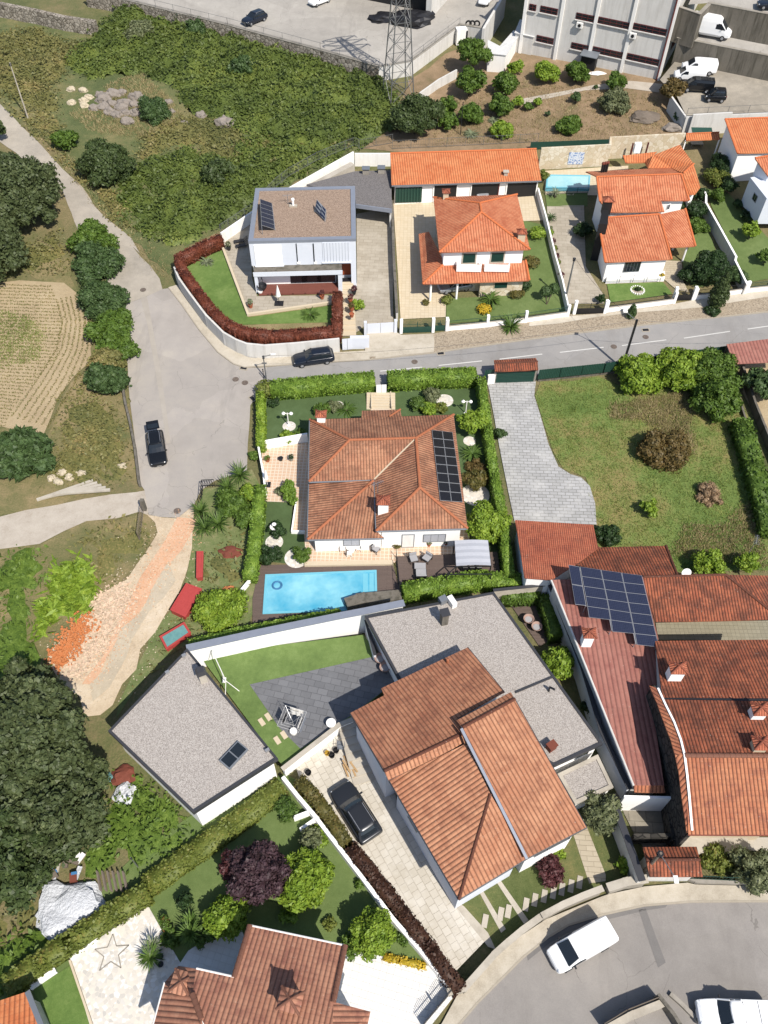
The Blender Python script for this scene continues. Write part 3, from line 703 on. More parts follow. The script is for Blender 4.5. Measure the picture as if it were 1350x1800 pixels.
T_vine=leafmat('kiwi_vine_leaves','#3c5a1c','#64842f','#86a34a')
T_purple=leafmat('purple_plum_leaves','#2e2428','#52404a','#6b5862')
T_wine=leafmat('wine_red_leaves','#40262a','#5e383c','#765054')
T_darkgr=leafmat('dark_glossy_leaves','#1c2e16','#33502a','#4a6a38')
T_olive=leafmat('silver_olive_leaves','#4a5a3c','#73805c','#98a382')
T_brown=leafmat('brown_bush_leaves','#4a4a28','#6f6238','#8c7448')
T_dry=leafmat('dry_twigs','#7a6a52','#a08c70','#b7a58a')
T_yel=leafmat('yellow_flowers_and_leaves','#8a8a1c','#d0b820','#e8d040')
T_straw=leafmat('dry_straw','#85845a','#aaa27a','#c6bd98',scale=.3)
T_grass=leafmat('grass_blades','#5e7a30','#869c50','#aeb46c',scale=.25)
T_palm=leafmat('palm_leaves','#33501c','#5a7c34','#7c9a50')
T_agave=leafmat('grey_agave_leaves','#5c6e52','#87987a','#a3b098')
M_orange_debris=mat('broken_brick','#e8924e','#d47a3c',6,20,.9,.02)
M_pale_rubble=mat('pale_rubble','#ead9c4','#cbb79d',6,20,.9,.02)
M_boulder=mat('boulder_stone','#a89d92','#857b72',1.2,6,.95,.06)
M_boulder_l=mat('pale_boulder_stone','#ddcfb4','#c2b293',1.2,6,.95,.05)
M_line=mat('road_paint','#efeeea','#d9d7d0',3,12,.7,.002)
M_kerb=mat('kerb_stone','#c4b9a6','#a99e8b',1.5,12,.9,.008)
M_tarp=mat('white_tarpaulin','#e8eaee','#cfd3d9',1.2,5,.5,.15,k=.66)
M_cover=mat('red_tarpaulin','#cf4a44','#b83c38',1.5,6,.6,.02)
M_teal=mat('teal_panel','#7fb5b2','#4f8a8c',2.5,8,.6,.01)
M_awning=mat('grey_awning','#c9ccd4','#b9bcc6',1,6,.7,.01)
M_cushion=mat('grey_cushion','#b9b8ba','#a5a4a8',2,20,.9,.005)
M_wicker=mat('pink_beige_wicker','#c4a294','#a3857a',6,20,.9,.01)
M_blue=mat('blue_plastic','#4a90c8','#3a7ab0',3,20,.5,.002)
M_yellow=mat('yellow_plastic','#e0b820','#c9a418',3,20,.5,.002)
M_brick=mat('red_brick','#8f4a36','#743a2a',3,20,.85,.006)
def cellmat(name,a,b,line,px_,py_):
 n=NT(name);bt=n.add('ShaderNodeTexBrick');bt.offset=0;bt.inputs['Scale'].default_value=1;bt.inputs['Brick Width'].default_value=px_;bt.inputs['Row Height'].default_value=py_
 bt.inputs['Mortar Size'].default_value=.008;bt.inputs['Color1'].default_value=lin(a);bt.inputs['Color2'].default_value=lin(b);bt.inputs['Mortar'].default_value=lin(line)
 n.ln(n.add('ShaderNodeTexCoord').outputs['UV'],bt.inputs['Vector']);return n.fin(bt.outputs['Color'],.18,0,.5)
M_cells=cellmat('blue_black_solar_cells','#2a3048','#252b42','#4a5068',.16,.16)
M_cellsb=cellmat('black_solar_cells','#1c1c24','#18181f','#33343c',.16,.16)
M_alu=mat('aluminium','#c4c6ca','#b0b2b6',3,20,.4,.001,.5,.5)
def watermat(name,a,b,rough=.04):
 n=NT(name);p=n.pos();w=n.noise(p,2.2,3,.5);col=n.mix(n.math('MULTIPLY',n.math('SUBTRACT',n.noise(p,.22,4,.6),.36,clamp=True),3.2,clamp=True),lin(a),lin(b));n.bump(w,.05,.8)
 return n.fin(col,rough,0,.5)
M_water=watermat('clear_pool_water','#38b4dc','#9ae4f4')
M_water2=watermat('pale_pool_water','#9fe0ea','#bdecf0')
M_poolstep=mat('pool_liner','#7fd4ea','#6cc9e2',1,6,.3,.002)
def tilepic(name):
 n=NT(name);p=n.pos();v=n.add('ShaderNodeTexVoronoi');v.inputs['Scale'].default_value=2.2;n.ln(p,v.inputs['Vector'])
 col=n.ramp(v.outputs['Distance'],[(.1,lin('#5f86c4')),(.3,lin('#c9d6ea')),(.5,lin('#f0f2f6')),(.7,lin('#7f9dd0'))]);return n.fin(col,.3)
M_azulejo=tilepic('blue_and_white_wall_tiles')
def paint(name,h,rough=.22,k=.62,metal=.0):return mat(name,h,None,1,30,rough,0,metal,.5,k=k,amt=.3)
C_white=paint('white_car_paint','#f6f7f8',.25,.88);C_black=paint('black_car_paint','#1e2024',.15);C_anth=paint('anthracite_car_paint','#3d4046',.3,.62,.3)
C_blue=paint('dark_blue_black_car_paint','#232b3a',.2);C_silver=paint('silver_car_paint','#b4b7bc',.3,.7,.4);M_red=paint('red_lamp','#c8302c',.2);M_lamp=paint('headlamp_glass','#d8dde2',.1,.8)
# vehicles (nose towards +x, standing on z = 0)
def loft(sec,n_sym):
 V,F=[],[];k=len(sec[0])
 for s in sec:V+=s
 for i in range(len(sec)-1):
  for j in range(k):F.append((i*k+j,i*k+(j+1)%k,(i+1)*k+(j+1)%k,(i+1)*k+j))
 F.append(tuple(range(k))[::-1]);F.append(tuple((len(sec)-1)*k+j for j in range(k)));return V,F
def bodysec(x,w,zb,zt,tum=.93):
 h=zt-zb;half=[(.80*w,zb),(w*.98,zb+.14*h),(w,zb+.5*h),(w*.985,zb+.78*h),(w*tum,zt-.03),(w*tum*.86,zt),(w*.4,zt+.025)]
 return[(x,-a,b)for a,b in half]+[(x,a,b)for a,b in half[::-1]]
def rrect(x0,x1,w,z,bow=.06):
 return[(x0+bow*.5,-w,z),(x0+(x1-x0)*.33,-w*1.02,z),(x0+(x1-x0)*.66,-w*1.02,z),(x1-bow*.5,-w,z),(x1+bow*.6,-w*.6,z),(x1+bow,0,z),(x1+bow*.6,w*.6,z),(x1-bow*.5,w,z),(x0+(x1-x0)*.66,w*1.02,z),(x0+(x1-x0)*.33,w*1.02,z),(x0+bow*.5,w,z),(x0-bow*.4,w*.6,z),(x0-bow*.6,0,z),(x0-bow*.4,-w*.6,z)]
def car(name,label,cat,kind,pnt,Lh,Wd,Ht,group=None,roofm=None):
 rt=root(name,label,cat,(0,0,0),group);w=Wd/2;X=lambda f:f*Lh;rf=roofm or pnt
 if kind in('suv','hatch','mini','wagon'):
  st={'suv':[(-.5,.32,.55,.86),(-.485,.22,.62,.95),(-.40,.15,.63,1),(-.1,.14,.62,1),(.16,.14,.61,1),(.22,.14,.60,.99),(.34,.14,.565,.98),(.44,.15,.51,.94),(.485,.2,.45,.84),(.5,.24,.38,.72)],'hatch':[(-.5,.32,.55,.86),(-.485,.22,.62,.95),(-.40,.15,.62,1),(-.1,.13,.60,1),(.16,.13,.59,1),(.22,.13,.58,.99),(.34,.13,.54,.97),(.44,.14,.48,.92),(.485,.18,.42,.82),(.5,.22,.36,.7)],'mini':[(-.5,.3,.55,.84),(-.47,.2,.6,.96),(-.35,.14,.6,1),(0,.14,.58,1),(.25,.14,.56,1),(.38,.14,.5,.97),(.47,.18,.42,.88),(.5,.22,.34,.76)]}
  S=st['suv' if kind=='wagon' else kind];V,F=loft([bodysec(X(x)*1.03,w*c*1.06,Ht*a,Ht*(b+.02))for x,a,b,c in S],0)
  bo=MB().add(V,F).build('body',pnt,rt,smooth=True);md=bo.modifiers.new('s','SUBSURF');md.levels=md.render_levels=2
  bx0,bx1,tx0,tx1={'suv':(-.47,.215,-.37,.03),'wagon':(-.48,.215,-.41,.03),'hatch':(-.46,.20,-.35,.02),'mini':(-.47,.30,-.40,.06)}[kind];bz=Ht*.60;tz=Ht*.965
  R0=rrect(X(bx0),X(bx1),w*.90,bz);R1=rrect(X((bx0*.45+tx0*.55)),X(bx1*.45+tx1*.55),w*.82,bz+(tz-bz)*.6);R2=rrect(X(tx0),X(tx1),w*.71,tz)
  V,F=loft([R0,R1,R2],0);MB().add(V,F).build('windows',M_glass,rt,smooth=False)
  R3=rrect(X(tx0)-.05,X(tx1)+.06,w*.735,tz-.015);R4=rrect(X(tx0)-.02,X(tx1)+.02,w*.70,tz+.035);R5=rrect(X(tx0)+.25,X(tx1)-.2,w*.5,tz+.055)
  V,F=loft([R3,R4,R5],0);MB().add(V,F).build('roof',rf,rt,smooth=True)
  mb=MB()
  for sy in(-1,1):
   q=lambda f,wi,z:Vector((X(f),sy*w*wi,z))
   mb.bar(q(bx1-.01,.905,bz),q(tx1,.735,tz),.07);mb.bar(q(bx0+.01,.905,bz),q(tx0+.01,.735,tz),.16,.08)
   xm=(bx0*.42+bx1*.58)-.08;mb.bar(q(xm,.925,bz),q(xm-.01,.735,tz),.06);mb.bar(q(bx0,.925,bz),q(bx1,.925,bz),.05)
  mb.build('pillars',rf if kind=='mini' else pnt,rt)
  if kind in('suv','wagon'):
   mb=MB()
   for sy in(-1,1):mb.bar((X(tx0)+.1,sy*w*.62,tz+.08),(X(tx1)-.1,sy*w*.62,tz+.08),.035)
   mb.build('roof_rails',M_alu,rt)
  fw,fh,fz=X(.487),Ht*.43,X(.40)
 else:
  if kind=='van':S=[(-.5,.2,.90,.93),(-.49,.16,.965,.97),(-.3,.13,.985,1),(.0,.13,.985,1),(.12,.13,.97,1),(.175,.13,.93,1),(.335,.13,.60,.99),(.42,.13,.53,.96),(.48,.17,.46,.88),(.5,.22,.38,.76)]
  elif kind=='box':S=[(-.5,.2,.92,.95),(-.49,.14,.985,.97),(-.2,.12,1,1),(.13,.12,1,1),(.19,.12,.93,1),(.22,.12,.86,1),(.37,.12,.50,.99),(.46,.14,.42,.93),(.5,.2,.34,.8)]
  else:S=[(-.5,.24,.56,.95),(-.49,.2,.60,1),(-.1,.17,.60,1),(.2,.17,.60,1),(.24,.17,.59,1),(.36,.17,.55,.97),(.45,.18,.5,.92),(.49,.22,.43,.84),(.5,.26,.36,.74)]
  tm=.86 if kind=='van' else.93
  V,F=loft([bodysec(X(x),w*c,Ht*a,Ht*b,tm if b>.8 else.93)for x,a,b,c in S],0);MB().add(V,F).build('body',pnt,rt,smooth=False)
  if kind in('van','box'):
   a,b,za,zb_=(.18,.33,.935,.615)if kind=='van' else(.215,.365,.875,.515)
   ws=[(X(a),-w*.72,Ht*za+.03),(X(b),-w*.84,Ht*zb_+.03),(X(b)+.03,w*.84,Ht*zb_+.03),(X(a),w*.72,Ht*za+.03)]
   nrm=Vector((Ht*(za-zb_),0,X(b-a))).normalized()*.02;mb=MB();mb.add([Vector(p)+nrm for p in ws]+[Vector(p)-nrm for p in ws],[(0,1,2,3),(7,6,5,4),(0,4,5,1),(1,5,6,2),(2,6,7,3),(3,7,4,0)]);mb.build('windscreen',M_glass,rt)
   for sy in(-1,1):
    pts=[(X(.08 if kind=='van' else.1),.61),(X(b)-.1,.61),(X(a)-.02,.86),(X(.08 if kind=='van' else.1),.86)]if kind=='van' else[(X(.1),.53),(X(b)-.1,.53),(X(a),.8),(X(.1),.8)]
    mb=MB();y0,y1=sy*(w*1.0+.012),sy*(w*.965+.02);mb.add([(x,y0 if z<.7 else y1,z*Ht)for x,z in pts]+[(x,(y0 if z<.7 else y1)-sy*.05,z*Ht)for x,z in pts],[(0,1,2,3),(7,6,5,4),(0,4,5,1),(1,5,6,2),(2,6,7,3),(3,7,4,0)]);mb.build('side_window',M_glass,rt)
   mb=MB()
   for x in(-.02,-.38):mb.box((X(x),0,Ht*.99+.01),(.015,w*1.5,.03))
   mb.build('roof_seam',M_alu,rt)
  else:
   R0=rrect(X(-.09),X(.235),w*.9,Ht*.60);R2=rrect(X(-.05),X(.10),w*.74,Ht*.965);V,F=loft([R0,R2],0);MB().add(V,F).build('windows',M_glass,rt)
   V,F=loft([rrect(X(-.06),X(.11),w*.76,Ht*.95),rrect(X(-.05),X(.1),w*.73,Ht),rrect(X(-.03),X(.08),w*.5,Ht*1.01)],0);MB().add(V,F).build('roof',pnt,rt,smooth=True)
   mb=MB()
   for sy in(-1,1):
    mb.bar((X(.235),sy*w*.9,Ht*.6),(X(.11),sy*w*.75,Ht*.97),.08);mb.bar((X(-.09),sy*w*.9,Ht*.6),(X(-.05),sy*w*.75,Ht*.97),.14);mb.bar((X(.06),sy*w*.92,Ht*.6),(X(.04),sy*w*.76,Ht*.97),.07)
   mb.build('pillars',pnt,rt);MB().box((X(-.295),0,Ht*.625),(X(.385),w*1.86,.07)).build('bed_cover',pnt,rt,bevel=.02)
   mb=MB();mb.box((X(-.10),0,Ht*.64),(.03,w*1.7,.05));mb.box((X(-.30),0,Ht*.665),(.02,w*1.7,.015));mb.build('cover_seam',M_dark,rt)
  fw,fh,fz=X(.485),Ht*(.44 if kind!='box' else.36),X(.40)
 r=.31 if kind!='mini' else.28;
 if kind in('van','box','pick'):r=.34
 for x in(X(-.31),X(.32)):
  for sy in(-1,1):
   mb=MB();b=0
   for k in range(16):
    a=2*math.pi*k/16
    for yy in(sy*(w-.19),sy*(w+.015)):mb.v.append((x+r*math.cos(a),yy,r+r*math.sin(a)))
   for k in range(16):q=(k*2,k*2+1,(k*2+3)%32,(k*2+2)%32);mb.f.append(q)
   mb.f.append(tuple(range(0,32,2)));mb.f.append(tuple(range(1,32,2))[::-1]);wh=mb.build('wheel',M_rubber,rt)
   mb=MB()
   for k in range(12):
    a=2*math.pi*k/12;mb.v+=[(x+r*.62*math.cos(a),sy*(w+.03),r+r*.62*math.sin(a))]
   mb.v.append((x,sy*(w+.045),r));mb.f+=[(k,(k+1)%12,12)for k in range(12)];mb.build('rim',M_alu,wh)
 for sy in(-1,1):
  MB().box((fw-.06,sy*w*.68,fh),(.16,w*.34,.13),sy*-.45).build('headlight',M_lamp,rt,bevel=.02)
  MB().box((X(-.488),sy*w*.80,Ht*.52 if kind not in('van','box')else Ht*.45),(.08,.2,.22)).build('tail_light',M_red,rt,bevel=.02)
  mx=X(.19 if kind in('suv','hatch','wagon')else.2 if kind=='pick' else.22 if kind=='mini' else.26);MB().box((mx,sy*(w+.09),Ht*(.64 if kind not in('box',)else.56)),(.12,.2,.14)).build('side_mirror',pnt if pnt!=C_white else M_dark,rt,bevel=.02)
 mb=MB();mb.box((X(.5)-.03,0,Ht*.2),(.06,w*1.1,.12));mb.build('grille',M_dark,rt);MB().box((X(.5)+.005,0,Ht*.23),(.02,.5,.11)).build('number_plate',M_white,rt);MB().box((X(-.5)-.005,0,Ht*.36),(.02,.5,.11)).build('number_plate',M_white,rt)
 return rt
def heading(a,b):
 A,B=P(*a),P(*b);return math.atan2(B.y-A.y,B.x-A.x)
def park(rt,rear,front,z=0,mid=None,scale=None):
 A,B=P(*rear,z),P(*front,z);m=(A+B)/2 if mid is None else P(*mid,z);m.z=TZ(m)+z+.05;place(rt,m,math.atan2(B.y-A.y,B.x-A.x),scale);return(A-B).length
 # GROUND, ROADS, LAWNS
gx,gy=np.meshgrid(np.concatenate([np.arange(-420,-120,20),np.arange(-120,121,3),np.arange(140,430,20)]),np.concatenate([np.arange(-80,0,10),np.arange(0,240,3),np.arange(240,700,20)]))
nx,ny=gx.shape[1],gx.shape[0];V=np.stack([gx.ravel(),gy.ravel(),T(gx,gy).ravel()-.06],1);i=np.arange(nx*ny).reshape(ny,nx)
F=np.stack([i[:-1,:-1].ravel(),i[:-1,1:].ravel(),i[1:,1:].ravel(),i[1:,:-1].ravel()],1);tag(arraymesh('ground',V,F,D_ground),None,None,None,'structure')
lane=[(-500,-60)]+L(z1,(0,550),(150,700),(330,890),(440,990),(500,1090),(600,1180),(690,1260),(740,1340))+L(z4,(700,160),(790,260),(845,330),(860,385),(760,430),(640,470),(620,480),(600,400),(560,330))+[(150,450),(133,390),(107,330),(53,288),(0,250),(-500,-20)]
patch('lane',lane,.02,groundmat('worn_lane',[(.34,'#a29a8d'),(.5,'#b8ae9f'),(.66,'#c9beac')],.1,.8,10,.01),jit=.12)
junction=L(z4,(620,480),(640,470),(760,430),(860,385),(890,380),(960,470),(1050,600),(1150,720),(1230,780),(1290,800),(1370,800))+[(477,645),(520,642),(545,660),(480,680),(452,693),(440,713),(436,780),(434,828),(378,845),(353,862),(341,888),(312,911),(283,909),(262,906),(254,862),(245,848),(238,780),(228,700),(224,640),(205,560)]
patch('junction',junction,.03,A_light,jit=.03)
street=[(470,646),(520,641),(586,637),(660,631),(704,627),(764,621),(816,613),(919,599),(1010,587),(1132,572),(1350,549),(2500,411),(2500,460),(1350,606),(1275,617),(1060,645),(945,660),(860,668),(700,676),(470,690),(452,693)]
patch('street',street,.045,A_street)
track=L(y3,(752,245),(700,248),(570,262),(300,312),(130,342),(0,372))+[(-700,980),(-700,1050)]+L(y3,(0,545),(200,512),(440,402),(600,385),(720,350),(765,372),(770,340))
patch('gravel_track',track,.025,A_track,jit=.12)
patch('dirt_path',L(y3,(765,372),(830,375),(915,385),(1000,320),(1010,400),(980,540),(960,640),(930,760),(880,860),(790,960),(740,1060),(690,1160),(640,1240),(600,1340),(520,1400),(450,1400),(420,1300),(330,1230),(240,1130),(250,1070),(420,900),(480,800),(640,700),(700,620),(760,560),(800,470),(800,410)),.03,D_sand,jit=.3)
patch('brick_dust_path',L(y3,(925,388),(1005,385),(1000,440),(930,560),(850,650),(780,760),(720,850),(640,980),(560,1110),(480,1230),(440,1240),(520,1090),(610,940),(680,820),(720,700),(790,600),(860,500)),.05,D_red,jit=.3,step=2)
patch('grey_path',L(y3,(880,620),(900,700),(850,790),(760,880),(700,1000),(640,1100),(560,1240),(480,1340),(470,1260),(540,1140),(640,960),(720,860),(800,740)),.065,D_grey,jit=.35,step=2)
lower=L(w1,(100,1060),(130,1012),(200,930),(290,840),(380,750),(480,670),(560,622),(700,580),(860,545),(1040,530),(1350,528),(4000,560),(4000,1800),(-400,1800))
patch('lower_road',lower,.03,A_lower)
patch('asphalt_edge',L(w1,(395,742),(480,670),(560,622),(700,580),(860,545),(955,535),(945,552),(860,565),(705,602),(570,645),(490,690),(400,762)),.045,A_dark)
patch('trench_patch',L(w1,(838,562),(866,556),(900,650),(945,770),(915,790),(880,690)),.045,A_dark)
patch('trench_patch',L(z4,(740,430),(775,425),(800,560),(850,830),(885,1080),(900,1200),(878,1200),(862,1080),(822,830),(775,560)),.045,groundmat('pale_trench',[(.4,'#b0a79b'),(.6,'#beb5a8')],.3,1,12,.006))
patch('trench_patch',L(y3,(875,130),(893,130),(930,300),(908,300)),.046,A_light)
def kerbpatch(name,poly,m,h=.12):return patch(name,poly,h,m)
pv=L(z4,(890,378),(935,365),(1000,440),(1100,560),(1170,650),(1240,715),(1310,748),(1350,752))+[(480,622),(600,620),(650,617),(650,634),(586,637),(520,641),(477,644),(450,645)]+L(z4,(1290,800),(1230,780),(1150,720),(1050,600),(960,470))
kerbpatch('pavement',pv,A_pave)
pv2=L(z6,(0,1350),(180,1350),(390,1340),(500,1320),(750,1300),(1010,1260),(1290,1220),(1350,1200))+L(z7,(260,1075),(430,1065),(800,1015),(930,990),(1220,950),(1350,925))+[(2500,370),(2500,410),(1350,549),(1132,572),(1010,587),(919,599),(816,613),(764,621),(704,627),(650,632)]
kerbpatch('cobbled_pavement',pv2,A_cobble,.10)
kerbpatch('concrete_apron',L(z6,(0,1350),(180,1350),(390,1340),(400,1390),(395,1465),(170,1488),(0,1510)),A_pave,.125)
kerbpatch('concrete_apron',L(z7,(0,1120),(200,1085),(430,1068),(800,1018),(930,992),(1220,955),(1400,925),(1400,965),(960,1035),(640,1060),(400,1085),(160,1125),(0,1140)),A_pave,.125)
pv3=L(w1,(20,1060),(60,1010),(120,900),(150,870),(280,730),(380,660),(470,600),(690,510),(720,500),(860,470),(1030,455),(1060,462),(1350,470),(4000,490),(4000,559),(1350,528),(1040,530),(860,545),(700,580),(560,622),(480,670),(380,750),(290,840),(200,930),(130,1012),(100,1060))
kerbpatch('pavement',pv3,A_pave)
def kerb(pts,label):
 W=[P(*p)for p in pts];mb=MB()
 for a,b in zip(W,W[1:]):mb.beam(a,b,.14,(TZ(a)-.1,TZ(b)-.1),TZ(a)+.135,TZ(b)+.135)
 tag(mb.build('kerb',M_kerb),label,'kerb')
kerb(L(z4,(890,380),(960,470),(1050,600),(1150,720),(1230,780),(1290,800))+[(450,645),(477,644),(520,641),(586,637),(650,633)],'curved stone kerb below the modern house wall')
kerb([(650,633),(704,627),(764,621),(816,613),(919,599),(1010,587),(1132,572),(1350,549),(2500,411)],'long straight kerb between street and cobbled pavement')
kerb(L(w1,(100,1060),(130,1012),(200,930),(290,840),(380,750),(480,670),(560,622),(700,580),(860,545),(1040,530),(1350,528),(1500,530)),'curved kerb around the bend of the lower road')
dn_=['first','second','third','fourth','fifth','sixth','last']
def stripe(mb,a,b,w=.13,off=.055):
 A,B=P(*a),P(*b);n=max(1,int((B-A).length/1.5))
 for k in range(n):
  p,q=A.lerp(B,k/n),A.lerp(B,(k+1)/n);d=(B-A).normalized();u=Vector((-d.y,d.x,0))*w/2
  mb.add([(p.x-u.x,p.y-u.y,TZ(p)+off),(q.x-u.x,q.y-u.y,TZ(q)+off),(q.x+u.x,q.y+u.y,TZ(q)+off),(p.x+u.x,p.y+u.y,TZ(p)+off)],[(0,1,2,3)])
for a,b in(((668,653),(742,646)),((771,643),(847,635)),((878,632),(953,623)),((984,620),(1061,611)),((1093,608),(1171,598)),((1202,595),(1283,583)),((1314,579),(1390,568))):
 q=MB();stripe(q,a,b,.14,.058);tag(q.build('lane_dash',M_line),dn_.pop(0)+' from the left of the white centre dashes on the street','road marking','white dashes along the street centre')
def disc(name,label,cat,px,py,r,m,off=.07,group=None,z=0):
 C=P(px,py,z);mb=MB();mb.cyl((C.x,C.y,C.z+off-.03),r,.035,20);return tag(mb.build(name,m),label,cat,group)
M_iron=vormat('cast_iron',['#7a6c62','#6a5d55','#857768'],9,.7,.02,.1)
for p,l in((z4(755,390),'round iron manhole cover where the lane meets the junction'),(z4(1243,862),'left of the two manhole covers at the street mouth'),(z4(1292,880),'right of the two manhole covers at the street mouth'),(y1(858,105),'round manhole cover on the street behind the clipped hedge'),(y2(632,132),'round manhole cover on the street left of the lamp pole'),(y2(780,87),'round manhole cover on the street right of the lamp pole'),(y3(915,348),'worn round manhole at the dead end of the asphalt'),(w1(470,655),'round cover on the lower pavement beside the white van')):
 disc('manhole_cover',l,'manhole cover',*p,.38,M_iron,group='round manhole covers')
def grate(px,py,rz,label):
 C=P(px,py);rt=root('drain_grate',label,'drain grate',(C.x,C.y,C.z),'drain grates beside the kerbs');mb=MB();a=rz
 MB().box((C.x,C.y,C.z+.05),(1.0,.62,.05),a).build('surround',M_kerb,rt);MB().box((C.x,C.y,C.z+.08),(.75,.4,.03),a).build('grille',M_dark,rt)
for p,rz,l in((z4(1285,803),-.2,'drain grate at the curved kerb below the modern house'),(z4(1332,964),-.9,'drain grate at the kerb beside the yellow green hedge'),(y1(990,63),.1,'drain grate in the kerb across from the garage driveway'),(y2(780,55),.1,'drain grate in the kerb by the small round cypress')):grate(*p,rz,l)
yard=[(213,-3),(400,42),(563,86),(667,115),(722,106),(808,43),(850,50),(884,-10),(900,-170),(-100,-170)]
patch('concrete_yard',yard,0,A_yard,z=1.8)
patch('upper_car_park',[(1160,140),(1193,100),(1261,120),(1350,121),(1800,125),(1800,215),(1350,197),(1206,203),(1190,170)],0,groundmat('car_park_surface',[(.34,'#8f8779'),(.5,'#a39a8b'),(.66,'#c4b9a6')],.12,1,9,.01),z=2.2)
patch('concrete_ramp',[(1195,60),(1250,40),(1281,56),(1350,71),(1800,160),(1800,190),(1350,96),(1193,66)],0,A_yard,z=5.6)
patch('top_yard',[(1240,-60),(1210,8),(1248,5),(1350,24),(1460,46),(1500,-60)],0,A_yard,z=9.6)
patch('scrub_ground',[(-80,60),(0,30),(160,62),(215,5),(400,60),(563,100),(667,130),(700,190),(690,225),(640,262),(560,300),(480,345),(395,405),(330,430),(300,480),(262,452),(230,415),(165,360),(130,300),(60,230),(-80,110)],-.01,groundmat('overgrown_soil',[(.36,'#4e5c30'),(.48,'#66703e'),(.60,'#8a8252'),(.70,'#ab9a70')],.1,.7,6,.1),jit=.6)
patch('garden_soil',[(700,190),(720,140),(800,85),(870,110),(905,50),(960,90),(1150,132),(1200,170),(1206,235),(1060,260),(945,262),(690,268),(640,262)],0,groundmat('dry_garden_soil',[(.34,'#6a6a3c'),(.46,'#917a5a'),(.58,'#a98d6c'),(.7,'#bba688')],.2,.9,7,.06),jit=.3)
patch('crop_field',L(z4,(-200,350),(0,350),(190,335),(330,350),(430,420),(470,560),(490,700),(470,760),(400,840),(320,950),(270,1060),(225,1180),(150,1120),(60,1110),(0,1110),(-200,1130)),.0,D_field,jit=.3)
patch('verge',L(z4,(190,335),(130,280),(0,300),(-100,300),(-100,230),(300,180),(380,250),(400,400),(480,600),(500,800),(560,900),(650,900),(720,1200),(745,1390),(500,1440),(200,1560),(0,1580),(-100,1580),(0,1110),(150,1120),(225,1180),(330,950),(490,740),(460,500),(400,390)),-.02,D_soil,jit=.5)
patch('rough_bank',L(y3,(0,545),(200,512),(440,402),(600,385),(740,350),(800,410),(790,500),(700,640),(480,800),(420,900),(250,1070),(240,1130),(330,1230),(300,1300),(-100,1400),(-100,560)),-.015,D_soil,jit=.4)
patch('planted_bank',L(y3,(1010,400),(1050,230),(1120,230),(1290,130),(1360,250),(1340,560),(1330,780),(1290,930),(1000,1010),(830,1120),(700,1280),(610,1400),(600,1340),(690,1160),(790,960),(880,860),(930,760),(960,640),(980,540)),-.01,groundmat('weedy_bank',[(.34,'#5a6e34'),(.5,'#79854c'),(.64,'#9d9468')],.3,1.2,7,.06),jit=.3)
patch('meadow',L(y2,(270,360),(290,290),(440,290),(560,270),(680,320),(900,300),(1190,330),(1250,450),(1330,900),(1360,1170),(900,1180),(560,1080),(545,950),(545,860),(500,740),(400,700),(350,620),(310,500)),.0,L_mead,jit=.15)
patch('lower_terrain',[(240,1500),(340,1430),(500,1360),(520,1370),(560,1440),(800,1735),(700,1900),(0,1900),(-60,1760),(60,1680)],.0,L_mid)
patch('driveway',L(y6,(0,560),(170,390),(240,340),(380,600),(400,700),(460,800),(640,1085),(745,1215),(760,1235),(600,1400),(545,1325),(330,1000),(180,800),(20,620)),.05,B_drive,step=4)
patch('lawn',L(y6,(640,1085),(930,910),(1150,790),(1210,760),(1345,990),(1215,1035),(1110,1060),(960,1140),(880,1200),(780,1290),(760,1240)),.03,L_dry,step=4)
patch('gable_path',L(y6,(1095,820),(1150,795),(1225,985),(1225,1010),(1160,1020)),.06,B_steps)
patch('curved_path',L(y6,(640,1095),(665,1110),(760,1215),(790,1280),(760,1270),(630,1110)),.055,M_conc_l)
for p,l in((((720,1045),(735,1040),(830,1200),(812,1215)),'left'),(((787,1005),(803,998),(920,1165),(902,1180)),'right')):
 patch('stone_strip',L(y6,*p),.055,M_conc_l)
for k,p in enumerate(((748,1168),(810,1140),(840,1130),(910,1103),(945,1085),(982,1070),(1018,1055),(1052,1042),(1088,1030),(1122,1015))):
 C=P(*y6(*p));q=MB();q.box((C.x,C.y,.055),(.42,.95,.05),-.25);tag(q.build('stepping_stone',M_conc_l),('first','second','third','fourth','fifth','sixth','seventh','eighth','ninth','tenth')[k]+' from the left of the pale stepping stones in the dry front lawn','stepping stone','stepping stones in the dry front lawn')
patch('lawn',L(y1,(110,230),(640,200),(735,180),(1180,160),(1280,980),(1310,1170),(1070,1010),(1050,370),(330,395),(320,505),(80,540),(60,440)),.03,L_art)
patch('lawn',L(y1,(100,810),(240,815),(235,970),(310,970),(310,1060),(250,1080),(240,1125),(85,1110),(90,900)),.032,L_art)
patch('terrace',L(y1,(85,560),(100,545),(320,510),(325,820),(240,815),(100,810),(100,700)),.06,B_terr)
patch('terrace',L(y1,(300,960),(345,1000),(700,985),(1060,940),(1135,935),(1135,1005),(1070,1010),(1060,1075),(770,1090),(760,1120),(310,1115)),.07,B_terr)
patch('terrace',L(y1,(262,818),(325,815),(335,1000),(312,1062),(304,968),(240,968)),.062,B_terr)
patch('pool_deck',L(y1,(85,1130),(240,1128),(310,1140),(750,1130),(780,1250),(790,1290),(600,1310),(40,1425),(40,1300),(75,1140)),.05,B_deck)
patch('path',L(y1,(638,270),(735,262),(740,350),(636,350)),.06,B_terr)
patch('paved_drive',L(y2,(45,300),(270,290),(262,360),(290,450),(330,590),(375,690),(430,725),(480,740),(520,780),(545,860),(552,960),(170,945),(140,800),(100,600),(70,430)),.06,B_slab)
patch('courtyard_drive',L(z6,(120,430),(400,400),(900,380),(1080,380),(1150,570),(1000,575),(480,1060),(475,1225),(170,1240),(150,900)),.05,B_cream)
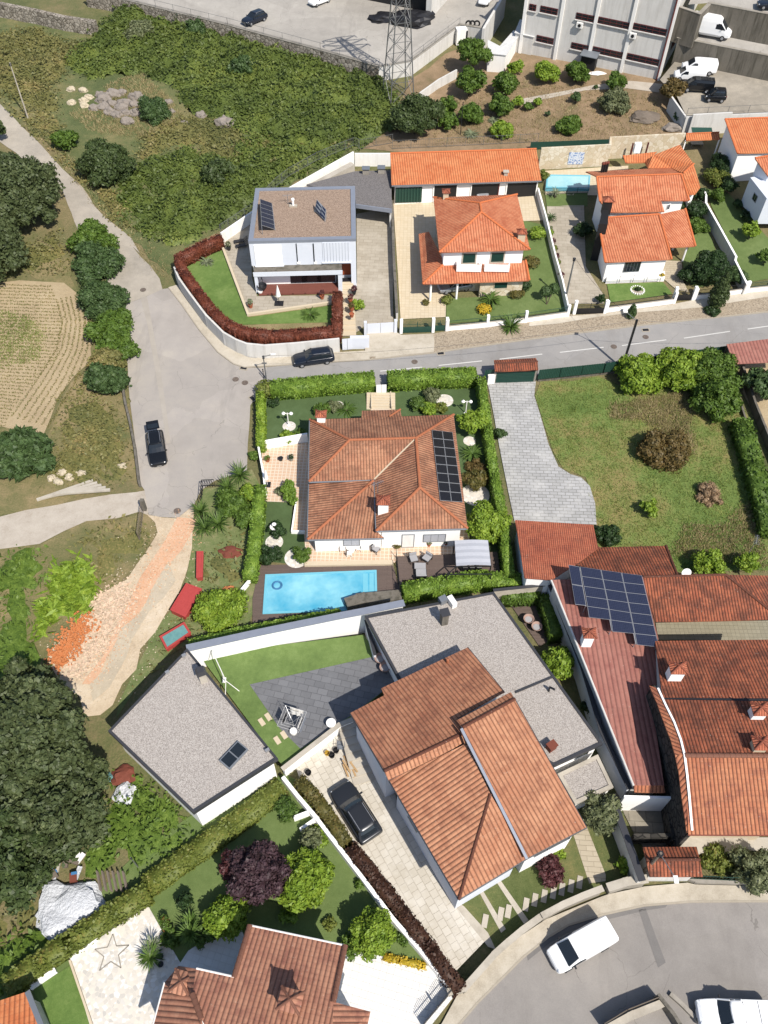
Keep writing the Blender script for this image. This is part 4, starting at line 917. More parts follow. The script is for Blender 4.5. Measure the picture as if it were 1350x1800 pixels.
patch('lawn',L(z6,(1000,570),(1140,600),(1280,1150),(1290,1180),(760,1250),(480,1270),(480,1100),(700,1090),(980,1060),(1040,970),(1000,800)),.05,L_mid)
patch('lawn',L(z7,(90,390),(330,385),(330,460),(100,460)),.05,L_mid)
patch('house_drive',L(z7,(100,455),(310,455),(320,800),(420,960),(420,1010),(250,1010),(200,1010),(190,850),(110,600)),.05,B_grey)
patch('lawn',L(z7,(440,900),(755,888),(795,935),(810,955),(460,1005)),.06,L_lush)
patch('stepped_path',L(z7,(745,765),(860,770),(870,880),(900,945),(830,930),(760,870)),.06,B_steps)
patch('lawn',L(z7,(860,470),(1010,440),(1000,560),(1050,700),(1100,820),(1210,870),(950,920),(880,880),(865,760),(905,690),(930,600)),.05,L_mid)
patch('lawn',L(z7,(1000,360),(1120,380),(1350,640),(1400,700),(1400,860),(1235,890),(1190,830),(1165,750),(1100,600),(1030,460)),.05,L_mid)
patch('pool_terrace',L(z7,(85,260),(400,240),(560,230),(560,400),(90,395)),.05,B_cream)
patch('driveway',L(z5,(1082,440),(1285,400),(1290,1060),(1140,1060),(1095,1100),(1040,1130),(990,1130),(985,850),(1085,830)),.07,B_grey)
patch('entrance_apron',L(z5,(1140,1118),(1300,1105),(1345,1130),(1345,1240),(1130,1250),(1130,1200)),.13,A_pave)
patch('crazy_paving',L(y7,(690,900),(830,1150),(860,1200),(780,1290),(720,1500),(430,1500),(335,1185),(500,1040)),.05,B_crazy)
patch('lawn',L(y7,(160,1320),(330,1210),(440,1490),(440,1560),(215,1560)),.04,L_lush)
patch('white_terrace',L(y8,(800,700),(860,700),(1150,760),(1240,870),(1090,1060),(880,1060),(700,1000),(780,880)),.05,B_white)
patch('white_terrace',L(y8,(310,640),(420,600),(450,700),(395,810),(180,760),(220,700)),.055,B_white)
patch('stone_yard',L(w1,(740,100),(1010,110),(1010,280),(980,320),(860,320),(820,260)),.05,B_blocks)
patch('stone_yard',L(w1,(985,275),(1370,275),(1370,330),(1000,320)),.06,M_conc_l)
patch('tiled_yard',L(y5,(815,520),(1400,505),(1400,610),(830,608)),.05,brickmat('beige_yard_tiles','#a8a088','#9d957d','#8b8470',.4,.4,0,.015,.8,0))
patch('vegetable_plot',[(1310,640),(1400,630),(1400,770),(1350,775),(1305,690)],.03,D_field)
patch('ground_terrace',L(z3,(1180,755),(1350,750),(1350,830),(1150,830)),.06,B_white)
patch('garden_path',L(z3,(180,470),(400,430),(520,405),(700,385),(850,400),(830,440),(680,420),(480,430),(300,470),(190,495)),.05,A_track)
# BUILDINGS
# villa with the pool (brown-red hipped roof)
E1,ERD,LO=3.7,5.9,2.9
V1=dict(nw=(330,395,E1),n2=(413,410,E1+.2),ne=(1055,370,E1),se=(1125,943,E1),sw=(665,956,E1),v=(655,697,E1),w=(325,708,E1),ra=(530,498,ERD),rb=(865,488,ERD),rc=(885,738,ERD))
V1.pop('n2')
villa,VV,VW,vg=house('villa','single storey villa with a brown red hipped roof behind the turquoise pool','house',y1,(660,870),V1,[['nw','w','ra'],['nw','ra','rb','ne'],['w','v','rb','ra'],['v','sw','rc','rb'],['ne','rb','rc','se'],['sw','se','rc']],[('nw','ra'),('w','ra'),('ra','rb'),('rb','ne'),('rb','rc'),('rc','sw'),('rc','se')],R_main,M_whiteclean,.55,rcap=R_mainl)
lowv={k:PA(*y1(x,y),vg+h)for k,(x,y,h)in dict(a=(326,714,LO),p=(650,703,4.35-.35),s=(318,1000,LO),e=(704,992,LO),q=(662,955,3.2)).items()}
roofmesh('roof',R_main,villa,[[lowv['a'],lowv['s'],lowv['p']],[lowv['s'],lowv['e'],lowv['q'],lowv['p']]]);ridge(villa,lowv['p'],lowv['s'],R_mainl)
w_=[lowv['a']+Vector((.5,0,0)),lowv['s']+Vector((.6,.6,0)),lowv['e']+Vector((-.3,.6,0)),lowv['p']+Vector((.4,.3,0))];MB().prism([(p.x,p.y)for p in w_],vg-.4,[LO-.18,LO-.18,LO-.1,LO-.1]).build('wall',M_whiteclean,villa)
MB().bar(VV['v']+Vector((0,0,.04)),VV['rb']+Vector((0,0,.0)),.16,.05).build('valley_strip',M_cream,villa)
for a,b,n_ in((VV['sw'],VV['se'],0),(VV['ne'],VV['se'],0),(VV['w'],VV['v'],0),(VV['nw'],VV['w'],0),(lowv['s'],lowv['e'],0),(lowv['a'],lowv['s'],0),(VV['nw'],VV['ne'],0),(VV['v'],VV['sw'],0)):
 d=(b-a).normalized();u=Vector((d.y,-d.x,0));a2,b2=a+u*.05,b+u*.05;a2.z-=.08;b2.z-=.08;MB().tube([a2,b2],.075,8).build('gutter',M_metal,villa)
chimney(villa,y1,388,405,.85,.7,1.0,M_whiteclean,R_flat,z=vg+3.9)
chimney(villa,y1,700,842,1.0,.9,1.1,M_whiteclean,R_flat,z=vg+4.4)
SA,SB=VW['sw'],VW['se']
SA,SB=Vector((SA.x,SA.y,0)),Vector((SB.x,SB.y,0))
opening(villa,SA,SB,*y1(826,985),1.2,2.1,M_metal,M_white,'door',z=vg+1.15)
opening(villa,SA,SB,*y1(960,975),2.2,1.2,M_metal,M_awning,'window',2,z=vg+1.5)
opening(villa,w_[1],w_[2],*y1(540,1015),1.6,1.1,M_metal,M_awning,'window',1,z=vg+1.5)
pv_={k:PA(*y1(x,y),vg+h)for k,(x,y,h)in dict(a=(592,350,3.0),b=(786,344,3.0),c=(792,378,3.5),d=(590,385,3.5),e=(730,380,3.6)).items()}
porch=[pv_['a'],pv_['b'],pv_['c'],pv_['d']];roofmesh('porch_roof',R_main,villa,[porch]);ridge(villa,pv_['b'],pv_['e'],R_mainl,.12)
for k in('a','b'):p=pv_[k];MB().box((p.x+(.3 if k=='a' else-.3),p.y-.3,(vg+p.z)/2-.1),(.3,.3,p.z-vg-.1)).build('porch_post',M_whiteclean,villa)
def onroof(cv,pts,A,B,C,off):n=(B-A).cross(C-A).normalized();n=n if n.z>0 else-n;return[RP(*cv(*p),A+n*off,n)for p in pts]
cs=onroof(y1,((945,447),(1050,458),(1101,812),(987,803)),VV['ne'],VV['rb'],VV['se'],.16)
solar('solar_array','black two by eight solar array on the villa roof',cs,2,8,M_cellsb,M_alu)
def antenna(label,base,h=1.8,rz=.6,dish=False):
 b=Vector(base);rt=root('television_antenna',label,'antenna',b);mb=MB();mb.tube([b,b+Vector((0,0,h))],.03,6);mb.build('mast',M_metal,rt)
 if dish:
  mb=MB();c=b+Vector((0,-.2,h*.8));pr=[(.02,0),(.2,.03),(.36,.1),(.44,.17)];mb.lathe((0,0,0),pr,16)
  R_=Matrix.Rotation(math.radians(60),4,'X');mb.v=[tuple((R_@Vector(v))+c)for v in mb.v];mb.build('dish',M_whiteclean,rt)
 else:
  d=Vector((math.cos(rz),math.sin(rz),0));u=Vector((-d.y,d.x,0));mb=MB();t=b+Vector((0,0,h*.95));mb.bar(t-d*.6,t+d*.6,.03)
  for k in range(7):p=t+d*(-.55+k*.18);mb.bar(p-u*(.32-.02*k),p+u*(.32-.02*k),.018)
  mb.build('boom',M_alu,rt)
 return rt
antenna('rooftop aerial on the pool villa beside its middle chimney',PA(*y1(672,765),vg+4.6),1.6,.5)
# modern white cube house
mg=gz(530,470);MH=mg+7.5;MP=mg+1.0
q5=lambda x,y,z:PA(*z5(x,y),z)
nw,ne,se,sw=q5(512,292,MH),q5(1072,280,MH),q5(1078,576,MH),q5(472,590,MH)
mod=root('modern_house','white cubic two storey house with a brown gravel flat roof and red hedge','house',((nw.x+se.x)/2,(nw.y+se.y)/2,mg))
ring=[(p.x,p.y)for p in(nw,sw,se,ne)];MB().prism(ring,mg+3.9,MH-.35).build('upper_wall',M_bluegrey,mod)
inn=offset_loop(ring,.55);MB().prism(inn,MH-.36,MH-.12).build('roof_gravel',G_brown,mod)
mb=MB();o=offset_loop(ring,-.04)
for i in range(4):
 a,b=ring[i],ring[(i+1)%4];ia,ib=inn[i],inn[(i+1)%4];oa,ob=o[i],o[(i+1)%4];mb.prism([oa,ob,ib,ia],MH-.36,MH)
mb.build('parapet',M_greym,mod)
SWA,SEA=Vector((sw.x,sw.y,0)),Vector((se.x,se.y,0));dS=(SEA-SWA).normalized();nS=Vector((dS.y,-dS.x,0));LS=(SEA-SWA).length
def mp(u,v,z):p=SWA+dS*(u*LS)+nS*v;return Vector((p.x,p.y,z))
back=Vector((nw.x-sw.x,nw.y-sw.y,0)).length
MB().prism([(p.x,p.y)for p in(mp(.01,-.05,0),mp(.80,-.05,0),mp(.80,-back+.1,0),mp(.02,-back+.1,0))],MP-1.2,mg+3.9).build('ground_floor_wall',M_whiteclean,mod)
MB().prism([(p.x,p.y)for p in(mp(.80,-1.6,0),mp(.995,-1.6,0),mp(.995,-back+.1,0),mp(.80,-back+.1,0))],MP-1.2,mg+3.899).build('ground_floor_wall',M_bluegrey,mod)
MB().prism([(p.x,p.y)for p in(mp(.95,.0,0),mp(.999,.0,0),mp(.999,-1.6,0),mp(.95,-1.6,0))],MP-1.2,mg+3.899).build('pier',M_bluegrey,mod)
sl=MB();sl.prism([(p.x,p.y)for p in(mp(.02,1.35,0),mp(.86,1.35,0),mp(.86,-2.1,0),mp(.02,-2.1,0))],mg+3.45,mg+3.895);sl.build('porch_roof',M_conc_d,mod)
mb=MB();mb.prism([(p.x,p.y)for p in(mp(.015,1.40,0),mp(.865,1.40,0),mp(.865,1.352,0),mp(.015,1.352,0))],mg+3.3,mg+3.93);mb.build('porch_fascia',M_bluegrey,mod)
for u0,u1,nm in((.02,.05,'pier'),(.82,.86,'pier')):MB().prism([(p.x,p.y)for p in(mp(u0,1.3,0),mp(u1,1.3,0),mp(u1,.1 if u0<.5 else-1.5,0),mp(u0,.1 if u0<.5 else-1.5,0))],MP-1.0,mg+3.44).build(nm,M_bluegrey,mod)
MB().prism([(p.x,p.y)for p in(mp(.05,1.9,0),mp(.82,1.9,0),mp(.82,.0,0),mp(.05,.0,0))],MP-.2,MP+.08).build('deck',B_redwood,mod)
A_,B_=mp(.05,-2.2,0),mp(.80,-2.2,0)
for u,w,nm in((.44,2.2,'glass_door'),(.56,2.6,'glass_door'),(.70,2.4,'glass_door')):
 p=mp(u,-.03,MP+1.35);f=MB().box((p.x,p.y,p.z),(w,.06,2.4),math.atan2(dS.y,dS.x)).build(nm,M_dark,mod);MB().box((p.x+nS.x*.04,p.y+nS.y*.04,p.z),(w-.14,.04,2.26),math.atan2(dS.y,dS.x)).build('pane',M_glass,f)
aS=math.atan2(dS.y,dS.x)
for x0,y0,x1,y1_,m_,bars in((500,606,668,735,M_whiteclean,0),(888,598,1045,705,M_bluegrey,9)):
 a,d,n=facing(*z5(x0,y0),SWA,SEA);b,_,_=facing(*z5(x1,y1_),SWA,SEA);c=(a+b)/2;w,h=(b-a).dot(d),abs(a.z-b.z);h=min(h,3.0)
 p=c+nS*.02;f=MB().box((p.x,p.y,p.z),(w,.10,h),aS).build('shutter_box',m_,mod)
 mb=MB()
 for k in range(14 if not bars else 0):q=c+nS*.08;mb.box((q.x,q.y,p.z-h/2+.12+k*(h-.2)/13),(w-.2,.02,.03),aS)
 for k in range(bars):q=c+nS*.08+d*(-w/2+w*(k+.5)/bars);mb.box((q.x,q.y,p.z),(.03,.03,h-.1),aS)
 mb.build('slats',M_greym if bars else M_white,f);mb=MB();q=c+nS*.1;mb.box((q.x,q.y,p.z-h/2-.03),(w+.25,.28,.08),aS);mb.build('sill',M_bluegrey,mod)
for x0,x1 in((738,752),(834,847)):onwall(mod,SWA,SEA,*z5(x0,604),*z5(x1,706),.06,M_glass,'slit_window')
for x0,x1 in((747,763),(842,857)):onwall(mod,SWA,SEA,*z5(x0,708),*z5(x1,718),.12,M_whiteclean,'sill')
p=mp(.905,-1.57,MP+1.25);MB().box((p.x,p.y,p.z),(1.5,.08,2.3),aS).build('front_door',M_door,mod)
p=mp(.905,-.6,MP+.03);MB().box((p.x,p.y,p.z),(1.2,.7,.05),aS).build('door_mat',M_dark,mod)
def rack(cv,cs_px,z0,zs,nc,nr,label,cm=M_cells,legz=None):
 C_=[PA(*cv(x,y),z)for(x,y),z in zip(cs_px,zs)];rt=solar('solar_array',label,C_,nc,nr,cm,M_alu);mb=MB()
 for p in(C_[0],C_[1],C_[2],C_[3]):
  if p.z-z0>.12:mb.bar(p-Vector((0,0,.08)),(p.x,p.y,z0),.05)
 lo=[p for p in C_ if p.z-z0<=.4]
 mb.bar((C_[0].x,C_[0].y,z0+.04),(C_[3].x,C_[3].y,z0+.04),.06);mb.bar((C_[1].x,C_[1].y,z0+.04),(C_[2].x,C_[2].y,z0+.04),.06);mb.build('support',M_alu,rt);return rt
rack(z5,((537,352),(604,375),(622,524),(545,500)),MH-.12,(MH+1.2,MH+.1,MH+.1,MH+1.2),1,6,'tilted blue solar panel row near the west edge of the modern flat roof')
rack(z5,((857,355),(910,412),(903,475),(845,415)),MH-.12,(MH+1.3,MH+.9,MH+.1,MH+.2),1,3,'smaller tilted solar panel near the middle of the modern flat roof')
c=q5(725,395,MH-.12);sc=root('roof_station','little white vent and weather station on the brown gravel roof','roof vent',c);MB().box((c.x,c.y,c.z+.1),(1.0,.4,.2)).build('plinth',M_conc_l,sc);MB().lathe(c+Vector((0,0,.2)),[(.14,0),(.14,.7),(.22,.72),(.2,.9),(.05,1.0)],10).build('vent_pipe',M_whiteclean,sc);antenna('small aerial standing among the vents of the modern house roof',c+Vector((-.7,.5,0)),1.3,.2)
AH=mg+3.6;an=[q5(x,y,AH)for x,y in((1079,384),(1283,412),(1276,190),(1072,196),(800,270),(900,300),(1070,300))]
annex=root('carport','flat dark gravel roofed carport between the modern house and the orange garage','carport',(an[0].x,an[0].y,mg))
MB().prism([(p.x,p.y)for p in an],AH-.3,AH).build('roof',G_dark,annex)
mb=MB()
for a,b in((an[0],an[1]),):mb.beam(a+Vector((0,-.08,0)),b+Vector((0,-.08,0)),.16,AH-.45,AH+.1)
mb.build('fascia',M_greym,annex)
bw=[an[1]+Vector((-.2,.3,0)),an[2]+Vector((-.2,0,0))];MB().beam(bw[0],bw[1],.25,mg-.5,AH-.31).build('side_wall',M_dirty,annex);MB().beam(an[2]+Vector((-.2,-.2,0)),an[3]+Vector((.1,-.2,0)),.25,mg-.5,AH-.31).build('back_wall',M_dirty,annex)
for x,y,l in((1135,190,'left of the two grey vent boxes behind the carport roof'),(1222,185,'right of the two grey vent boxes behind the carport roof')):
 c=q5(x,y+18,AH);rt=root('vent_box',l,'vent',c);MB().box((c.x,c.y,c.z+.4),(.9,.7,.8)).build('shaft',M_conc,rt);MB().box((c.x,c.y-.05,c.z+.85),(1.1,.95,.08)).build('lid',M_metal,rt)
 # long orange garage row
gg=gz(820,320);GH=3.0
g_top=4.3
gar,GV,GW,gg=house('garage_row','long white garage row under a bright orange mono pitch roof','garage',z6,(600,420),dict(nw=(100,115,g_top),ne=(1090,84,g_top),se=(1126,297,GH),sw=(110,330,GH)),[['nw','sw','se','ne']],[('nw','ne')],R_orange,M_whiteclean,.5,rcap=R_oridge)
a=Vector((GW['sw'].x,GW['sw'].y,0));b=Vector((GW['se'].x,GW['se'].y,0))
for px,w,m_,nm,hh in((225,5.0*.75,M_dgreen,'roller_door',2.3),(472,3.2,M_black,'bay_shade_panel',2.4),(738,3.8,M_black,'bay_shade_panel',2.4),(985,4.2,M_black,'bay_shade_panel',2.4)):  # bays are solid black panels: the interior shade is painted on the wall
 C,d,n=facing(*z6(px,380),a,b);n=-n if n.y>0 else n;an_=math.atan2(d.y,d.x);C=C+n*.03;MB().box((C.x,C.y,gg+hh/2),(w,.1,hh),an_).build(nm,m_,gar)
 if nm=='roller_door':
  mb=MB()
  for k in range(9):q=C+n*.07+d*(-w/2+w*(k+.5)/9);mb.box((q.x,q.y,gg+hh/2),(w/18,.08,hh-.1),an_)
  mb.build('door_rib',M_green,gar)
 else:
  for s in(-1,1):q=C+n*.06+d*s*(w/2+.06);MB().box((q.x,q.y,gg+1.25),(.14,.14,2.5),an_).build('bay_post',M_whiteclean if px!=738 or s<0 else M_redbrown,gar)
MB().bar(GV['sw']+Vector((0,-.05,-.1)),GV['se']+Vector((0,-.05,-.1)),.13).build('gutter',M_metal,gar)
def barbecue(label,C,brickm,cap,rz=0,h=2.6):
 rt=root('barbecue',label,'barbecue',C);MB().box((C.x,C.y,C.z+.5),(1.3,.8,1.0),rz).build('base',M_conc_l,rt);MB().box((C.x,C.y+.3,C.z+1.3),(1.2,.25,.8),rz).build('firebox',brickm,rt)
 MB().box((C.x,C.y+.1,C.z+1.9),(1.3,.8,.45),rz,.5).build('hood',M_whiteclean,rt);MB().box((C.x,C.y+.1,C.z+2.1+(h-2.1)/2),(.5,.4,h-1.9),rz).build('flue',M_conc_l,rt);MB().box((C.x,C.y+.1,C.z+h+.2),(.8,.65,.1),rz).build('flue_cap',cap,rt);return rt
barbecue('stone barbecue with white hood in front of the garage bays',P(*z6(865,398)),M_cream,M_conc_l,0,3.4)
C=P(*z6(365,420));C.z+=.6;mb=MB();pts=[(C.x+.42*math.cos(t),C.y-.1,C.z+.6*math.sin(t))for t in np.linspace(0,2*math.pi,20)];mb.tube(pts,.09,8);tag(mb.build('hose_coil',M_blue),'blue coiled hose hanging on the white garage wall','hose')
# orange two storey house
og=gz(850,540)
OE,ORG,OL=6.2,8.1,2.9
oh,OV,OW,og=house('orange_house','white two storey house with orange hipped roof and two green shuttered balconies','house',z6,(800,1080),dict(nw=(393,412,OE),ne=(960,392,OE),se=(1048,765,OE),sw=(433,785,OE),a=(708,450,ORG),b=(718,512,ORG)),[['nw','a','ne'],['nw','sw','b','a'],['sw','se','b'],['a','b','se','ne']],[('nw','a'),('ne','a'),('a','b'),('b','sw'),('b','se')],R_orange2,M_whiteclean,.65,rcap=R_oridge)
q6=lambda x,y,h:PA(*z6(x,y),og+h)
f1=[q6(293,660,OL),q6(320,1000,OL),q6(470,858,3.9),q6(385,860,3.85),q6(362,645,3.85)];f2=[q6(320,1000,OL),q6(1043,975,OL),q6(1018,840,3.9),q6(470,858,3.9)]
roofmesh('porch_roof',R_orange2,oh,[[f1[0],f1[1],f1[2],f1[4]],f2]);ridge(oh,f1[1],f1[2],R_oridge);ridge(oh,f2[1],f2[2],R_oridge)
lw=[q6(575,990,0),q6(980,985,0)]
base=[(OW['nw'].x,OW['nw'].y),(OW['ne'].x,OW['ne'].y)]
pA,pB=q6(700,1090,0),q6(985,1078,0);MB().prism([(pA.x,pA.y),(pB.x,pB.y),(OW['ne'].x,OW['ne'].y),(OW['nw'].x,OW['nw'].y),(OW['sw'].x,OW['sw'].y),(pA.x,OW['sw'].y)],og-.5,og+2.75).build('ground_floor_wall',M_stonecream,oh)
for x,y in((370,1108),(547,1098)):c=q6(x,y,0);MB().cyl((c.x,c.y,og-.1),.14,2.85,12).build('porch_column',M_whiteclean,oh)
c=q6(305,850,0)
opening(oh,pA,pB,*z6(848,1020),1.7,.95,M_cream,M_dgreen,'window',0,z=og+1.75)
oA,oB=Vector((OW['sw'].x,OW['sw'].y,0)),Vector((OW['se'].x,OW['se'].y,0))
for x,x0,x1 in((634,552,720),(825,742,911)):
 opening(oh,oA,oB,*z6(x,830),1.7,1.5,M_conc_l,M_dgreen,'shutter',0,z=og+4.75,fr=.16)
 a=q6(x0,868,4.55);b=q6(x1,862,4.55);yb=OW['sw'].y-.05;mb=MB();w=b.x-a.x;mb.box(((a.x+b.x)/2,a.y,og+4.05),(w,.12,1.0));mb.box((a.x+.06,(a.y+yb)/2+.05,og+4.05),(.12,yb-a.y,.999));mb.box((b.x-.06,(a.y+yb)/2+.05,og+4.05),(.12,yb-a.y,.999));mb.box(((a.x+b.x)/2,(a.y+yb)/2,og+3.62),(w-.02,yb-a.y,.1));mb.build('balcony',M_whiteclean,oh)
chimney(oh,z6,475,425,.7,.6,1.0,M_cream,R_flat,z=og+6.5);chimney(oh,z6,985,700,.9,.7,1.0,M_cream,R_flat,z=og+6.5)
# second orange house with black chimney breast
hg=gz(1130,480);q7=lambda x,y,h:PA(*z7(x,y),hg+h)
UE,UR,BE=5.2,6.9,3.3
h2,HV,HW,hg=house('orange_house','white split level house with orange roofs and a tall black chimney breast','house',z7,(600,830),dict(a=(383,292,UR),b=(860,276,UR),c=(905,425,UE),d=(745,425,UE+.1),e=(765,487,UE-.5),f=(455,492,UE-.4),g=(400,430,UE)),[['a','g','f','e','d','c','b']],[('a','b'),('b','c'),('a','g')],R_orange2,M_whiteclean,.5,rcap=R_oridge)
bk=[q7(320,262,UE+.2),q7(383,290,UR),q7(860,274,UR),q7(795,240,UE+.2)];roofmesh('roof',R_orange2,h2,[bk])
lo=[q7(440,522,BE+1.4),q7(735,503,BE+1.4),q7(805,757,BE-.2),q7(430,775,BE-.2),q7(397,566,BE+1.1)];l2=[q7(738,503,BE+1.39),q7(882,472,BE+1.35),q7(940,683,BE-.4),q7(797,690,BE+.1)]
roofmesh('roof',R_orange2,h2,[lo,l2]);ridge(h2,lo[0],lo[1],R_oridge);ridge(h2,lo[1],lo[2],R_oridge);ridge(h2,l2[1],l2[2],R_oridge);ridge(h2,lo[4],lo[3],R_oridge)
ins=offset_loop([(p.x,p.y)for p in lo],.45);MB().prism(ins,hg-.5,[p.z-.35 for p in lo]).build('wall',M_whiteclean,h2)
a,b=Vector((ins[3][0],ins[3][1],0)),Vector((ins[2][0],ins[2][1],0));opening(h2,a,b,*z7(580,805),2.1,1.5,M_metal,M_glass,'window',4,z=hg+1.9)
mb=MB();w0=q7(800,700,0);
for x,y in((862,778),(805,720)):c=q7(x,y,0);MB().tube([(c.x,c.y,hg),(c.x,c.y,hg+BE-.5)],.13,10).build('porch_column',M_whiteclean,h2)
pt=q7(440,432,7.2);bt=q7(340,792,0)
cc=[PA(*z7(x,y),hg+5.6)for x,y in((418,462),(452,462),(445,560),(395,556))]
MB().prism([(p.x,p.y)for p in cc],hg-.5,hg+5.6).build('chimney_breast',M_black,h2)
c=(cc[0]+cc[1])/2;chimney(h2,z7,0,0,1.1,.8,1.0,M_black,R_flat,plane=Vector((c.x,c.y-.3,hg+5.7)))
opening(h2,Vector((HW['e'].x,HW['e'].y,0)),Vector((HW['c'].x,HW['c'].y+.0,0)),*z7(785,462),.55,.8,M_whiteclean,M_glass,'window',1)
c=q7(474,400,6.2);sk=onroof(z7,((428,386),(523,382),(523,416),(432,419)),HV['a'],HV['b'],HV['g'],.1);MB().slab(sk,.12).build('roof_window',M_black,h2)
for x,y in((410,235),(424,232),(437,230)):c=q7(x,y+25,6.0);o=MB().lathe(c-Vector((0,0,.6)),[(.17,0),(.17,1.6)],10).build('flue',M_black,h2);MB().lathe(c+Vector((0,0,1.0)),[(.2,0),(.22,.2),(.12,.3)],10).build('flue_cap',M_brick,o)
tb=[q7(432,885,0),q7(762,878,0),q7(762,840,0),q7(432,850,0)]
MB().prism([(p.x,p.y)for p in tb],hg-.3,hg+.45).build('terrace',M_whiteclean,h2)
railing('railing','thin black railing along the front terrace of the split level house',L(z7,(432,885),(740,876)),.9,M_dark,.45,1.6,0,cat='railing')
pg=gz(1180,300);qp=lambda x,y,h:PA(*z7(x,y),pg+h)
pav=root('garden_pavilion','irregular orange roofed pavilion at the end of the azulejo wall','pavilion',qp(760,240,0))
fs_=[[qp(533,172,3.6),qp(546,212,3.0),qp(655,210,3.0),qp(700,190,3.6)],[qp(700,170,4.2),qp(655,210,3.0),qp(672,242,3.0),qp(800,240,3.2),qp(870,272,3.8),qp(930,218,4.2),qp(852,110,4.3)],[qp(930,220,4.2),qp(868,272,3.8),qp(905,392,3.0),qp(940,388,3.0),qp(968,350,3.2)]]
fs_[0]=[qp(533,172,3.5),qp(546,212,3.0),qp(655,210,3.0),qp(722,150,3.9)]
roofmesh('roof',R_orange,pav,fs_);ridge(pav,fs_[1][4],fs_[1][5],R_oridge);ridge(pav,fs_[0][0],fs_[0][1],R_oridge,.12)
for(x,y)in((565,218),(600,216),(650,214)):c=qp(x,y,0);MB().box((c.x,c.y+.5,pg+1.4),(.2,.2,2.9)).build('pavilion_post',M_redbrown,pav)
c1=offset_loop([(p.x,p.y)for p in(fs_[1][1],fs_[1][2],fs_[1][3],fs_[2][2],fs_[2][3],fs_[2][4],fs_[1][5],fs_[1][6])],.5);MB().prism(c1,pg-.3,pg+2.75).build('wall',M_whiteclean,pav)
c=qp(606,150,3.2);MB().box((c.x,c.y,c.z+.6),(.9,.7,1.3)).build('chimney',M_whiteclean,pav)
# far right white houses
rg=gz(1300,300);qr=lambda x,y,h:PA(*z3(x,y),rg+h)
wh,WV,WW,rg=house('white_house','white house with plain orange roof below the upper car park','house',z3,(1250,800),dict(a=(1147,566,5.4),b=(1205,727,4.0),c=(1420,722,4.0),d=(1420,556,5.4)),[['a','b','c','d']],[('a','d'),('a','b')],R_orange,M_whiteclean,.35,rcap=R_oridge)
wh2,WV2,WW2,_=house('white_house','white gabled house at the right edge with its bluish side wall','house',z3,(1260,930),dict(a=(1288,750,6.5),b=(1350,835,5.2),c=(1480,830,5.2),d=(1480,720,6.5)),[['a','b','c','d']],[('a','d')],R_orange2,M_bluegrey,.3,rcap=R_oridge)
a,b,c,d=qr(1225,950,0),qr(1300,1050,0),qr(1500,1050,0),qr(1500,900,0)
MB().prism([(p.x,p.y)for p in(a,b,c,d)],rg-.4,rg+3.4).build('wall',M_bluegrey,wh2)
opening(wh2,Vector((a.x,a.y,0)),Vector((b.x,b.y,0)),*z3(1280,960),1.0,.9,M_metal,M_glass,'window',1,z=rg+2)
cp=[qr(962,635,3.0),qr(1118,628,3.0),qr(1122,660,2.6),qr(962,666,2.6)];cp2=root('garden_shelter','small orange roofed garden shelter against the high white wall','shelter',(cp[0].x,cp[0].y,rg));roofmesh('roof',R_orange,cp2,[cp]);ridge(cp2,cp[0],cp[1],R_oridge,.12)
for p in(cp[2],cp[3]):MB().box((p.x,p.y+.2,rg+1.2),(.16,.16,2.6)).build('shelter_post',M_whiteclean,cp2)
wallrun('wall','tall white panel wall holding up the car park edge',[(1208,236),(1276,232)],3.0,.3,M_dirty,z=0)
C=qr(1005,700,0);gz_=root('patio_table_set','dark glass garden table set beneath the small orange shelter','table',(C.x,C.y,rg));MB().box((C.x,C.y,rg+.74),(1.8,1.1,.06)).build('tabletop',M_glass,gz_)
for sx in(-1,1):
 for sy in(-1,1):MB().box((C.x+sx*.8,C.y+sy*.45,rg+.36),(.07,.07,.7)).build('leg',M_metal,gz_)
C=qr(1010,682,0);aw=root('awning','green fabric awning tucked under the small orange shelter','awning',(C.x,C.y,rg+2.2));MB().slab([C+Vector((-1.5,0,2.5)),C+Vector((1.5,0,2.5)),C+Vector((1.5,-1.2,2.2)),C+Vector((-1.5,-1.2,2.2))],.04).build('canvas',M_green,aw)
# SOUTHERN HOUSES
def plane3(cv,refs):
 ps=[PA(*cv(x,y),h)for x,y,h in refs];n=(ps[1]-ps[0]).cross(ps[2]-ps[0]).normalized();return lambda*pts:[RP(*cv(*p),ps[0],n)for p in pts]
def under(rt,pts,inset,zb,m,drop=.22,name='wall'):
 o=offset_loop([(p.x,p.y)for p in pts],inset);MB().prism(o,zb,[min(p.z,zplane(list(pts),q))-drop for p,q in zip(pts,o)]).build(name,m,rt);return[Vector((a[0],a[1],0))for a in o]
def gutter(rt,a,b,m=None,r=.075):
 a,b=Vector(a),Vector(b);a.z-=.07;b.z-=.07;MB().tube([a,b],r,8).build('gutter',m or M_fascia,rt)
comp=root('terraced_house','large white house of staggered brown tile roofs beside the dark parked car','house',PA(*y6(640,560),0))
p1=plane3(y6,((215,345,5.6),(680,85,5.6),(350,575,7.1)))
R1=p1((215,345),(350,275),(338,247),(680,85),(825,262),(640,365),(662,425),(350,575))
p2=plane3(y6,((370,612,5.5),(645,1082,5.5),(672,467,7.3)));R2=p2((370,612),(672,467),(770,665),(645,1082),(482,765),(470,738),(440,752))
R2=p2((370,612),(672,467),(770,665),(645,1082))
a_,b_=R2[3],PA(*y6(918,918),5.5);R3=[R2[2],a_,b_]
R4=plane3(y6,((660,402,8.2),(866,290,8.2),(1150,797,5.9)))((660,402),(866,290),(1150,797),(920,917))
S4=[PA(*y6(x,y),h)for x,y,h in((635,374,7.85),(850,262,7.85),(866,290,8.2),(660,402,8.2))]
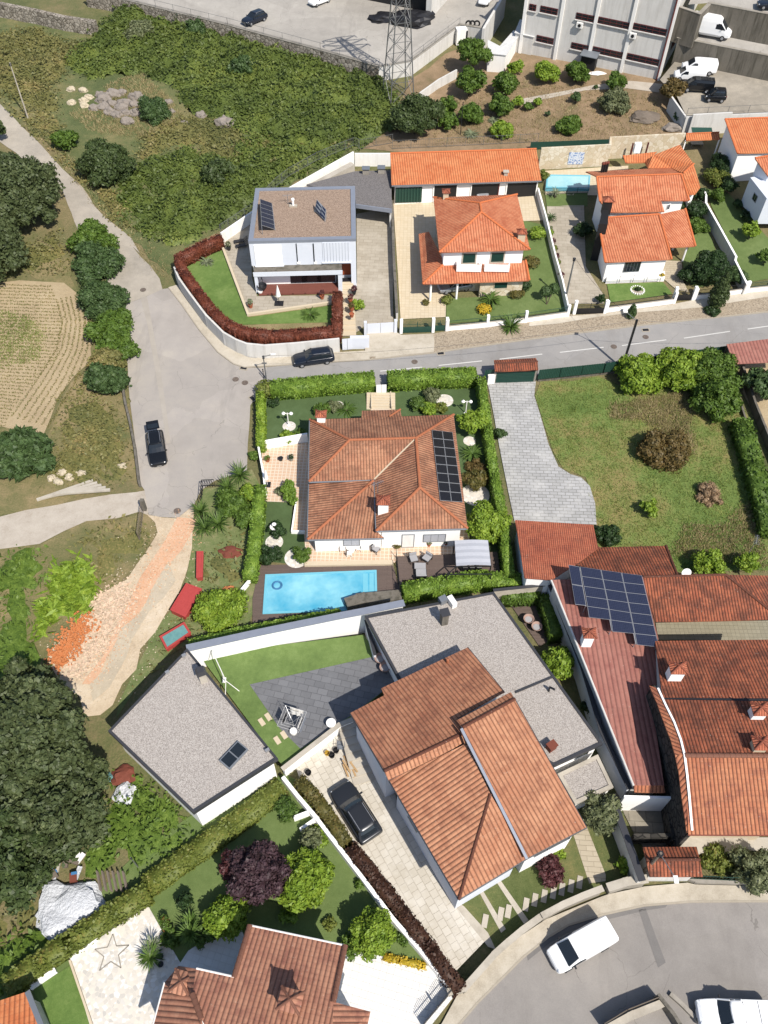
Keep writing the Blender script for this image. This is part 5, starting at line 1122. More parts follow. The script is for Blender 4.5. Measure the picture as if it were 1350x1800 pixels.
S1=[R1[7],R1[6],PA(*y6(672,462),R1[6].z-.35),PA(*y6(366,610),R1[7].z-.4)]
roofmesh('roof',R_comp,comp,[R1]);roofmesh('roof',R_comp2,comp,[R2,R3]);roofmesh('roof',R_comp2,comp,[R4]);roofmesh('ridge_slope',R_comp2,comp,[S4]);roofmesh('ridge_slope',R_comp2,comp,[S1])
ridge(comp,R2[2],R2[3],R_oldl,.12);ridge(comp,R4[0],R4[1],R_oldl,.14);ridge(comp,R1[7],R1[6],R_oldl,.14)
under(comp,R1,.35,-.4,M_bluegrey);under(comp,[R2[0],R2[1],R2[2],b_,R2[3]],.45,-.4,M_bluegrey);o4=under(comp,R4,.4,-.4,M_whiteclean)  # blue-grey on the first two: bluish shade of white walls put into colour
under(comp,[S4[0],S4[1],R4[1],R4[0]],.25,3,M_whiteclean,.3)
for a,b in((R1[7],R1[0]),(R1[3],R1[4]),(R4[1],R4[2]),(R2[0],R2[3]),(R4[3],R4[2]),(b_,R2[3])):gutter(comp,a,b)
MB().bar((R4[0]+Vector((-.12,-.1,.02))),(R4[3]+Vector((-.12,-.1,.02))),.22,.1).build('flashing',M_greym,comp)
mb=MB();c=p1((600,145))[0];mb.tube([c,c+Vector((0,0,.45))],.12,8);mb.build('vent_tile',R_mainl,comp)
opening(comp,o4[2],o4[3],*y6(1030,880),1.8,1.2,M_metal,M_glass,'window',1,z=3.6)
opening(comp,o4[2],o4[3],*y6(960,915),1.2,1.2,M_metal,M_glass,'window',1,z=3.6)
c=PA(*y6(468,775),2.6);MB().box((c.x+.2,c.y,2.6),(1.4,.9,.12),-1.05).build('entrance_canopy',M_conc_l,comp)
FW=3.9
def flatroof(rt,cvpts,z,th,gm,fm,wm,inset=.25,par=.22,zb=-.4,lip=.10):
 pts=[PA(px,py,z)for px,py in cvpts];ring=[(p.x,p.y)for p in pts];inn=offset_loop(ring,par);MB().prism(inn,z-th,z-lip).build('roof_gravel',gm,rt);mb=MB();n=len(ring)
 for i in range(n):mb.prism([ring[i],ring[(i+1)%n],inn[(i+1)%n],inn[i]],z-th,z-.003*(i%2))
 mb.build('roof_edge',fm,rt);w=offset_loop(ring,inset);MB().prism(w,zb,z-th).build('wall',wm,rt);return pts,[Vector((a[0],a[1],0))for a in w]
fw,fww=flatroof(comp,[(641,1083),(868,1040),(1060,1307),(975,1346),(702,1196)],FW,.45,G_gravel,M_fascia,M_whiteclean)
MB().bar(PA(906,1217,FW-.04),PA(973,1189,FW-.04),.16,.12).build('expansion_joint',M_fascia,comp)
opening(comp,fww[2],fww[3],*y6(1105,560),1.2,.9,M_metal,M_glass,'window',1,z=2.6)
def roofvent(label,px,py,z,kind):
 c=PA(px,py,z);rt=root('roof_vent',label,'roof vent',c)
 if kind=='elbow':MB().tube([c,c+Vector((0,0,.7)),c+Vector((.35,-.25,.8))],.1,8).build('pipe',M_dark,rt)
 elif kind=='brick':MB().box(c+Vector((0,0,.35)),(.7,.55,.7),.6).build('stack',M_brick,rt);MB().box(c+Vector((0,0,.74)),(.8,.65,.08),.6).build('lid',M_brick,rt)
 elif kind=='box':MB().box(c+Vector((0,0,.35)),(.5,1.0,.7),.5).build('casing',M_white,rt);MB().box(c+Vector((-.8,.2,.3)),(.7,.6,.6),.5).build('duct',M_metal,rt)
 else:MB().box(c+Vector((0,0,.8)),(.6,.6,1.6),.3).build('stack',M_conc_d,rt);MB().box(c+Vector((0,0,1.75)),(.8,.8,.12),.3).build('lid',M_fascia,rt);MB().box(c+Vector((0,0,1.6)),(.65,.65,.12),.3).build('collar',M_brick,rt)
 return rt
roofvent('black elbow vent pipe on the gravel roof near its joint',*y6(1000,258),FW-.1,'elbow');roofvent('little red brick vent near the south corner of the gravel roof',*y6(1008,485),FW-.1,'brick')
roofvent('tall grey chimney stack near the top of the gravel roof',*y1(1005,1420),FW-.1,'stack');roofvent('white air conditioner and grey duct box behind the gravel roof stack',*y1(1045,1325),FW-.1,'box')
lw_,lww=flatroof(comp,L(y6,(1035,585),(1195,508),(1257,638),(1105,706)),2.5,.3,G_gravel,M_conc_l,M_whiteclean,.15,.3)
anx=root('flat_roof_annex','big white annex with a wide flat gravel roof and skylight','house',PA(*y4(415,650),0))
ax,axw=flatroof(anx,L(y4,(48,650),(390,293),(782,768),(415,1003)),4.3,.5,G_gravel,M_fascia,M_whiteclean,.3,.2)
c=PA(*y4(592,757),4.25);sl_=root('skylight','rectangular grey framed skylight set in the annex gravel roof','skylight',c);a_sk=heading(y4(575,815),y4(650,735));MB().box(c+Vector((0,0,.05)),(2.1,1.15,.3),a_sk).build('kerb_frame',M_metal,sl_)
for s in(-.5,.5):MB().box(c+Vector((s*math.cos(a_sk),s*math.sin(a_sk),.21)),(.9,.95,.03),a_sk).build('pane',M_glass,sl_)
c=PA(*y4(462,430),4.2);ch=root('chimney_stack','white chimney with a grey hood on the annex roof','chimney',c);MB().box(c+Vector((0,0,.7)),(.6,.6,1.4),.4).build('stack',M_conc_l,ch);MB().box(c+Vector((0,0,1.65)),(.85,.8,.5),.4,.7).build('hood',M_fascia,ch)
for x,y,l in((378,330,'small steel flood lamp at the north corner of the annex roof'),(307,402,'small steel flood lamp on the north west edge of the annex roof'),(737,738,'small steel box at the east corner of the annex roof')):
 c=PA(*y4(x,y),4.3);r_=root('flood_lamp',l,'lamp',c);MB().box(c+Vector((0,0,.25)),(.35,.2,.28),.6).build('lamp_head',M_alu,r_);MB().bar(c,c+Vector((0,0,.15)),.05).build('bracket',M_dark,r_)
patch('courtyard_turf',L(y4,(440,320),(1150,235),(1300,420),(1100,600),(810,805),(775,770),(500,400)),0,L_artb,z=1.0)
patch('courtyard_paving',L(y4,(660,450),(1205,328),(1300,430),(1110,575),(880,728),(790,640)),.03,B_slate,z=1.0)
for k,p in enumerate(((740,590),(712,612),(808,668),(779,691))):C=P(*y4(*p),1.0);o=MB().box((C.x,C.y,1.03),(.72,.4,.07),-.93).build('stepping_stone',M_cream);tag(o,('upper right','upper left','lower right','lower left')[k]+' of the four cream stepping stones in the bright turf','stepping stone','stepping stones in the bright turf')
rtw,_=wallrun('wall','long bright white courtyard wall with a sloping grey coping south of the pool',L(y4,(395,293),(700,226),(1060,152),(1150,135),(1320,100)),3.5,.35,M_whiteclean,cap=M_greym,capw=.35,caph=.08,top=True)
wallrun('wall','white retaining wall between turf courtyard and driveway',L(y4,(805,812),(1045,625),(1105,600)),1.5,.3,M_whiteclean,cap=M_conc_l,capw=.1,top=True)
wallrun('wall','low white wall on the right flank of the courtyard',L(y4,(1155,150),(1200,320)),2.2,.2,M_bluegrey,cap=M_fascia,top=True)
C=P(*y4(850,640),1.03);dr=root('rotary_dryer','white rotary clothes dryer hung with washing on the slate courtyard','clothes dryer',C);MB().tube([C,C+Vector((0,0,1.9))],.03,8).build('pole',M_alu,dr);mb=MB()
tips=[C+Vector((1.35*math.cos(k*math.pi/2+.5),1.35*math.sin(k*math.pi/2+.5),2.0))for k in range(4)]
for t in tips:mb.bar(C+Vector((0,0,1.3)),t,.03)
mb.build('arms',M_alu,dr);mb=MB()
for f in(.5,.75,1.0):
 for k in range(4):mb.bar((C+Vector((0,0,1.9))).lerp(tips[k],f),(C+Vector((0,0,1.9))).lerp(tips[(k+1)%4],f),.012)
mb.build('line',M_white,dr)
for k,f,m_ in((0,.75,M_white),(0,1.0,M_white),(1,.75,M_dark),(3,.75,M_white),(3,1.0,M_greym)):
 a,b=(C+Vector((0,0,1.9))).lerp(tips[k],f),(C+Vector((0,0,1.9))).lerp(tips[(k+1)%4],f);a,b=a.lerp(b,.15),a.lerp(b,.8);mb=MB();n=8
 for i in range(n+1):
  p=a.lerp(b,i/n);s=.05*math.sin(i*1.7);mb.v+=[(p.x,p.y,p.z),(p.x+s,p.y+s,p.z-.7-.1*(i%2))]
 mb.f=[(2*i,2*i+1,2*i+3,2*i+2)for i in range(n)];mb.build('garment',m_,dr)
MB().lathe(P(*y4(850,657),1.04),[(.28,0),(.32,.35),(.26,.36)],14).build('basket',M_white,dr)
C=P(*y4(505,335),1.05);e_=P(*y4(578,495),1.05);sf=root('swing_frame','leaning white metal swing frame on the turf beside the annex','swing frame',C);mb=MB();u=(e_-C);u.z=0;n_=Vector((-u.y,u.x,0)).normalized()
t0,t1=C+u*.1+Vector((0,0,2.0)),C+u*.9+Vector((0,0,2.0))
mb.tube([t0,t1],.04,8);mb.build('top_bar',M_white,sf)
for a,b in((t0,C+n_*.8),(t0,C-n_*.5),(t1,e_+n_*.8),(t1,e_-n_*.5)):MB().tube([a,b],.035,8).build('leg',M_white,sf)
mb=MB();m1=C+u*.6;mb.bar(m1+Vector((0,0,2)),m1+Vector((0,0,.5)),.02);mb.bar(m1+u*.15+Vector((0,0,2)),m1+u*.15+Vector((0,0,.5)),.02);mb.box(m1+u*.075+Vector((0,0,.5)),(.3,.5,.04));mb.build('swing_seat',M_white,sf)
def round_table(label,c,r=.35,h=.5,m=None,name='side_table',cat='table',top=None):
 rt=root(name,label,cat,c);MB().cyl(Vector(c)+Vector((0,0,h)),r,.04,18).build('tabletop',m or M_white,rt);MB().cyl(c,.05,h,10).build('pedestal',m or M_white,rt);MB().cyl(c,r*.6,.03,14).build('foot',m or M_white,rt);return rt
round_table('small round white table at the edge of the slate courtyard',P(*y4(1012,628),1.03),.42,.6)
def egg_chair(label,c,rz,m=None,fr=None,group=None):
 rt=root('wicker_chair',label,'chair',c,group);mb=MB();c=Vector(c);mb.lathe(c+Vector((0,0,.28)),[(.25,0),(.42,.12),(.5,.35),(.52,.4),(.46,.38),(.36,.18),(.05,.12)],18);mb.build('bucket',m or M_wicker,rt,smooth=True);MB().cyl(c+Vector((0,0,.40)),.34,.09,16).build('cushion',M_cushion,rt)
 for k in range(4):a=rz+k*math.pi/2;MB().bar(c+Vector((.3*math.cos(a),.3*math.sin(a),.3)),c+Vector((.4*math.cos(a),.4*math.sin(a),0)),.04).build('leg',fr or M_dark,rt)
 return rt
for x,y,l in((1222,350,'upper of the two round wicker chairs on the slate courtyard'),(1244,388,'lower of the two round wicker chairs on the slate courtyard')):egg_chair(l,P(*y4(x,y),1.03),.3,group='round wicker chairs')
for x,y,l in((210,522,'left of the two round wicker chairs on the little wooden patio'),(248,558,'right of the two round wicker chairs on the little wooden patio')):egg_chair(l,P(*y5(x,y),.1),.3,group='round wicker chairs')
def pot(label,c,r=.2,h=.35,m=None,group=None,plant=None,ph=.4,name='flower_pot'):
 rt=root(name,label,'flower pot',c,group);MB().lathe(c,[(r*.7,0),(r,h),(r*1.08,h),(r*1.08,h+.03),(r*.9,h+.03),(r*.88,h-.04)],14).build('pot',m or M_terracotta,rt)
 if plant:c=Vector(c);foliage('foliage',plant,[(c.x,c.y,c.z+h+ph*.5,r*1.3,r*1.3,ph*.6)],70,.13,rt,core=False)
 return rt
def bucket(label,c,r,h,m):rt=root('bucket',label,'bucket',c,'buckets by the driveway wall');MB().lathe(c,[(r*.8,0),(r,h),(r*.94,h),(r*.75,.05)],14).build('tub',m,rt);c=Vector(c);MB().tube([c+Vector((r*math.cos(t),0,h+r*.3*math.sin(t)))for t in np.linspace(0,math.pi,8)],.015,6).build('handle',M_dark,rt)
bucket('yellow bucket beside the driveway wall',P(*y6(124,508),.05),.22,.35,M_yellow);bucket('black bucket touching the yellow one',P(*y6(143,516),.05),.26,.35,M_black);bucket('black bucket nearest the driveway steps',P(*y6(160,497),.05),.26,.35,M_black);bucket('lone black bucket by the end of the hedge',P(*y6(50,585),.05),.26,.35,M_black)
def steps(label,a,b,w,n,rise,m,z=0,name='steps'):
 A,B=P(*a,z),P(*b,z);rt=root(name,label,'steps',A);d=(B-A);d.z=0;l=d.length/n;an_=math.atan2(d.y,d.x);d.normalize()
 for i in range(n):c=A+d*l*(i+.5);hh=rise*(n-i)if rise>0 else-rise*(i+1);MB().box((c.x,c.y,TZ(c)+z+hh/2),(l+.03,w-.004*(i%2),hh),an_).build('step',m,rt)
 return rt
steps('stone steps climbing beside the house from the driveway',y6(212,400),y6(275,620),2.0,8,.15,M_conc_l)
C=P(*y6(215,550),.05);fwd=root('firewood_pile','heap of pale boards lying on the driveway by the steps','firewood',C)
for k in range(9):a=random.uniform(.9,1.5);MB().box(C+Vector((random.uniform(-.4,.4),random.uniform(-.7,.7),.08+.05*k)),(1.2,.16,.05),-a).build('board',mat('pale_boards','#d0ab78','#b8925f',3,20),fwd)
C=P(*y6(180,478),.05);hc=root('folding_trolley','folded metal shopping trolley by the driveway wall','trolley',C);mb=MB()
for a,b in(((-.3,-.4,0),(-.3,-.4,1)),((.3,-.4,0),(.3,-.4,1)),((-.3,.4,0),(-.3,.4,.8)),((.3,.4,0),(.3,.4,.8)),((-.3,-.4,1),(.3,-.4,1)),((-.3,.4,.8),(.3,.4,.8)),((-.3,-.4,.9),(-.3,.4,.8)),((.3,-.4,.9),(.3,.4,.8)),((-.3,-.4,.4),(-.3,.4,.4)),((.3,-.4,.4),(.3,.4,.4))):mb.bar(C+Vector(a),C+Vector(b),.03)
mb.build('frame',M_metal,hc);MB().box(C+Vector((0,0,.3)),(.55,.75,.04)).build('shelf',M_metal,hc)
# right hand farm compound
farm=root('garage_building','tiled garage with orange flat tiles at the end of the slab driveway','garage',PA(*y5(340,200),0))
pr=plane3(y5,((150,38,3.0),(520,60,3.0),(195,312,4.2)));g1=pr((150,38),(520,60),(545,170),(437,250),(322,322),(195,312));roofmesh('roof',R_flat,farm,[g1]);under(farm,g1,.3,-.4,M_whiteclean)
pr=plane3(y5,((545,168,2.9),(865,160,2.9),(757,308,4.4)));g2=pr((545,168),(865,160),(920,300),(757,308),(437,252));rt2=root('outbuilding','low outbuilding with dark ribbed tiles beyond the big solar array','outbuilding',PA(*y5(700,230),0));roofmesh('roof',R_old,rt2,[g2]);under(rt2,g2,.3,-.4,M_dirty)
ridge(rt2,g2[4],g2[0],R_oldl,.13);ridge(rt2,g2[1],g2[2],R_oldl,.13)
barn=root('long_outbuilding','long low wing of weathered red tiles along the meadow edge','outbuilding',PA(*y5(1050,410),0))
pr=plane3(y5,((757,308,4.4),(1150,298,4.4),(815,522,3.1)));g3=pr((757,308),(1150,298),(1400,500),(1400,510),(815,522));g3b=[g3[1],PA(*y5(1400,303),4.0),g3[2]];roofmesh('roof',R_old,barn,[g3,g3b]);ridge(barn,g3[1],g3[2],R_oldl,.14);ridge(barn,g3[0],g3[1],R_oldl,.14)
under(barn,[g3[0],g3[1],PA(*y5(1400,303),4.0),g3[3],g3[4]],1.9,-.4,M_cream)
for x in(930,1110,1300):c=PA(*y5(x,530),0);MB().box((c.x,c.y+.7,1.3),(.3,.3,2.9)).build('porch_post',M_dark,barn)
met=root('metal_roof_barn','long narrow barn under a faded red sheet metal roof','barn',PA(*y5(640,800),0))
pr=plane3(y5,((322,322,4.6),(757,308,4.6),(713,1298,3.6)));g4=pr((322,322),(757,308),(832,610),(850,820),(787,822),(857,1298),(713,1298));roofmesh('roof',R_metal,met,[g4],.12,[(-.03,1)]);under(met,g4,.2,-.4,M_dirty,.15)
st_=[g4[6],g4[5],PA(*y5(862,1332),3.2),PA(*y5(716,1330),3.2)];roofmesh('tile_edging',R_oldl,met,[st_]);gutter(met,g4[0],g4[6],M_dirty,.1)
ar=[((403,250),6.4),((752,301),6.4),((833,641),5.4),((500,560),5.4)]
A=PA(*y5(403,250),6.6);
pl=plane3(y5,((403,250,6.3),(752,301,6.3),(833,641,5.2)))
def panelgrid():
 rt=root('solar_array','big stepped blue solar array raised above the red metal barn roof','solar panels',PA(*y5(620,440),4.2));cols=[]
 top=[(403,250),(455,259),(557,273),(655,288),(752,301)]
 def cell(q):
  n=newell(q);w,h=(q[1]-q[0]).length,(q[3]-q[0]).length;c=sum(q,Vector())/4;q=[c+(p-c)*.985 for p in q];bot=[p-n*.05 for p in q];mb=MB();mb.add(q+bot,[(0,1,2,3),(7,6,5,4),(0,4,5,1),(1,5,6,2),(2,6,7,3),(3,7,4,0)]);f=mb.build('panel_frame',M_alu,rt)
  k=[c+(p-c)*.965+n*.006 for p in q];me=bpy.data.meshes.new('cells');me.from_pydata([tuple(p-WL[rt.name])for p in k],[],[(0,1,2,3)]);ul=me.uv_layers.new(name='UVMap')
  for s,uv in enumerate(((0,0),(w,0),(w,h),(0,h))):ul.data[s].uv=uv
  link(me,'cells',M_cells,f)
 def bl(x0,x1,y,yy,sx=(0,0)):return pl((x0[0],x0[1]),(x1[0],x1[1]),(yy[1][0],yy[1][1]),(yy[0][0],yy[0][1]))
 e0=[(403,250),(419,343),(435,439)];e1=[(455,259),(470,352),(487,445)]
 for i in range(2):cell(pl(e0[i],e1[i],e1[i+1],e0[i+1]))
 eA=[(457,259),(466,305),(475,352),(484,400),(492,447),(500,500)];eB=[(557,274),(567,320),(577,367),(587,415),(596,462),(604,512),(612,568)];eC=[(655,288),(665,335),(676,382),(687,430),(698,478),(708,527),(718,577),(728,630)];eD=[(752,301),(763,346),(774,393),(786,441),(798,490),(809,539),(821,588),(833,641)]
 for l,r in((eA,eB),(eB,eC),(eC,eD)):
  n=min(len(l),len(r))-1 if l is not eA else 5
  for i in range(n):cell(pl(l[i],r[i],r[i+1],l[i+1]))
 for a,b in(((455,259),(487,445)),((560,274),(610,560)),((655,290),(725,625)),((748,301),(828,635))):
  p,q=pl(a,b);p.z-=.12;q.z-=.12;MB().bar(p,q,.08).build('support_rail',M_alu,rt)
  for s in(.02,.5,.97):t=p.lerp(q,s);MB().bar(t,(t.x,t.y,4.2),.06).build('support_post',M_alu,rt)
panelgrid()
chimney(met,y5,485,620,.85,.7,1.5,M_whiteclean,R_flat,z=4.4)
fh_=root('farmhouse','large farmhouse of old orange red tiles with a scalloped left verge','house',PA(*y5(1100,1000),0))
pr=plane3(y5,((820,612,5.3),(1400,605,5.3),(850,885,6.4)));g5=pr((815,612),(1400,605),(1400,888),(850,885));roofmesh('roof',R_old,fh_,[g5]);under(fh_,g5,.3,-.4,M_dirty)
pr=plane3(w2,((400,720,6.7),(1300,735,6.7),(575,1108,7.5)));g6=pr((400,718),(1400,735),(1400,1112),(575,1108),(540,1000),(450,780));roofmesh('roof',R_old,fh_,[g6]);under(fh_,g6,.25,-.4,M_dirty)
pr=plane3(w2,((575,1112,7.5),(1300,1115,7.5),(600,1668,5.6)));g7=pr((575,1112),(1400,1115),(1400,1672),(600,1668));roofmesh('roof',R_oldl,fh_,[g7]);u7=under(fh_,g7,1.3,-.4,M_cream)  # south slope uses brighter tiles: its sunlit tone is put into the colour
ridge(fh_,g7[0],g7[1],R_pink,.2);gutter(fh_,g7[3],g7[2],M_brick)
vg_=[(325,620),(378,740),(428,880),(475,1000),(507,1110),(532,1230),(552,1400),(576,1560),(588,1655)];vi_=[(385,640),(440,760),(500,880),(545,1000),(572,1110),(590,1250),(605,1400),(618,1560),(625,1640)];hz_=[6.5,6.8,7.05,7.3,7.45,7.0,6.5,5.9,5.65]
mb=MB();fs2=[]
for i in range(8):fs2.append([PA(*w2(*vg_[i]),hz_[i]-.08),PA(*w2(*vg_[i+1]),hz_[i+1]-.08),PA(*w2(*vi_[i+1]),hz_[i+1]+.06),PA(*w2(*vi_[i]),hz_[i]+.06)])
roofmesh('verge_tiles',R_oldl,fh_,fs2,.12)
for i in range(8):p,q=fs2[i][3],fs2[i][2];MB().bar(p+Vector((0,0,.05)),q+Vector((0,0,.05)),.16,.08).build('verge_mortar',M_whiteclean,fh_)
wv=[PA(*w2(*vg_[i]),hz_[i]-.6)for i in range(9)]
mb=MB()
for i in range(8):mb.beam(wv[i]+Vector((.35,0,0)),wv[i+1]+Vector((.35,0,0)),.3,-.4,wv[i].z-.02-.003*(i%2),wv[i+1].z-.02-.003*(i%2))
mb.build('side_wall',M_blackstone,fh_)
chimney(fh_,y5,895,790,1.1,.8,1.7,M_whiteclean,R_flat,z=5.8);chimney(fh_,w2,1070,830,1.0,.8,1.0,M_whiteclean,R_flat,z=6.9);chimney(fh_,w2,1080,1060,.9,.8,.8,M_cream,R_flat,z=7.3)
MB().bar(g5[3]+Vector((0,-.1,.05)),g5[2]+Vector((0,-.1,.05)),.2,.1).build('valley_strip',M_dark,fh_)  # dark strip painting the shadow line in the valley between two roofs
wallrun('wall','short white wall under the end of the metal barn roof',L(w2,(150,1400),(350,1405),(545,1408)),3.0,.2,M_whiteclean,top=True)
gr_=root('gate_shelter','small tiled gate shelter beside the bend with a lamp above','shelter',PA(*w1(970,370),0));q=lambda x,y,z:PA(*w1(x,y),z)
f=[[q(855,313,2.7),q(1068,311,2.7),q(1080,362,3.2),q(868,364,3.2)],[q(868,364,3.2),q(1080,362,3.2),q(1092,430,2.6),q(882,430,2.6)]];roofmesh('roof',R_old,gr_,f);ridge(gr_,f[0][3],f[0][2],R_oldl,.13);under(gr_,[f[0][0],f[0][1],f[1][2],f[1][3]],.35,-.3,M_dirty)
wallrun('wall','grey boundary wall topped with dark tiles right of the front lawn',L(w1,(735,120),(760,190),(800,300),(850,440)),2.4,.3,M_dirty,cap=M_fascia,capw=.25,top=True)
wallrun('wall','blackened low stone wall inside the neighbouring yard',L(w1,(820,268),(968,265)),1.6,.3,M_blackstone,top=True)
wallrun('wall','dark stone yard wall below the farmhouse verge',L(w1,(960,130),(985,285)),1.8,.5,M_blackstone,top=True)
for k in range(7):
 C=P(*w1(1010+k*38,305),.1);o=MB().box((C.x,C.y,C.z+.25),(.95,1.5,.5),-.15).build('concrete_slab',M_conc_l);tag(o,('first','second','third','fourth','fifth','sixth','seventh')[k]+' from the left of the concrete slabs ranged under the farmhouse eave','slab','concrete slabs under the farmhouse eave')
wallrun('wall','long grey garden wall right of the old gate shelter',L(w1,(1030,440),(1060,452),(1350,462),(1500,465)),.5,.25,M_conc)
railing('railing','dark green railing on the low wall beside the gate shelter',L(w1,(1045,438),(1350,452),(1480,455)),.9,M_green,.5,2.5,.25,cat='railing')
wallrun('wall','curved rough granite front wall at the bend beside the white van',L(w1,(90,885),(150,870),(270,735),(320,690),(380,640),(460,582)),1.1,.35,M_conc,cap=M_conc_l,capw=.12,top=True)
wallrun('wall','upper curved front wall between the lawn and the white van',L(w1,(462,582),(540,540),(620,505),(690,478)),1.3,.35,M_conc,cap=M_conc_l,capw=.12,top=True)
wallrun('wall','short broad stone topped wall piece beside the garden gate',L(w1,(725,470),(790,450),(862,440)),1.3,.5,M_conc,cap=M_conc_l,capw=.12,top=True)
# south house at the bottom edge
bh=root('south_house','big house with pinkish brown tiles cut off by the bottom edge','house',PA(*y8(550,850),0))
pr=plane3(y8,((455,603,4.9),(820,680,4.9),(520,1000,7.0)));m1=pr((455,603),(820,680),(775,895),(770,1080),(330,1080),(270,960),(236,865),(250,768),(395,800));roofmesh('roof',R_pink,bh,[m1])
m2=[m1[8],m1[8]]
lz=4.6;m3=[PA(*y8(130,820),lz),PA(*y8(182,757),lz),m1[7],m1[6],m1[5],PA(*y8(300,1080),m1[4].z),PA(*y8(60,1080),lz)];roofmesh('roof',R_pink,bh,[m3])
m4=[m1[2],PA(*y8(917,932),4.5),PA(*y8(885,1080),4.5),m1[3]];roofmesh('roof',R_pink,bh,[m4])
for a,b in((m1[6],m1[5]),(m1[0],m1[8]),(m1[1],m1[2])):ridge(bh,a,b,R_pink,.2)
for a,b in((m1[0],m1[1]),(m1[8],m1[7]),(m3[0],m3[6])):gutter(bh,a,b,M_white,.1)
out=[m1[0],m1[1],m1[2],m4[1],m4[2],m3[6],m3[0],m3[1],m1[7],m1[8]];under(bh,out,.5,-.4,M_whiteclean,.25)
chimney(bh,y8,618,905,1.2,1.0,1.5,M_brick,R_pink,z=6.3,rz=-.2);chimney(bh,y8,205,830,1.2,1.1,.6,M_whiteclean,R_pink,z=4.8,rz=-.2)
cb=root('corner_outbuilding','bright orange roof corner at the bottom left edge','outbuilding',PA(*y7(60,1450),0));cs_=[PA(*y7(x,y),3.2)for x,y in((-80,1400),(130,1330),(215,1520),(-80,1600))];cs_[2].z=3.6;cs_[3].z=3.6;roofmesh('roof',R_orange,cb,[cs_]);under(cb,cs_,.2,-.3,M_dirty);MB().bar(cs_[1],cs_[2],.35,.12).build('verge_flashing',M_metal,cb)
# TOP EDGE: FACTORY AND SHEDS
fg=gz(1080,110)
A_,B_=P(*z3(240,262)),P(*z3(828,378));d=(B_-A_);d.z=0;d.normalize();nn=Vector((-d.y,d.x,0));FH=14.0
fac=root('factory','tall weathered white factory with rows of dark red strip windows','factory',(A_+B_)/2)
A2=A_-d*2.5;ring=[A2,B_,B_+nn*30,A2+nn*30];MB().prism([(p.x,p.y)for p in ring],fg-3,fg+FH).build('wall',M_dirty,fac)
an_=math.atan2(d.y,d.x);Lf=(B_-A2).length
for k,u in enumerate((0,.26,.50,.74,1.0)):p=A2+d*Lf*u-nn*.12;MB().box((p.x,p.y,fg+FH/2-.5),(.5,.3,FH+3),an_).build('pilaster',M_white,fac)
rows=[((252,172),(332,205)),((417,205),(498,240)),((518,225),(660,272)),((680,258),(832,305)),((217,22),(250,48)),((270,32),(352,66)),((440,64),(524,100)),((544,84),(690,132)),((710,115),(868,162))]
for(x0,ya),(x1_,yb)in rows:
 a,_,n_=facing(*z3(x0,(ya*2+18)/2),A2,B_);b,_,_=facing(*z3(x1_,yb-9),A2,B_);n_=-n_ if n_.y>0 else n_;w=(b-a).dot(d);zc=(a.z+b.z)/2;hh=.95;c=(a+b)/2;c.z=zc
 f=MB().box((c.x+n_.x*.03,c.y+n_.y*.03,zc),(w,.1,hh),an_).build('window',M_redbrown,fac)
 MB().box((c.x+n_.x*.08,c.y+n_.y*.08,zc),(w-.2,.04,hh-.25),an_).build('pane',M_glass,f)
 mb=MB();k=max(2,int(w/.9))
 for i in range(1,k):q=c+d*(-w/2+w*i/k)+n_*.11;mb.box((q.x,q.y,zc),(.07,.04,hh-.1),an_)
 q=c+n_*.12;mb.box((q.x,q.y,zc),(w-.1,.04,.07),an_);mb.build('glazing_bars',M_redbrown,f)
 q=c+n_*.12;MB().box((q.x,q.y,zc-hh/2-.08),(w+.2,.3,.1),an_).build('sill',M_dirty,fac)
for x,y,l in((460,115,0),(712,165,0)):
 a,_,n_=facing(*z3(x,y),A2,B_);n_=-n_ if n_.y>0 else n_;c=a+n_*.35;f=MB().box(c,(1.0,.45,.75),an_).build('air_conditioner',M_white,fac);c2=a+n_*.59
 mb=MB();R_=Matrix.Rotation(an_,4,'Z')@Matrix.Rotation(math.pi/2,4,'X');mb.lathe((0,0,0),[(.26,-.01),(.26,.02)],14);mb.v=[tuple((R_@Vector(v))+c2)for v in mb.v];mb.build('fan',M_dark,f)
p=B_-nn*.25-d*.2;MB().tube([(p.x,p.y,fg-.3),(p.x,p.y,fg+FH)],.12,8).build('downpipe',M_redf,fac)
a,_,n_=facing(*z3(505,290),A2,B_);n_=-n_ if n_.y>0 else n_;c=a+n_*.9;zc=TZ(c);MB().slab([c+d*1.4+n_*.9+Vector((0,0,zc+2.2-c.z)),c-d*1.4+n_*.9+Vector((0,0,zc+2.2-c.z)),c-d*1.4-n_*.9+Vector((0,0,zc+2.5-c.z)),c+d*1.4-n_*.9+Vector((0,0,zc+2.5-c.z))],.08).build('lean_to_roof',M_metal,fac)
MB().box((c.x-n_.x*.2,c.y-n_.y*.2,zc+1.0),(2.4,1.2,2.2),an_).build('lean_to',M_black,fac)
rw=B_+nn*5;r2_=B_+nn*12;
for u in(6.0,14):
 c=B_+nn*u+d*.05;MB().box((c.x,c.y,fg+7.5),(.12,3.5,.8),an_).build('window',M_redbrown,fac);c=B_+nn*u+d*.05;MB().box((c.x,c.y,fg+3.2),(.12,2.5,1.2),an_).build('window',M_redbrown,fac)
C=P(*z3(362,275));lp=root('lamp_post','tall white double headed lamp post before the factory wall','lamp post',C);t=C+Vector((0,0,9.3));MB().tube([C,t],.11,8,.07).build('post',M_white,lp)
for s in(-1,1):MB().tube([t,t+Vector((s*.8,-.1,.5))],.05,6).build('arm',M_white,lp);MB().box(t+Vector((s*1.0,-.1,.52)),(.6,.2,.1)).build('lamp_head',M_white,lp)
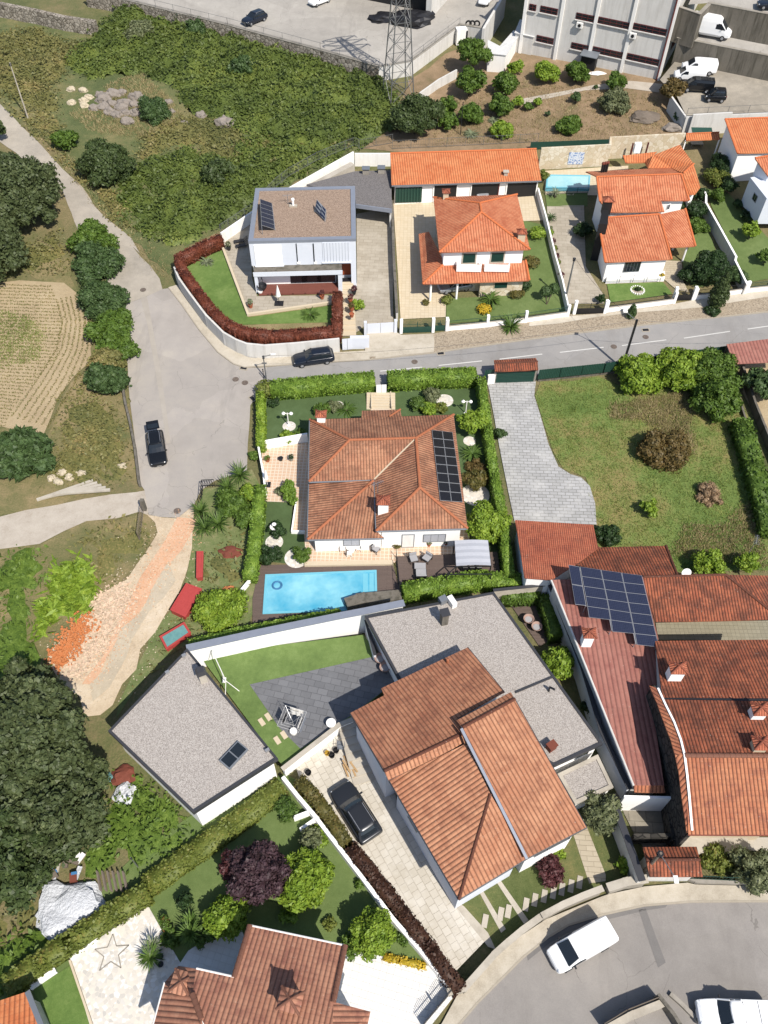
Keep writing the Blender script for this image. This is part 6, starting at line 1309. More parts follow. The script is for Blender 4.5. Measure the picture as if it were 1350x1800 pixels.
def shed(label,pts,z0,h,m,roofm,slope=.3,g=0):
 W=[P(*p,z0)for p in pts];c=sum(W,Vector())/len(W);b=min(w.z for w in W)if False else TZ(c)+z0;rt=root('shed',label,'shed',(c.x,c.y,b));MB().prism([(p.x,p.y)for p in W],b-1.0,b+h).build('wall',m,rt)
 o=offset_loop([(p.x,p.y)for p in W],-.15);ys=[q[1]for q in o];roofmesh('roof',roofm,rt,[[Vector((q[0],q[1],b+h+.02+slope*(1 if q[1]>sum(ys)/len(ys)else 0)+.1))for q in o]],.08);return rt
shed('white metal shed with a bright corrugated roof beside the tall hedge tree',L(z3,(15,280),(70,300),(135,215),(150,250),(95,345),(15,340)),0,2.4,M_white,R_white)
shed('grey stained lean to shed against the factory corner',L(z3,(140,245),(225,262),(245,190),(165,180)),0,2.6,M_dirty,R_white)
C0=P(*z2(440,-20),1.8);C1=P(*z2(940,85),1.8);dd=(C1-C0);dd.z=0;dd.normalize();n2=Vector((-dd.y,dd.x,0));wb=root('warehouse','warehouse with a dark open front behind the concrete yard','warehouse',(C0+C1)/2);bz=C1.z
a=math.atan2(dd.y,dd.x);c=(C0+C1)/2+n2*8;MB().box((c.x,c.y,bz+3),((C1-C0).length,12,8),a).build('wall',M_black,wb)  # solid black box: shade inside the open front painted as colour
c=C1+n2*7+dd*.5;MB().box((c.x,c.y,bz+3),(1.0,14,8),a).build('side_wall',M_dirty,wb);c=(C0+C1)/2+n2*7;MB().box((c.x,c.y,bz+7.2),((C1-C0).length+2,15,.4),a).build('roof',M_metal,wb)
# RETAINING WALLS, FENCES, GATES
wallrun('retaining_wall','long stone retaining wall holding up the concrete yard above the scrub',[(150,-14),(213,-3),(400,43),(563,87),(667,116)],2.3,.6,M_rubble,top=True,zb=-.6,cap=M_conc)
wallrun('retaining_wall','stained concrete retaining wall right of the pylon',[(664,117),(722,107),(808,43),(850,49)],3.4,.5,M_dirty,top=True,zb=-1.5,cap=M_conc,z=-1.2)
wallrun('retaining_wall','tall grey wall dividing the yard from the factory',[(850,50),(889,-15)],4.0,.4,M_dirty,top=True,zb=-1.0)
wallrun('stone_wall','old dry stone wall at the top left corner',L(z1,(-60,5),(0,15),(180,50),(330,85),(500,110)),2.2,.9,M_rubble,top=True,zb=-.5)
railing('railing','wire fence with thin posts along the concrete yard edge',[(213,-3),(400,43),(563,87),(667,116)],1.1,M_galv,2.4,3.2,0,cat='fence')
railing('railing','wire fence on the retaining wall right of the pylon',[(722,107),(808,43)],1.1,M_galv,2.3,3.0,0,cat='fence')
wallrun('retaining_wall','lower stained stone retaining wall above the parked vans',[(1193,66),(1350,97),(1800,190)],3.7,.5,M_conc_d,top=True,z=1.9,zb=-.4,cap=M_conc)
wallrun('retaining_wall','upper stained stone retaining wall behind the large white van',[(1195,12),(1230,24),(1248,5),(1350,24),(1800,110)],4.4,.5,M_conc_d,top=True,z=5.2,zb=-.4,cap=M_conc)
wallrun('retaining_wall','dark concrete wall below the left edge of the car park',[(1180,168),(1206,205)],2.3,.3,M_dirty,top=True,zb=-.4)
wallrun('retaining_wall','pale concrete edge wall along the car park front',[(1206,205),(1350,198),(1800,216)],2.35,.3,M_dirty,top=True,zb=-.4)
railing('railing','leaning wire fence with thin posts along the car park edge',[(1206,205),(1350,198)],1.3,M_galv,2.3,2.4,0,cat='fence')
rt,W=wallrun('garden_wall','long cream stone clad wall with a blue tile picture behind the small pool',L(z7,(70,128),(460,108),(462,68),(885,45)),3.2,.3,M_stonecream,top=True,zb=-1.0)
a=Vector((W[0].x,W[0].y,0));b=Vector((W[1].x,W[1].y,0));onwall(rt,a,b,*z7(228,150),*z7(300,217),.05,M_azulejo,'tile_picture',.16)
railing('railing','dark green screen fence above the cream stone wall',L(z7,(12,95),(455,78)),1.2,M_green,0,2.2,.0,cat='fence',panel=M_green,top=True)
railing('railing','grey chain link fence behind the orange garage roof',[(632,262),(690,252)],1.5,M_galv,0,2.2,.3,cat='fence')
railing('railing','chain link fence at the foot of the terraced garden',[(690,262),(945,250)],1.4,M_galv,0,2.5,.35,cat='fence')
railing('fence','short mesh fence climbing beside the big dark tree',[(655,225),(690,205)],1.4,M_galv,0,2,.25,cat='fence')
wallrun('wall','low concrete garden wall curving up from the dark tree to the shed',[(738,163),(770,140),(803,122)],1.4,.25,M_dirty,top=True)
rt,W=wallrun('garden_wall','white rear garden wall of the modern house stepping up the slope',L(z5,(315,545),(490,425),(640,330),(700,290),(1065,85)),2.6,.25,M_white,z=.0,top=True,zb=-.8)
railing('fence','grey picket fence on the rear garden wall of the modern house',L(z5,(315,545),(495,425),(625,285),(700,225),(860,135),(1070,50),(1095,60)),1.3,M_galv,2.0,1.5,.14,cat='fence')
wallrun('wall','white end wall behind the two vent boxes',L(z5,(1072,95),(1275,95)),1.9,.25,M_white,top=True,zb=-.8)
rt,W=wallrun('ramp_slab','sloping pale concrete slab beside the carport roof',L(z5,(800,290),(1060,150)),2.5,.9,M_conc_l,top=True,cat='ramp')
gt=L(z5,(52,735),(80,800),(140,885),(230,1005),(330,1105),(400,1145),(460,1168),(560,1178),(740,1165),(985,1140))
patch('garden_terrain',gt+L(z5,(992,860),(960,790),(500,800),(480,560),(490,440),(315,530),(180,600),(60,690)),0,D_soil,z=1.0)
wallrun('street_wall','curved white panelled street wall under the red hedge',gt,2.1,.25,M_dirty,top=True,zb=-.4)
patch('lawn',L(z5,(110,735),(315,625),(330,640),(470,1022),(945,955),(950,1050),(430,1065),(330,1010),(190,850)),.04,L_lush,z=1.0)
patch('terrace',L(z5,(318,600),(480,480),(492,800),(520,905),(945,900),(948,950),(470,1015),(330,640)),.10,B_grey,z=1.0)
wallrun('garden_edge','cream block edging between terrace and lawn',L(z5,(318,610),(470,1012),(945,945)),.35,.3,M_cream,z=1.0,cat='edging',zb=-.2)
steps('cream stone entrance steps of the modern house',z5(1020,850),z5(1035,1125),2.0,11,.10,M_cream)
def gate(label,a,b,h,m,kind='panel',z=0,posts=None,pw=.35,ph=None,top=None):
 A,B=P(*a,z),P(*b,z);rt=root('gate',label,'gate',(A+B)/2);d=(B-A);d.z=0;l=d.length;an=math.atan2(d.y,d.x);d.normalize();g=min(TZ(A),TZ(B))+z
 if kind=='panel':
  n=max(2,int(l/1.2))
  for i in range(n):c=A+d*l*(i+.5)/n;MB().box((c.x,c.y,g+h/2+.05),(l/n-.04,.05,h),an).build('gate_panel',m,rt)
 else:
  c=(A+B)/2;MB().box((c.x,c.y,g+h*.27),(l-.05,.05,h*.5),an).build('gate_panel',top or m,rt);mb=MB();n=int(l/.13)
  for i in range(n+1):c=A+d*l*i/n;hh=h*(.82+.2*math.sin(math.pi*((2*i/n)%1.0)));mb.box((c.x,c.y,g+hh/2+.1),(.025,.025,hh))
  mb.build('pickets',m,rt);mb=MB();mb.bar(A+Vector((0,0,h*.75)),B+Vector((0,0,h*.75)),.04);c=(A+B)/2;mb.box((c.x,c.y,g+h/2),(.07,.07,h));mb.build('rail',m,rt)
 if posts is not None:
  for c in(A-d*pw*.6,B+d*pw*.6):MB().box((c.x,c.y,g+(ph or h+.4)/2),(pw,pw,ph or h+.4),an).build('gate_post',posts,rt)
 return rt
gate('pale blue grey driveway gate of the modern house',z5(1142,1118),z5(1292,1108),1.6,M_bluegrey,posts=M_bluegrey)
gate('pale blue grey pedestrian gate below the entrance steps',z5(1002,1208),z5(1060,1202),1.7,M_bluegrey)
C=P(*z5(1100,1200));MB_=MB().box((C.x,C.y+.3,C.z+.8),(2.3,.5,1.7),.05).build('meter_box_wall',M_bluegrey);tag(MB_,'blue grey meter box wall between the two gates','wall')
gate('double green iron gate of the orange house drive',z6(185,1332),z6(378,1325),1.7,M_green,'picket',posts=M_whiteclean)
gate('small green iron garden gate of the orange house',z6(400,1318),z6(470,1316),1.6,M_green,'picket',posts=M_whiteclean)
gate('double black iron gate of the split level house drive',z7(262,1068),z7(415,1064),1.7,M_dark,'picket',posts=M_whiteclean,top=M_black)
gate('small black iron gate before the stepped path',z7(822,992),z7(912,988),1.7,M_dark,'picket',posts=M_whiteclean,top=M_black)
def fencewall(label,pts,h,posts=True,rl=M_green):
 rt,W=wallrun('boundary_wall',label,pts,h,.22,M_whiteclean,cap=M_conc_l,capw=.04,caph=.04)
 for w in W:
  MB().box((w.x,w.y,TZ(w)+.85),(.34,.34,1.9),.1).build('pillar',M_whiteclean,rt)
 mb=MB();rb=MB()
 for a,b in zip(W,W[1:]):
  n=int((b-a).length/.16)
  for k in range(n):p=a.lerp(b,k/n);mb.box((p.x,p.y,TZ(p)+h+.42),(.022,.022,.8))
  for r_ in(.15,.75):rb.bar((a.x,a.y,TZ(a)+h+r_),(b.x,b.y,TZ(b)+h+r_),.035)
 mb.build('pickets',rl,rt);rb.build('rail',rl,rt)
fencewall('white street wall with green railings before the orange house lawn',L(z6,(485,1318),(757,1290),(1015,1262),(1300,1220)),.75)
fencewall('white street wall with dark railings before the small front lawn',L(z7,(432,1058),(815,1008)),.75,rl=M_dark)
fencewall('white street wall behind the pointed cypress',L(z7,(930,988),(1215,950)),.75,rl=M_dark)
fencewall('white street wall with green railings at the far right lawn',L(z7,(1222,948),(1400,930)),.75)
wallrun('wall','white wall with leaning top between the modern house drive and cream courtyard',L(z6,(112,500),(125,900),(145,1250)),1.4,.25,M_dirty,cap=M_conc_d)
wallrun('garden_wall','white wall between the orange house lawn and neighbouring drive',L(z6,(1095,400),(1150,600),(1210,850),(1260,1030),(1300,1215)),1.2,.2,M_whiteclean)
wallrun('garden_wall','zigzag white topped wall right of the round clipped bush',L(z7,(985,360),(1000,400),(1000,440),(1090,600),(1170,745),(1165,765),(1232,900)),1.7,.2,M_dirty,cap=M_whiteclean,capw=.06,top=True)
railing('railing','small dark pool fence before the pale pool',L(z7,(90,392),(330,385)),1.0,M_dark,0,1.5,.14,cat='fence')
corrugated('sheet_fence','dark green corrugated fence along the south side of the street',[(945,667),(1060,655),(1130,645),(1275,624)],1.5,M_green,z=.6)
wallrun('wall','grey block wall below the green corrugated fence',[(945,669),(1060,657),(1130,647),(1275,626)],.9,.25,M_conc_d)
gsh=root('gate_shelter','tiled porch roof over a green sliding gate at the slab driveway','shelter',P(905,672));q=lambda x,y,z:PA(*y2(x,y),z);f=[[q(75,193,2.6),q(270,183,2.6),q(278,200,2.85),q(77,210,2.85)],[q(77,210,2.85),q(278,200,2.85),q(281,238,2.45),q(80,246,2.45)]];roofmesh('roof',R_old,gsh,f);ridge(gsh,f[0][3],f[0][2],R_oldl,.12)
A,B=P(*y2(75,300)),P(*y2(262,294));an=math.atan2((B-A).y,(B-A).x);c=(A+B)/2;MB().box((c.x,c.y,c.z+1.05),((B-A).length,.08,2.0),an).build('gate_panel',M_green,gsh);mb=MB()
for k in range(9):mb.box((c.x,c.y-.06,c.z+.2+k*.22),((B-A).length-.1,.03,.06),an)
mb.build('gate_slats',M_dgreen,gsh)
for p in(A,B):MB().box((p.x,p.y+.1,1.2),(.3,.3,2.5),an).build('shelter_post',M_conc,gsh)
wallrun('wall','short white wall left of the tiled street gate',L(y2,(42,305),(75,300)),1.4,.3,M_white);corrugated('sheet_fence','short dark green sheet left of the tiled street gate',L(y2,(30,270),(75,266)),1.0,M_green,z=1.0)
gate('white garden gate between the two clipped street hedges',y1(664,270),y1(716,268),1.5,M_whiteclean)
steps('tiled garden steps leading from the white gate',y1(688,272),y1(688,345),3.3,6,.07,M_cream)
wallrun('wall','low cream wall on the left of the garden steps',L(y1,(640,275),(640,345)),.5,.12,M_cream);wallrun('wall','low cream wall on the right of the garden steps',L(y1,(737,268),(742,345)),.5,.12,M_cream)
wallrun('garden_wall','slanting white wall above the tiled side terrace',L(y1,(80,560),(95,545),(320,505)),1.3,.2,M_whiteclean)
wallrun('garden_wall','white wall along the left edge of the tiled terrace',L(y1,(72,550),(100,700),(110,790)),1.1,.2,M_whiteclean)
wallrun('garden_wall','white low wall and path edge beside the turf strip',L(y1,(262,815),(240,970),(305,972)),.5,.15,M_whiteclean)
wallrun('wall','cream edge step between the tiled terrace and deck',L(y1,(303,1130),(750,1122)),.3,.5,M_cream,cat='step')
wallrun('wall','stained concrete wall at the right end of the pool',L(y1,(512,1345),(590,1320),(790,1302)),.9,1.1,M_conc_d,cat='wall')
wallrun('wall','white low planter wall left of the pool deck',L(y3,(1225,795),(1300,705)),.5,.25,M_whiteclean,cat='wall')
wallrun('garden_wall','long white diagonal wall between the driveway hedge and lower lawn',L(y8,(585,50),(640,120),(700,190),(800,320),(900,450),(1000,585),(1100,700),(1240,870)),1.0,.3,M_whiteclean)
wallrun('garden_wall','low white wall around the steps of the lower garden',L(y8,(625,200),(690,175),(715,200),(650,245)),.7,.25,M_whiteclean)
wallrun('garden_wall','white kerb wall at the bottom left lawn',L(y7,(150,1315),(270,1232)),.4,.35,M_whiteclean)
wallrun('garden_wall','cream kerb between crazy paving and lawn',L(y7,(335,1185),(440,1490)),.3,.15,M_cream)
wallrun('garden_wall','white kerb along the top of the crazy paving',L(y7,(340,1180),(520,1030),(690,905)),.35,.2,M_whiteclean)
wallrun('wall','grey stone kerb around the sanded island of the lower road',L(w1,(960,895),(1000,930),(1080,1010),(1130,1060)),.3,.3,M_conc)
gate('black iron gate at the end of the white drive',y8(1115,990),y8(1225,860),1.7,M_dark,'picket')
railing('railing','timber and mesh fence at the bottom right by the road',L(w1,(690,1020),(780,965),(905,915)),1.2,M_wood,.2,1.4,.12,cat='fence',panel=M_conc_l,pk=.05)
wallrun('wall','curved stone wall behind the timber fence at the bottom right',L(w1,(700,1040),(800,985),(925,935)),.9,.5,M_conc_l)
wallrun('wall','grey wall spur with dark end post at the bottom right',L(w1,(900,905),(960,980),(1010,1060)),1.1,.25,M_conc_d)
wallrun('guard_wall','low rusty kerb wall along the left side of the junction',L(z4,(650,905),(665,1000),(690,1100),(715,1230),(735,1400))+[(247,856)],.55,.25,M_conc_d)
A=P(*y3(725,500));lean=root('old_gate_leaf','old lattice gate leaf standing ajar beside the gravel track','gate',A);A,B=P(*y3(722,500)),P(*y3(742,345));mb=MB();mb.bar(A,A+Vector((0,0,1.5)),.08);mb.bar(B,B+Vector((0,0,1.5)),.1)
for k in range(14):p,q=A.lerp(B,k/13),A.lerp(B,k/13);mb.bar(p+Vector((0,0,.1)),p+Vector((0,0,1.45)),.03)
mb.bar(A+Vector((0,0,.15)),B+Vector((0,0,.15)),.05);mb.bar(A+Vector((0,0,1.45)),B+Vector((0,0,1.45)),.05);mb.build('leaf_frame',M_wood,lean);MB().box(B+Vector((.1,.1,.8)),(.4,.4,1.7)).build('gate_post',M_conc_d,lean)
A=P(*y3(1040,320));B=P(*y3(1048,225));og_=root('old_gate_leaf','rusty tubular gate frame at the top of the planted bank','gate',A);mb=MB()
for a,b in((A,B),(B,P(*y3(1110,222)))):
 mb.bar(a+Vector((0,0,1.2)),b+Vector((0,0,1.2)),.06);mb.bar(a+Vector((0,0,.3)),b+Vector((0,0,.3)),.06)
 for k in range(6):p=a.lerp(b,k/5);mb.bar(p,p+Vector((0,0,1.2)),.04)
mb.build('leaf_frame',M_dark,og_)
# VEGETATION
def tr(label,px,py,R,h,m,**k):return tree(k.pop('name','tree'),label,k.pop('cat','tree'),px,py,R,h,m,**k)
def sh(label,px,py,R,h,m,**k):return shrub(k.pop('name','shrub'),label,k.pop('cat','shrub'),px,py,R,h,m,**k)
tr('huge dark oak crown at the left edge above the crop field',28,345,6.8,9,T_oak,n=90,dens=18,leaf=.34,lump=.22,spread=.5,name='oak_tree',rxy=.95)
tr('dark oak reaching over the left frame edge below the lane',-30,440,6,8,T_oak,n=30,dens=13,leaf=.36,lump=.3,name='oak_tree')
tr('dark crown just entering at the left edge of the lane',-18,222,2.2,4,T_dark,n=12)
for i,(x,y,R,h,m,l)in enumerate(((165,428,3.1,3.6,T_mid,'bright green roadside bush at the north end of the row'),(172,468,3.5,3.6,T_blue,'dark broad roadside bush second in the row'),(180,532,3.1,3.2,T_blue,'roadside bush in the middle of the row by the field'),(198,583,2.8,3.4,T_mid,'roadside bush below the middle of the row'),(205,615,2.3,3.0,T_mid,'roadside bush leaning over the lane edge'),(186,640,2.2,2.8,T_bramd,'brownish roadside bush near the end of the row'),(190,672,2.5,3.0,T_blue,'blue green roadside bush at the south end of the row'))):
 tr(l,x,y,R,h,m,n=26,dens=18,leaf=.27,lump=.34,low=-.2,group='bushes lining the lane',name='roadside_bush',cat='bush')
tr('round dark oak bush right of the lane in the scrub',188,292,3.9,5,T_dark,n=34,leaf=.3,lump=.32,name='oak_tree')
tr('small dark oak in the scrub left of the modern house',386,308,2.6,3.4,T_dark,n=22,leaf=.28,name='oak_tree')
tr('grey green willow shrub near the retaining wall',247,62,2.6,3,T_olive,n=18,leaf=.3,name='willow_shrub',cat='shrub')
tr('round green bush beside the boulder heap',270,198,2.6,2.8,T_blue,n=20,dens=20,leaf=.22,name='bush',cat='bush')
tr('dark bush on the scrub edge by the lane bend',112,250,2.0,2.6,T_mid,n=16,name='bush',cat='bush');tr('dark shrub close under the rubble wall',345,52,2.2,2.6,T_blue,n=14,name='bush',cat='bush');tr('dark thorny shrub beside the drop of the scrub by the wall',425,120,2.3,2.4,T_blue,n=14,name='bush',cat='bush')
tr('compound leaved tree at the left edge below the crop field',38,797,3.1,4,T_blue,n=30,leaf=.4,elong=2.4,name='walnut_tree')
for x,y,R,h,l in((52,1315,5.6,9,'huge dark oak on the left below the brick rubble'),(82,1435,5.0,8,'huge dark oak beside the flat roof annex'),(18,1500,5.0,8,'dark oak at the left edge above the white tarpaulin'),(140,1370,2.8,5,'smaller dark oak touching the annex wall'),(25,1250,4.6,6,'dark oak at the left edge below the bamboo')):tr(l,x,y,R,h,T_oak if y<1490 else T_dark,n=120 if R>5 else 44,dens=22,leaf=.30,lump=.19,spread=.5,name='oak_tree',group='dark oaks on the left bank')
for x,y,R,h,m,l in((1122,662,2.9,3.6,T_lime,'lime green fruit tree beside the lamp pole'),(1196,650,3.0,4.2,T_lime,'lime green fruit tree in the middle of the street fence'),(1252,655,2.9,4.2,T_mid,'dark fruit tree in the meadow corner'),(1262,700,2.8,4.0,T_mid,'fruit tree below the meadow corner tree')):tr(l,x,y,R,h,m,n=34,dens=20,leaf=.27,lump=.32,name='fruit_tree',group='fruit trees along the meadow fence')
tr('brownish rounded bush in the middle of the meadow',1166,795,2.8,2.8,T_brown,n=30,dens=22,leaf=.2,name='bush',cat='bush');tr('dry leafless bush in the meadow',1246,872,1.6,1.4,T_dry,n=14,dens=24,leaf=.12,name='dry_bush',cat='bush',elong=3)
tr('small young fruit tree in the lower meadow',1141,892,1.0,1.8,T_lime,n=10,dens=26,leaf=.22,name='young_tree');tr('left citrus tree by the ridge of the long outbuilding',1246,992,1.5,2.4,T_lime,n=14,dens=26,leaf=.2,name='citrus_tree');tr('right citrus tree under the television aerial',1314,990,1.2,2.2,T_lime,n=12,dens=26,leaf=.2,name='citrus_tree');sh('dark ivy clump at the corner of the tiled garage',1068,945,1.3,1.4,T_darkgr)
for x,y,R,h,m,l in((832,95,2.9,5.5,T_mid,'tall clipped column tree by the white shed'),(826,145,2.8,4.5,T_mid,'broad leafy tree in front of the tall column tree'),(730,205,4.4,6.2,T_dark,'big dark evergreen at the foot of the pylon'),(787,214,1.9,2.6,T_mid,'little orchard tree right of the dark evergreen'),(827,202,2.1,3.0,T_mid,'round orchard tree above the garage roof'),(880,188,2.3,3.2,T_mid,'leafy orchard tree beside the prickly plants'),(888,150,2.3,3.4,T_mid,'dense orchard tree below the white shed'),(906,120,1.5,2.2,T_lime,'light leaved sapling near the factory lean to'),(961,130,2.2,3.2,T_lime,'yellow green lemon tree under the factory wall'),(1015,128,2.3,3.2,T_mid,'orchard tree beside the factory lean to roof'),(1084,147,2.0,2.8,T_mid,'upper of the two trees on the garden path'),(1081,183,2.7,3.2,T_olive,'grey green olive tree below the garden path'),(1184,160,2.2,4.0,T_brown,'yellow brown tree at the corner of the car park'),(998,224,2.2,2.2,T_mid,'low wide bush above the green screen fence'),(883,233,2.1,2.2,T_lime,'pale green bush above the end of the garage roof')):
 tr(l,x,y,R*.88,h*.92,m,n=24,dens=20,leaf=.26,lump=.34,name='garden_tree',group='trees on the terraced garden')
for x,y,R,m,l in((945,180,.8,T_lime,'right bush of the small pair on the terrace'),(929,187,.75,T_mid,'left bush of the small pair on the terrace'),(1013,172,.95,T_blue,'single small round bush on the terrace slope'),(963,200,.5,T_blue,'tiny round bush low on the terrace slope'),(912,180,1.1,T_lime,'yellowish bush next to the paired bushes'),(1048,153,.4,T_blue,'tiny bush beside the garden path'),(785,188,1.6,T_mid,'bush at the top of the slope by the low wall'),(1193,208,.9,T_blue,'bush at the foot of the car park wall')):sh(l,x,y,R,R*1.7,m)
spiky('agave','pale agave clump on the terraced garden','agave',828,237,1.4,1.0,T_agave,70,wid=.08);spiky('agave','bluish cabbage patch plant beside the orchard tree','plant',868,213,1.0,.8,T_agave,60,wid=.1)
hedge('red_hedge','long clipped red hedge around the modern house garden',L(z5,(318,560),(200,610),(75,675),(95,740),(170,850),(260,965),(340,1045),(400,1075),(470,1095),(600,1108),(740,1100),(970,1085),(972,1000),(975,870)),1.25,1.7,H_red,42,.17,1.0)
spiky('agave','silvery agave on the bright modern house lawn','agave',*z5(237,715),1.1,1.2,T_agave,44,1.0,.07);spiky('cycad','cycad with arching fronds beside the red hedge','cycad',*z5(820,1010),1.4,1.3,T_palm,70,1.0,.06)
spiky('cycad','large cycad on the orange house front lawn','cycad',*z6(778,1110),1.6,1.5,T_palm,80,0,.07,.4);spiky('yucca','grassy yucca clump on the cobbled pavement','yucca',*z6(915,1300),1.5,1.5,T_palm,90,.1,.06,up=.9)
for x,y,R,h,m,l in((1100,655,1.15,1.6,T_lime,'round bright shrub at the corner of the orange house lawn'),(1055,850,1.2,1.0,H_dkol,'low brownish shrub ring on the orange house lawn'),(955,1060,1.1,.9,H_dkol,'flat clipped brown shrub below the green ground floor shutter'),(482,1108,.75,1.0,H_olive,'small clipped shrub by the porch column'),(738,1170,.95,.9,T_yel,'yellow shrub beside the large cycad'),(340,1125,.5,.6,H_dkol,'tiny dark shrub by the cream path'),(1015,1010,.8,1.5,T_darkgr,'dark upright shrub at the orange house corner')):sh(l,*z6(x,y),R,h,m,smooth=True)
t_=root('topiary','two ball topiary tree on the orange house lawn','topiary',P(*z6(1160,1140)))
for x,y in((1155,1050),(1210,1033)):C=P(*z6(x,y),1.7);foliage('ball',T_blue,[(C.x,C.y,C.z,.72,.72,.72)],45,.16,t_,jn=.35,spread=.08);MB().tube([P(*z6(1160,1140)),(C.x,C.y,C.z)],.06,6).build('stem',BARK,t_)
for k,(y,m)in enumerate(((630,T_olive),(655,T_lime),(712,T_wine),(760,H_olive),(815,T_wine),(855,H_olive),(940,T_wine))):sh(('top','second','third','fourth','fifth','sixth','lowest')[k]+' in the line of little clipped bushes along the white lawn wall',*z6(1183+(y-630)*.24,y),.42,.95,m,smooth=True,group='little bushes along the white wall')
spiky('yucca','spiky dark yucca at the top of the little bush line','yucca',*z6(1190,550),.9,1.2,T_blue,50,0,.05,.5)
tr('very large clipped round bush behind the pointed cypress',*z7(1020,815),2.25,3.6,T_darkgr,n=40,dens=34,leaf=.18,lump=.42,low=-.7,name='round_bush',cat='bush',spread=.1)
def cypress(label,px,py,R,h,m):
 C=P(px,py);rt=root('cypress',label,'cypress',C);foliage('crown',m,[(C.x,C.y,C.z+h*f,R*r,R*r,h*.2)for f,r in((.2,.85),(.4,1),(.6,.82),(.8,.5),(.9,.28))],42,.18,rt,spread=.15);MB().tube([C,C+Vector((0,0,h*.3))],.08,6).build('trunk',BARK,rt)
cypress('tall pointed cypress in front of the white street wall',*z7(1045,1035),1.25,5.0,T_dark);cypress('short rounded cypress on the cobbled pavement by the gate',*z7(570,1092),.62,2.1,T_blue)
sh('low dark shrub around the foot of the tall cypress',*z7(1040,1050),1.1,.6,T_darkgr)
for x,y,R,h,m,l in((925,480,2.2,2.4,T_darkgr,'dark ivy mass beside the split level house roof'),(950,570,1.5,1.3,T_mid,'spreading shrub by the split level house'),(965,400,1.3,2.2,T_darkgr,'dark shrub at the pavilion corner'),(905,850,1.6,1.6,T_darkgr,'shaded shrub left of the huge round bush'),(1165,860,1.4,1.6,T_blue,'grey green shrub against the zigzag wall'),(1000,490,.8,1.2,T_olive,'little round shrub along the zigzag wall'),(405,985,.7,1.2,T_darkgr,'dark shrub by the black double gate'),(300,600,1.4,1.4,T_darkgr,'dark shaded shrub beside the black chimney breast'),(750,850,.45,.8,T_yel,'small yellow shrub by the front terrace'),(1070,225,1.75,2.4,T_darkgr,'round dark clipped tree under the white house'),(1065,300,2.1,1.6,H_olive,'square yellow green hedge block below the round clipped tree'),(1060,400,1.3,1.6,T_mid,'leafy shrub below the yellow green hedge block'),(1130,350,1.3,2.0,T_darkgr,'dark conifer by the far right white house'),(1180,450,.9,1.2,T_darkgr,'dark hedge bush along the far right lawn'),(1235,520,1.2,1.2,T_darkgr,'dark shrub near the bluish house wall'),(85,290,.8,2.0,H_olive,'climbing vine at the corner of the small pool')):sh(l,*z7(x,y),R,h,m,dens=34,leaf=.17)
tr('small lime tree on the far right lawn',*z7(1255,600),1.3,2.4,T_lime,n=14,dens=24,leaf=.2,name='citrus_tree');tr('dark little tree at the far right edge of the lawn',*z7(1340,745),1.2,2.2,T_mid,n=12,name='garden_tree')
spiky('palm','thin leaved palm standing before the pool fence','palm',*z7(150,380),.9,1.2,T_agave,40,0,.05,.8)
C=P(*z7(612,935));fb=root('flower_bed','round white rimmed flower bed on the small front lawn','flower bed',C);mb=MB()
for k in range(18):a=k*math.pi/9;mb.box((C.x+.85*math.cos(a),C.y+.85*math.sin(a),C.z+.08),(.2,.14,.16),a)
mb.build('stone_rim',M_white,fb);MB().cyl(C,.8,.06,18).build('soil',A_track,fb);foliage('foliage',T_darkgr,[(C.x,C.y,C.z+.2,.4,.4,.3)],60,.14,fb)
hedge('hedge','wide clipped green street hedge left of the white gate',L(y1,(128,218),(380,196),(655,172)),1.7,1.9,H_green,46,.19)
hedge('hedge','wide clipped green street hedge right of the white gate',L(y1,(722,172),(950,160),(1172,152)),1.7,1.9,H_green,46,.19)
hedge('hedge','long narrow clipped hedge between the villa and the slab driveway',L(y1,(1195,175),(1225,400),(1260,650),(1300,850),(1340,1180)),.95,2.0,H_green,46,.18)
hedge('hedge','clipped hedge behind the gazebo deck above the gravel roof',L(y1,(800,1250),(1000,1215),(1200,1185),(1400,1200)),1.5,1.7,H_green,46,.19)
hedge('hedge','yellow green hedge along the junction kerb',L(y1,(78,250),(82,380),(80,520)),.95,1.5,T_lime,46,.18);hedge('hedge','mottled green and red hedge on the left of the turf',L(y1,(75,720),(60,900),(45,1060),(20,1180)),1.3,1.5,H_green,40,.19);hedge('hedge','low clipped hedge behind the long white courtyard wall',L(y4,(395,272),(600,225),(850,175),(1050,135)),1.0,1.9,H_green,46,.18)
sh('dry brown clipped ball at the corner of the street hedge',*y1(108,240),1.25,1.9,H_olive,smooth=True)
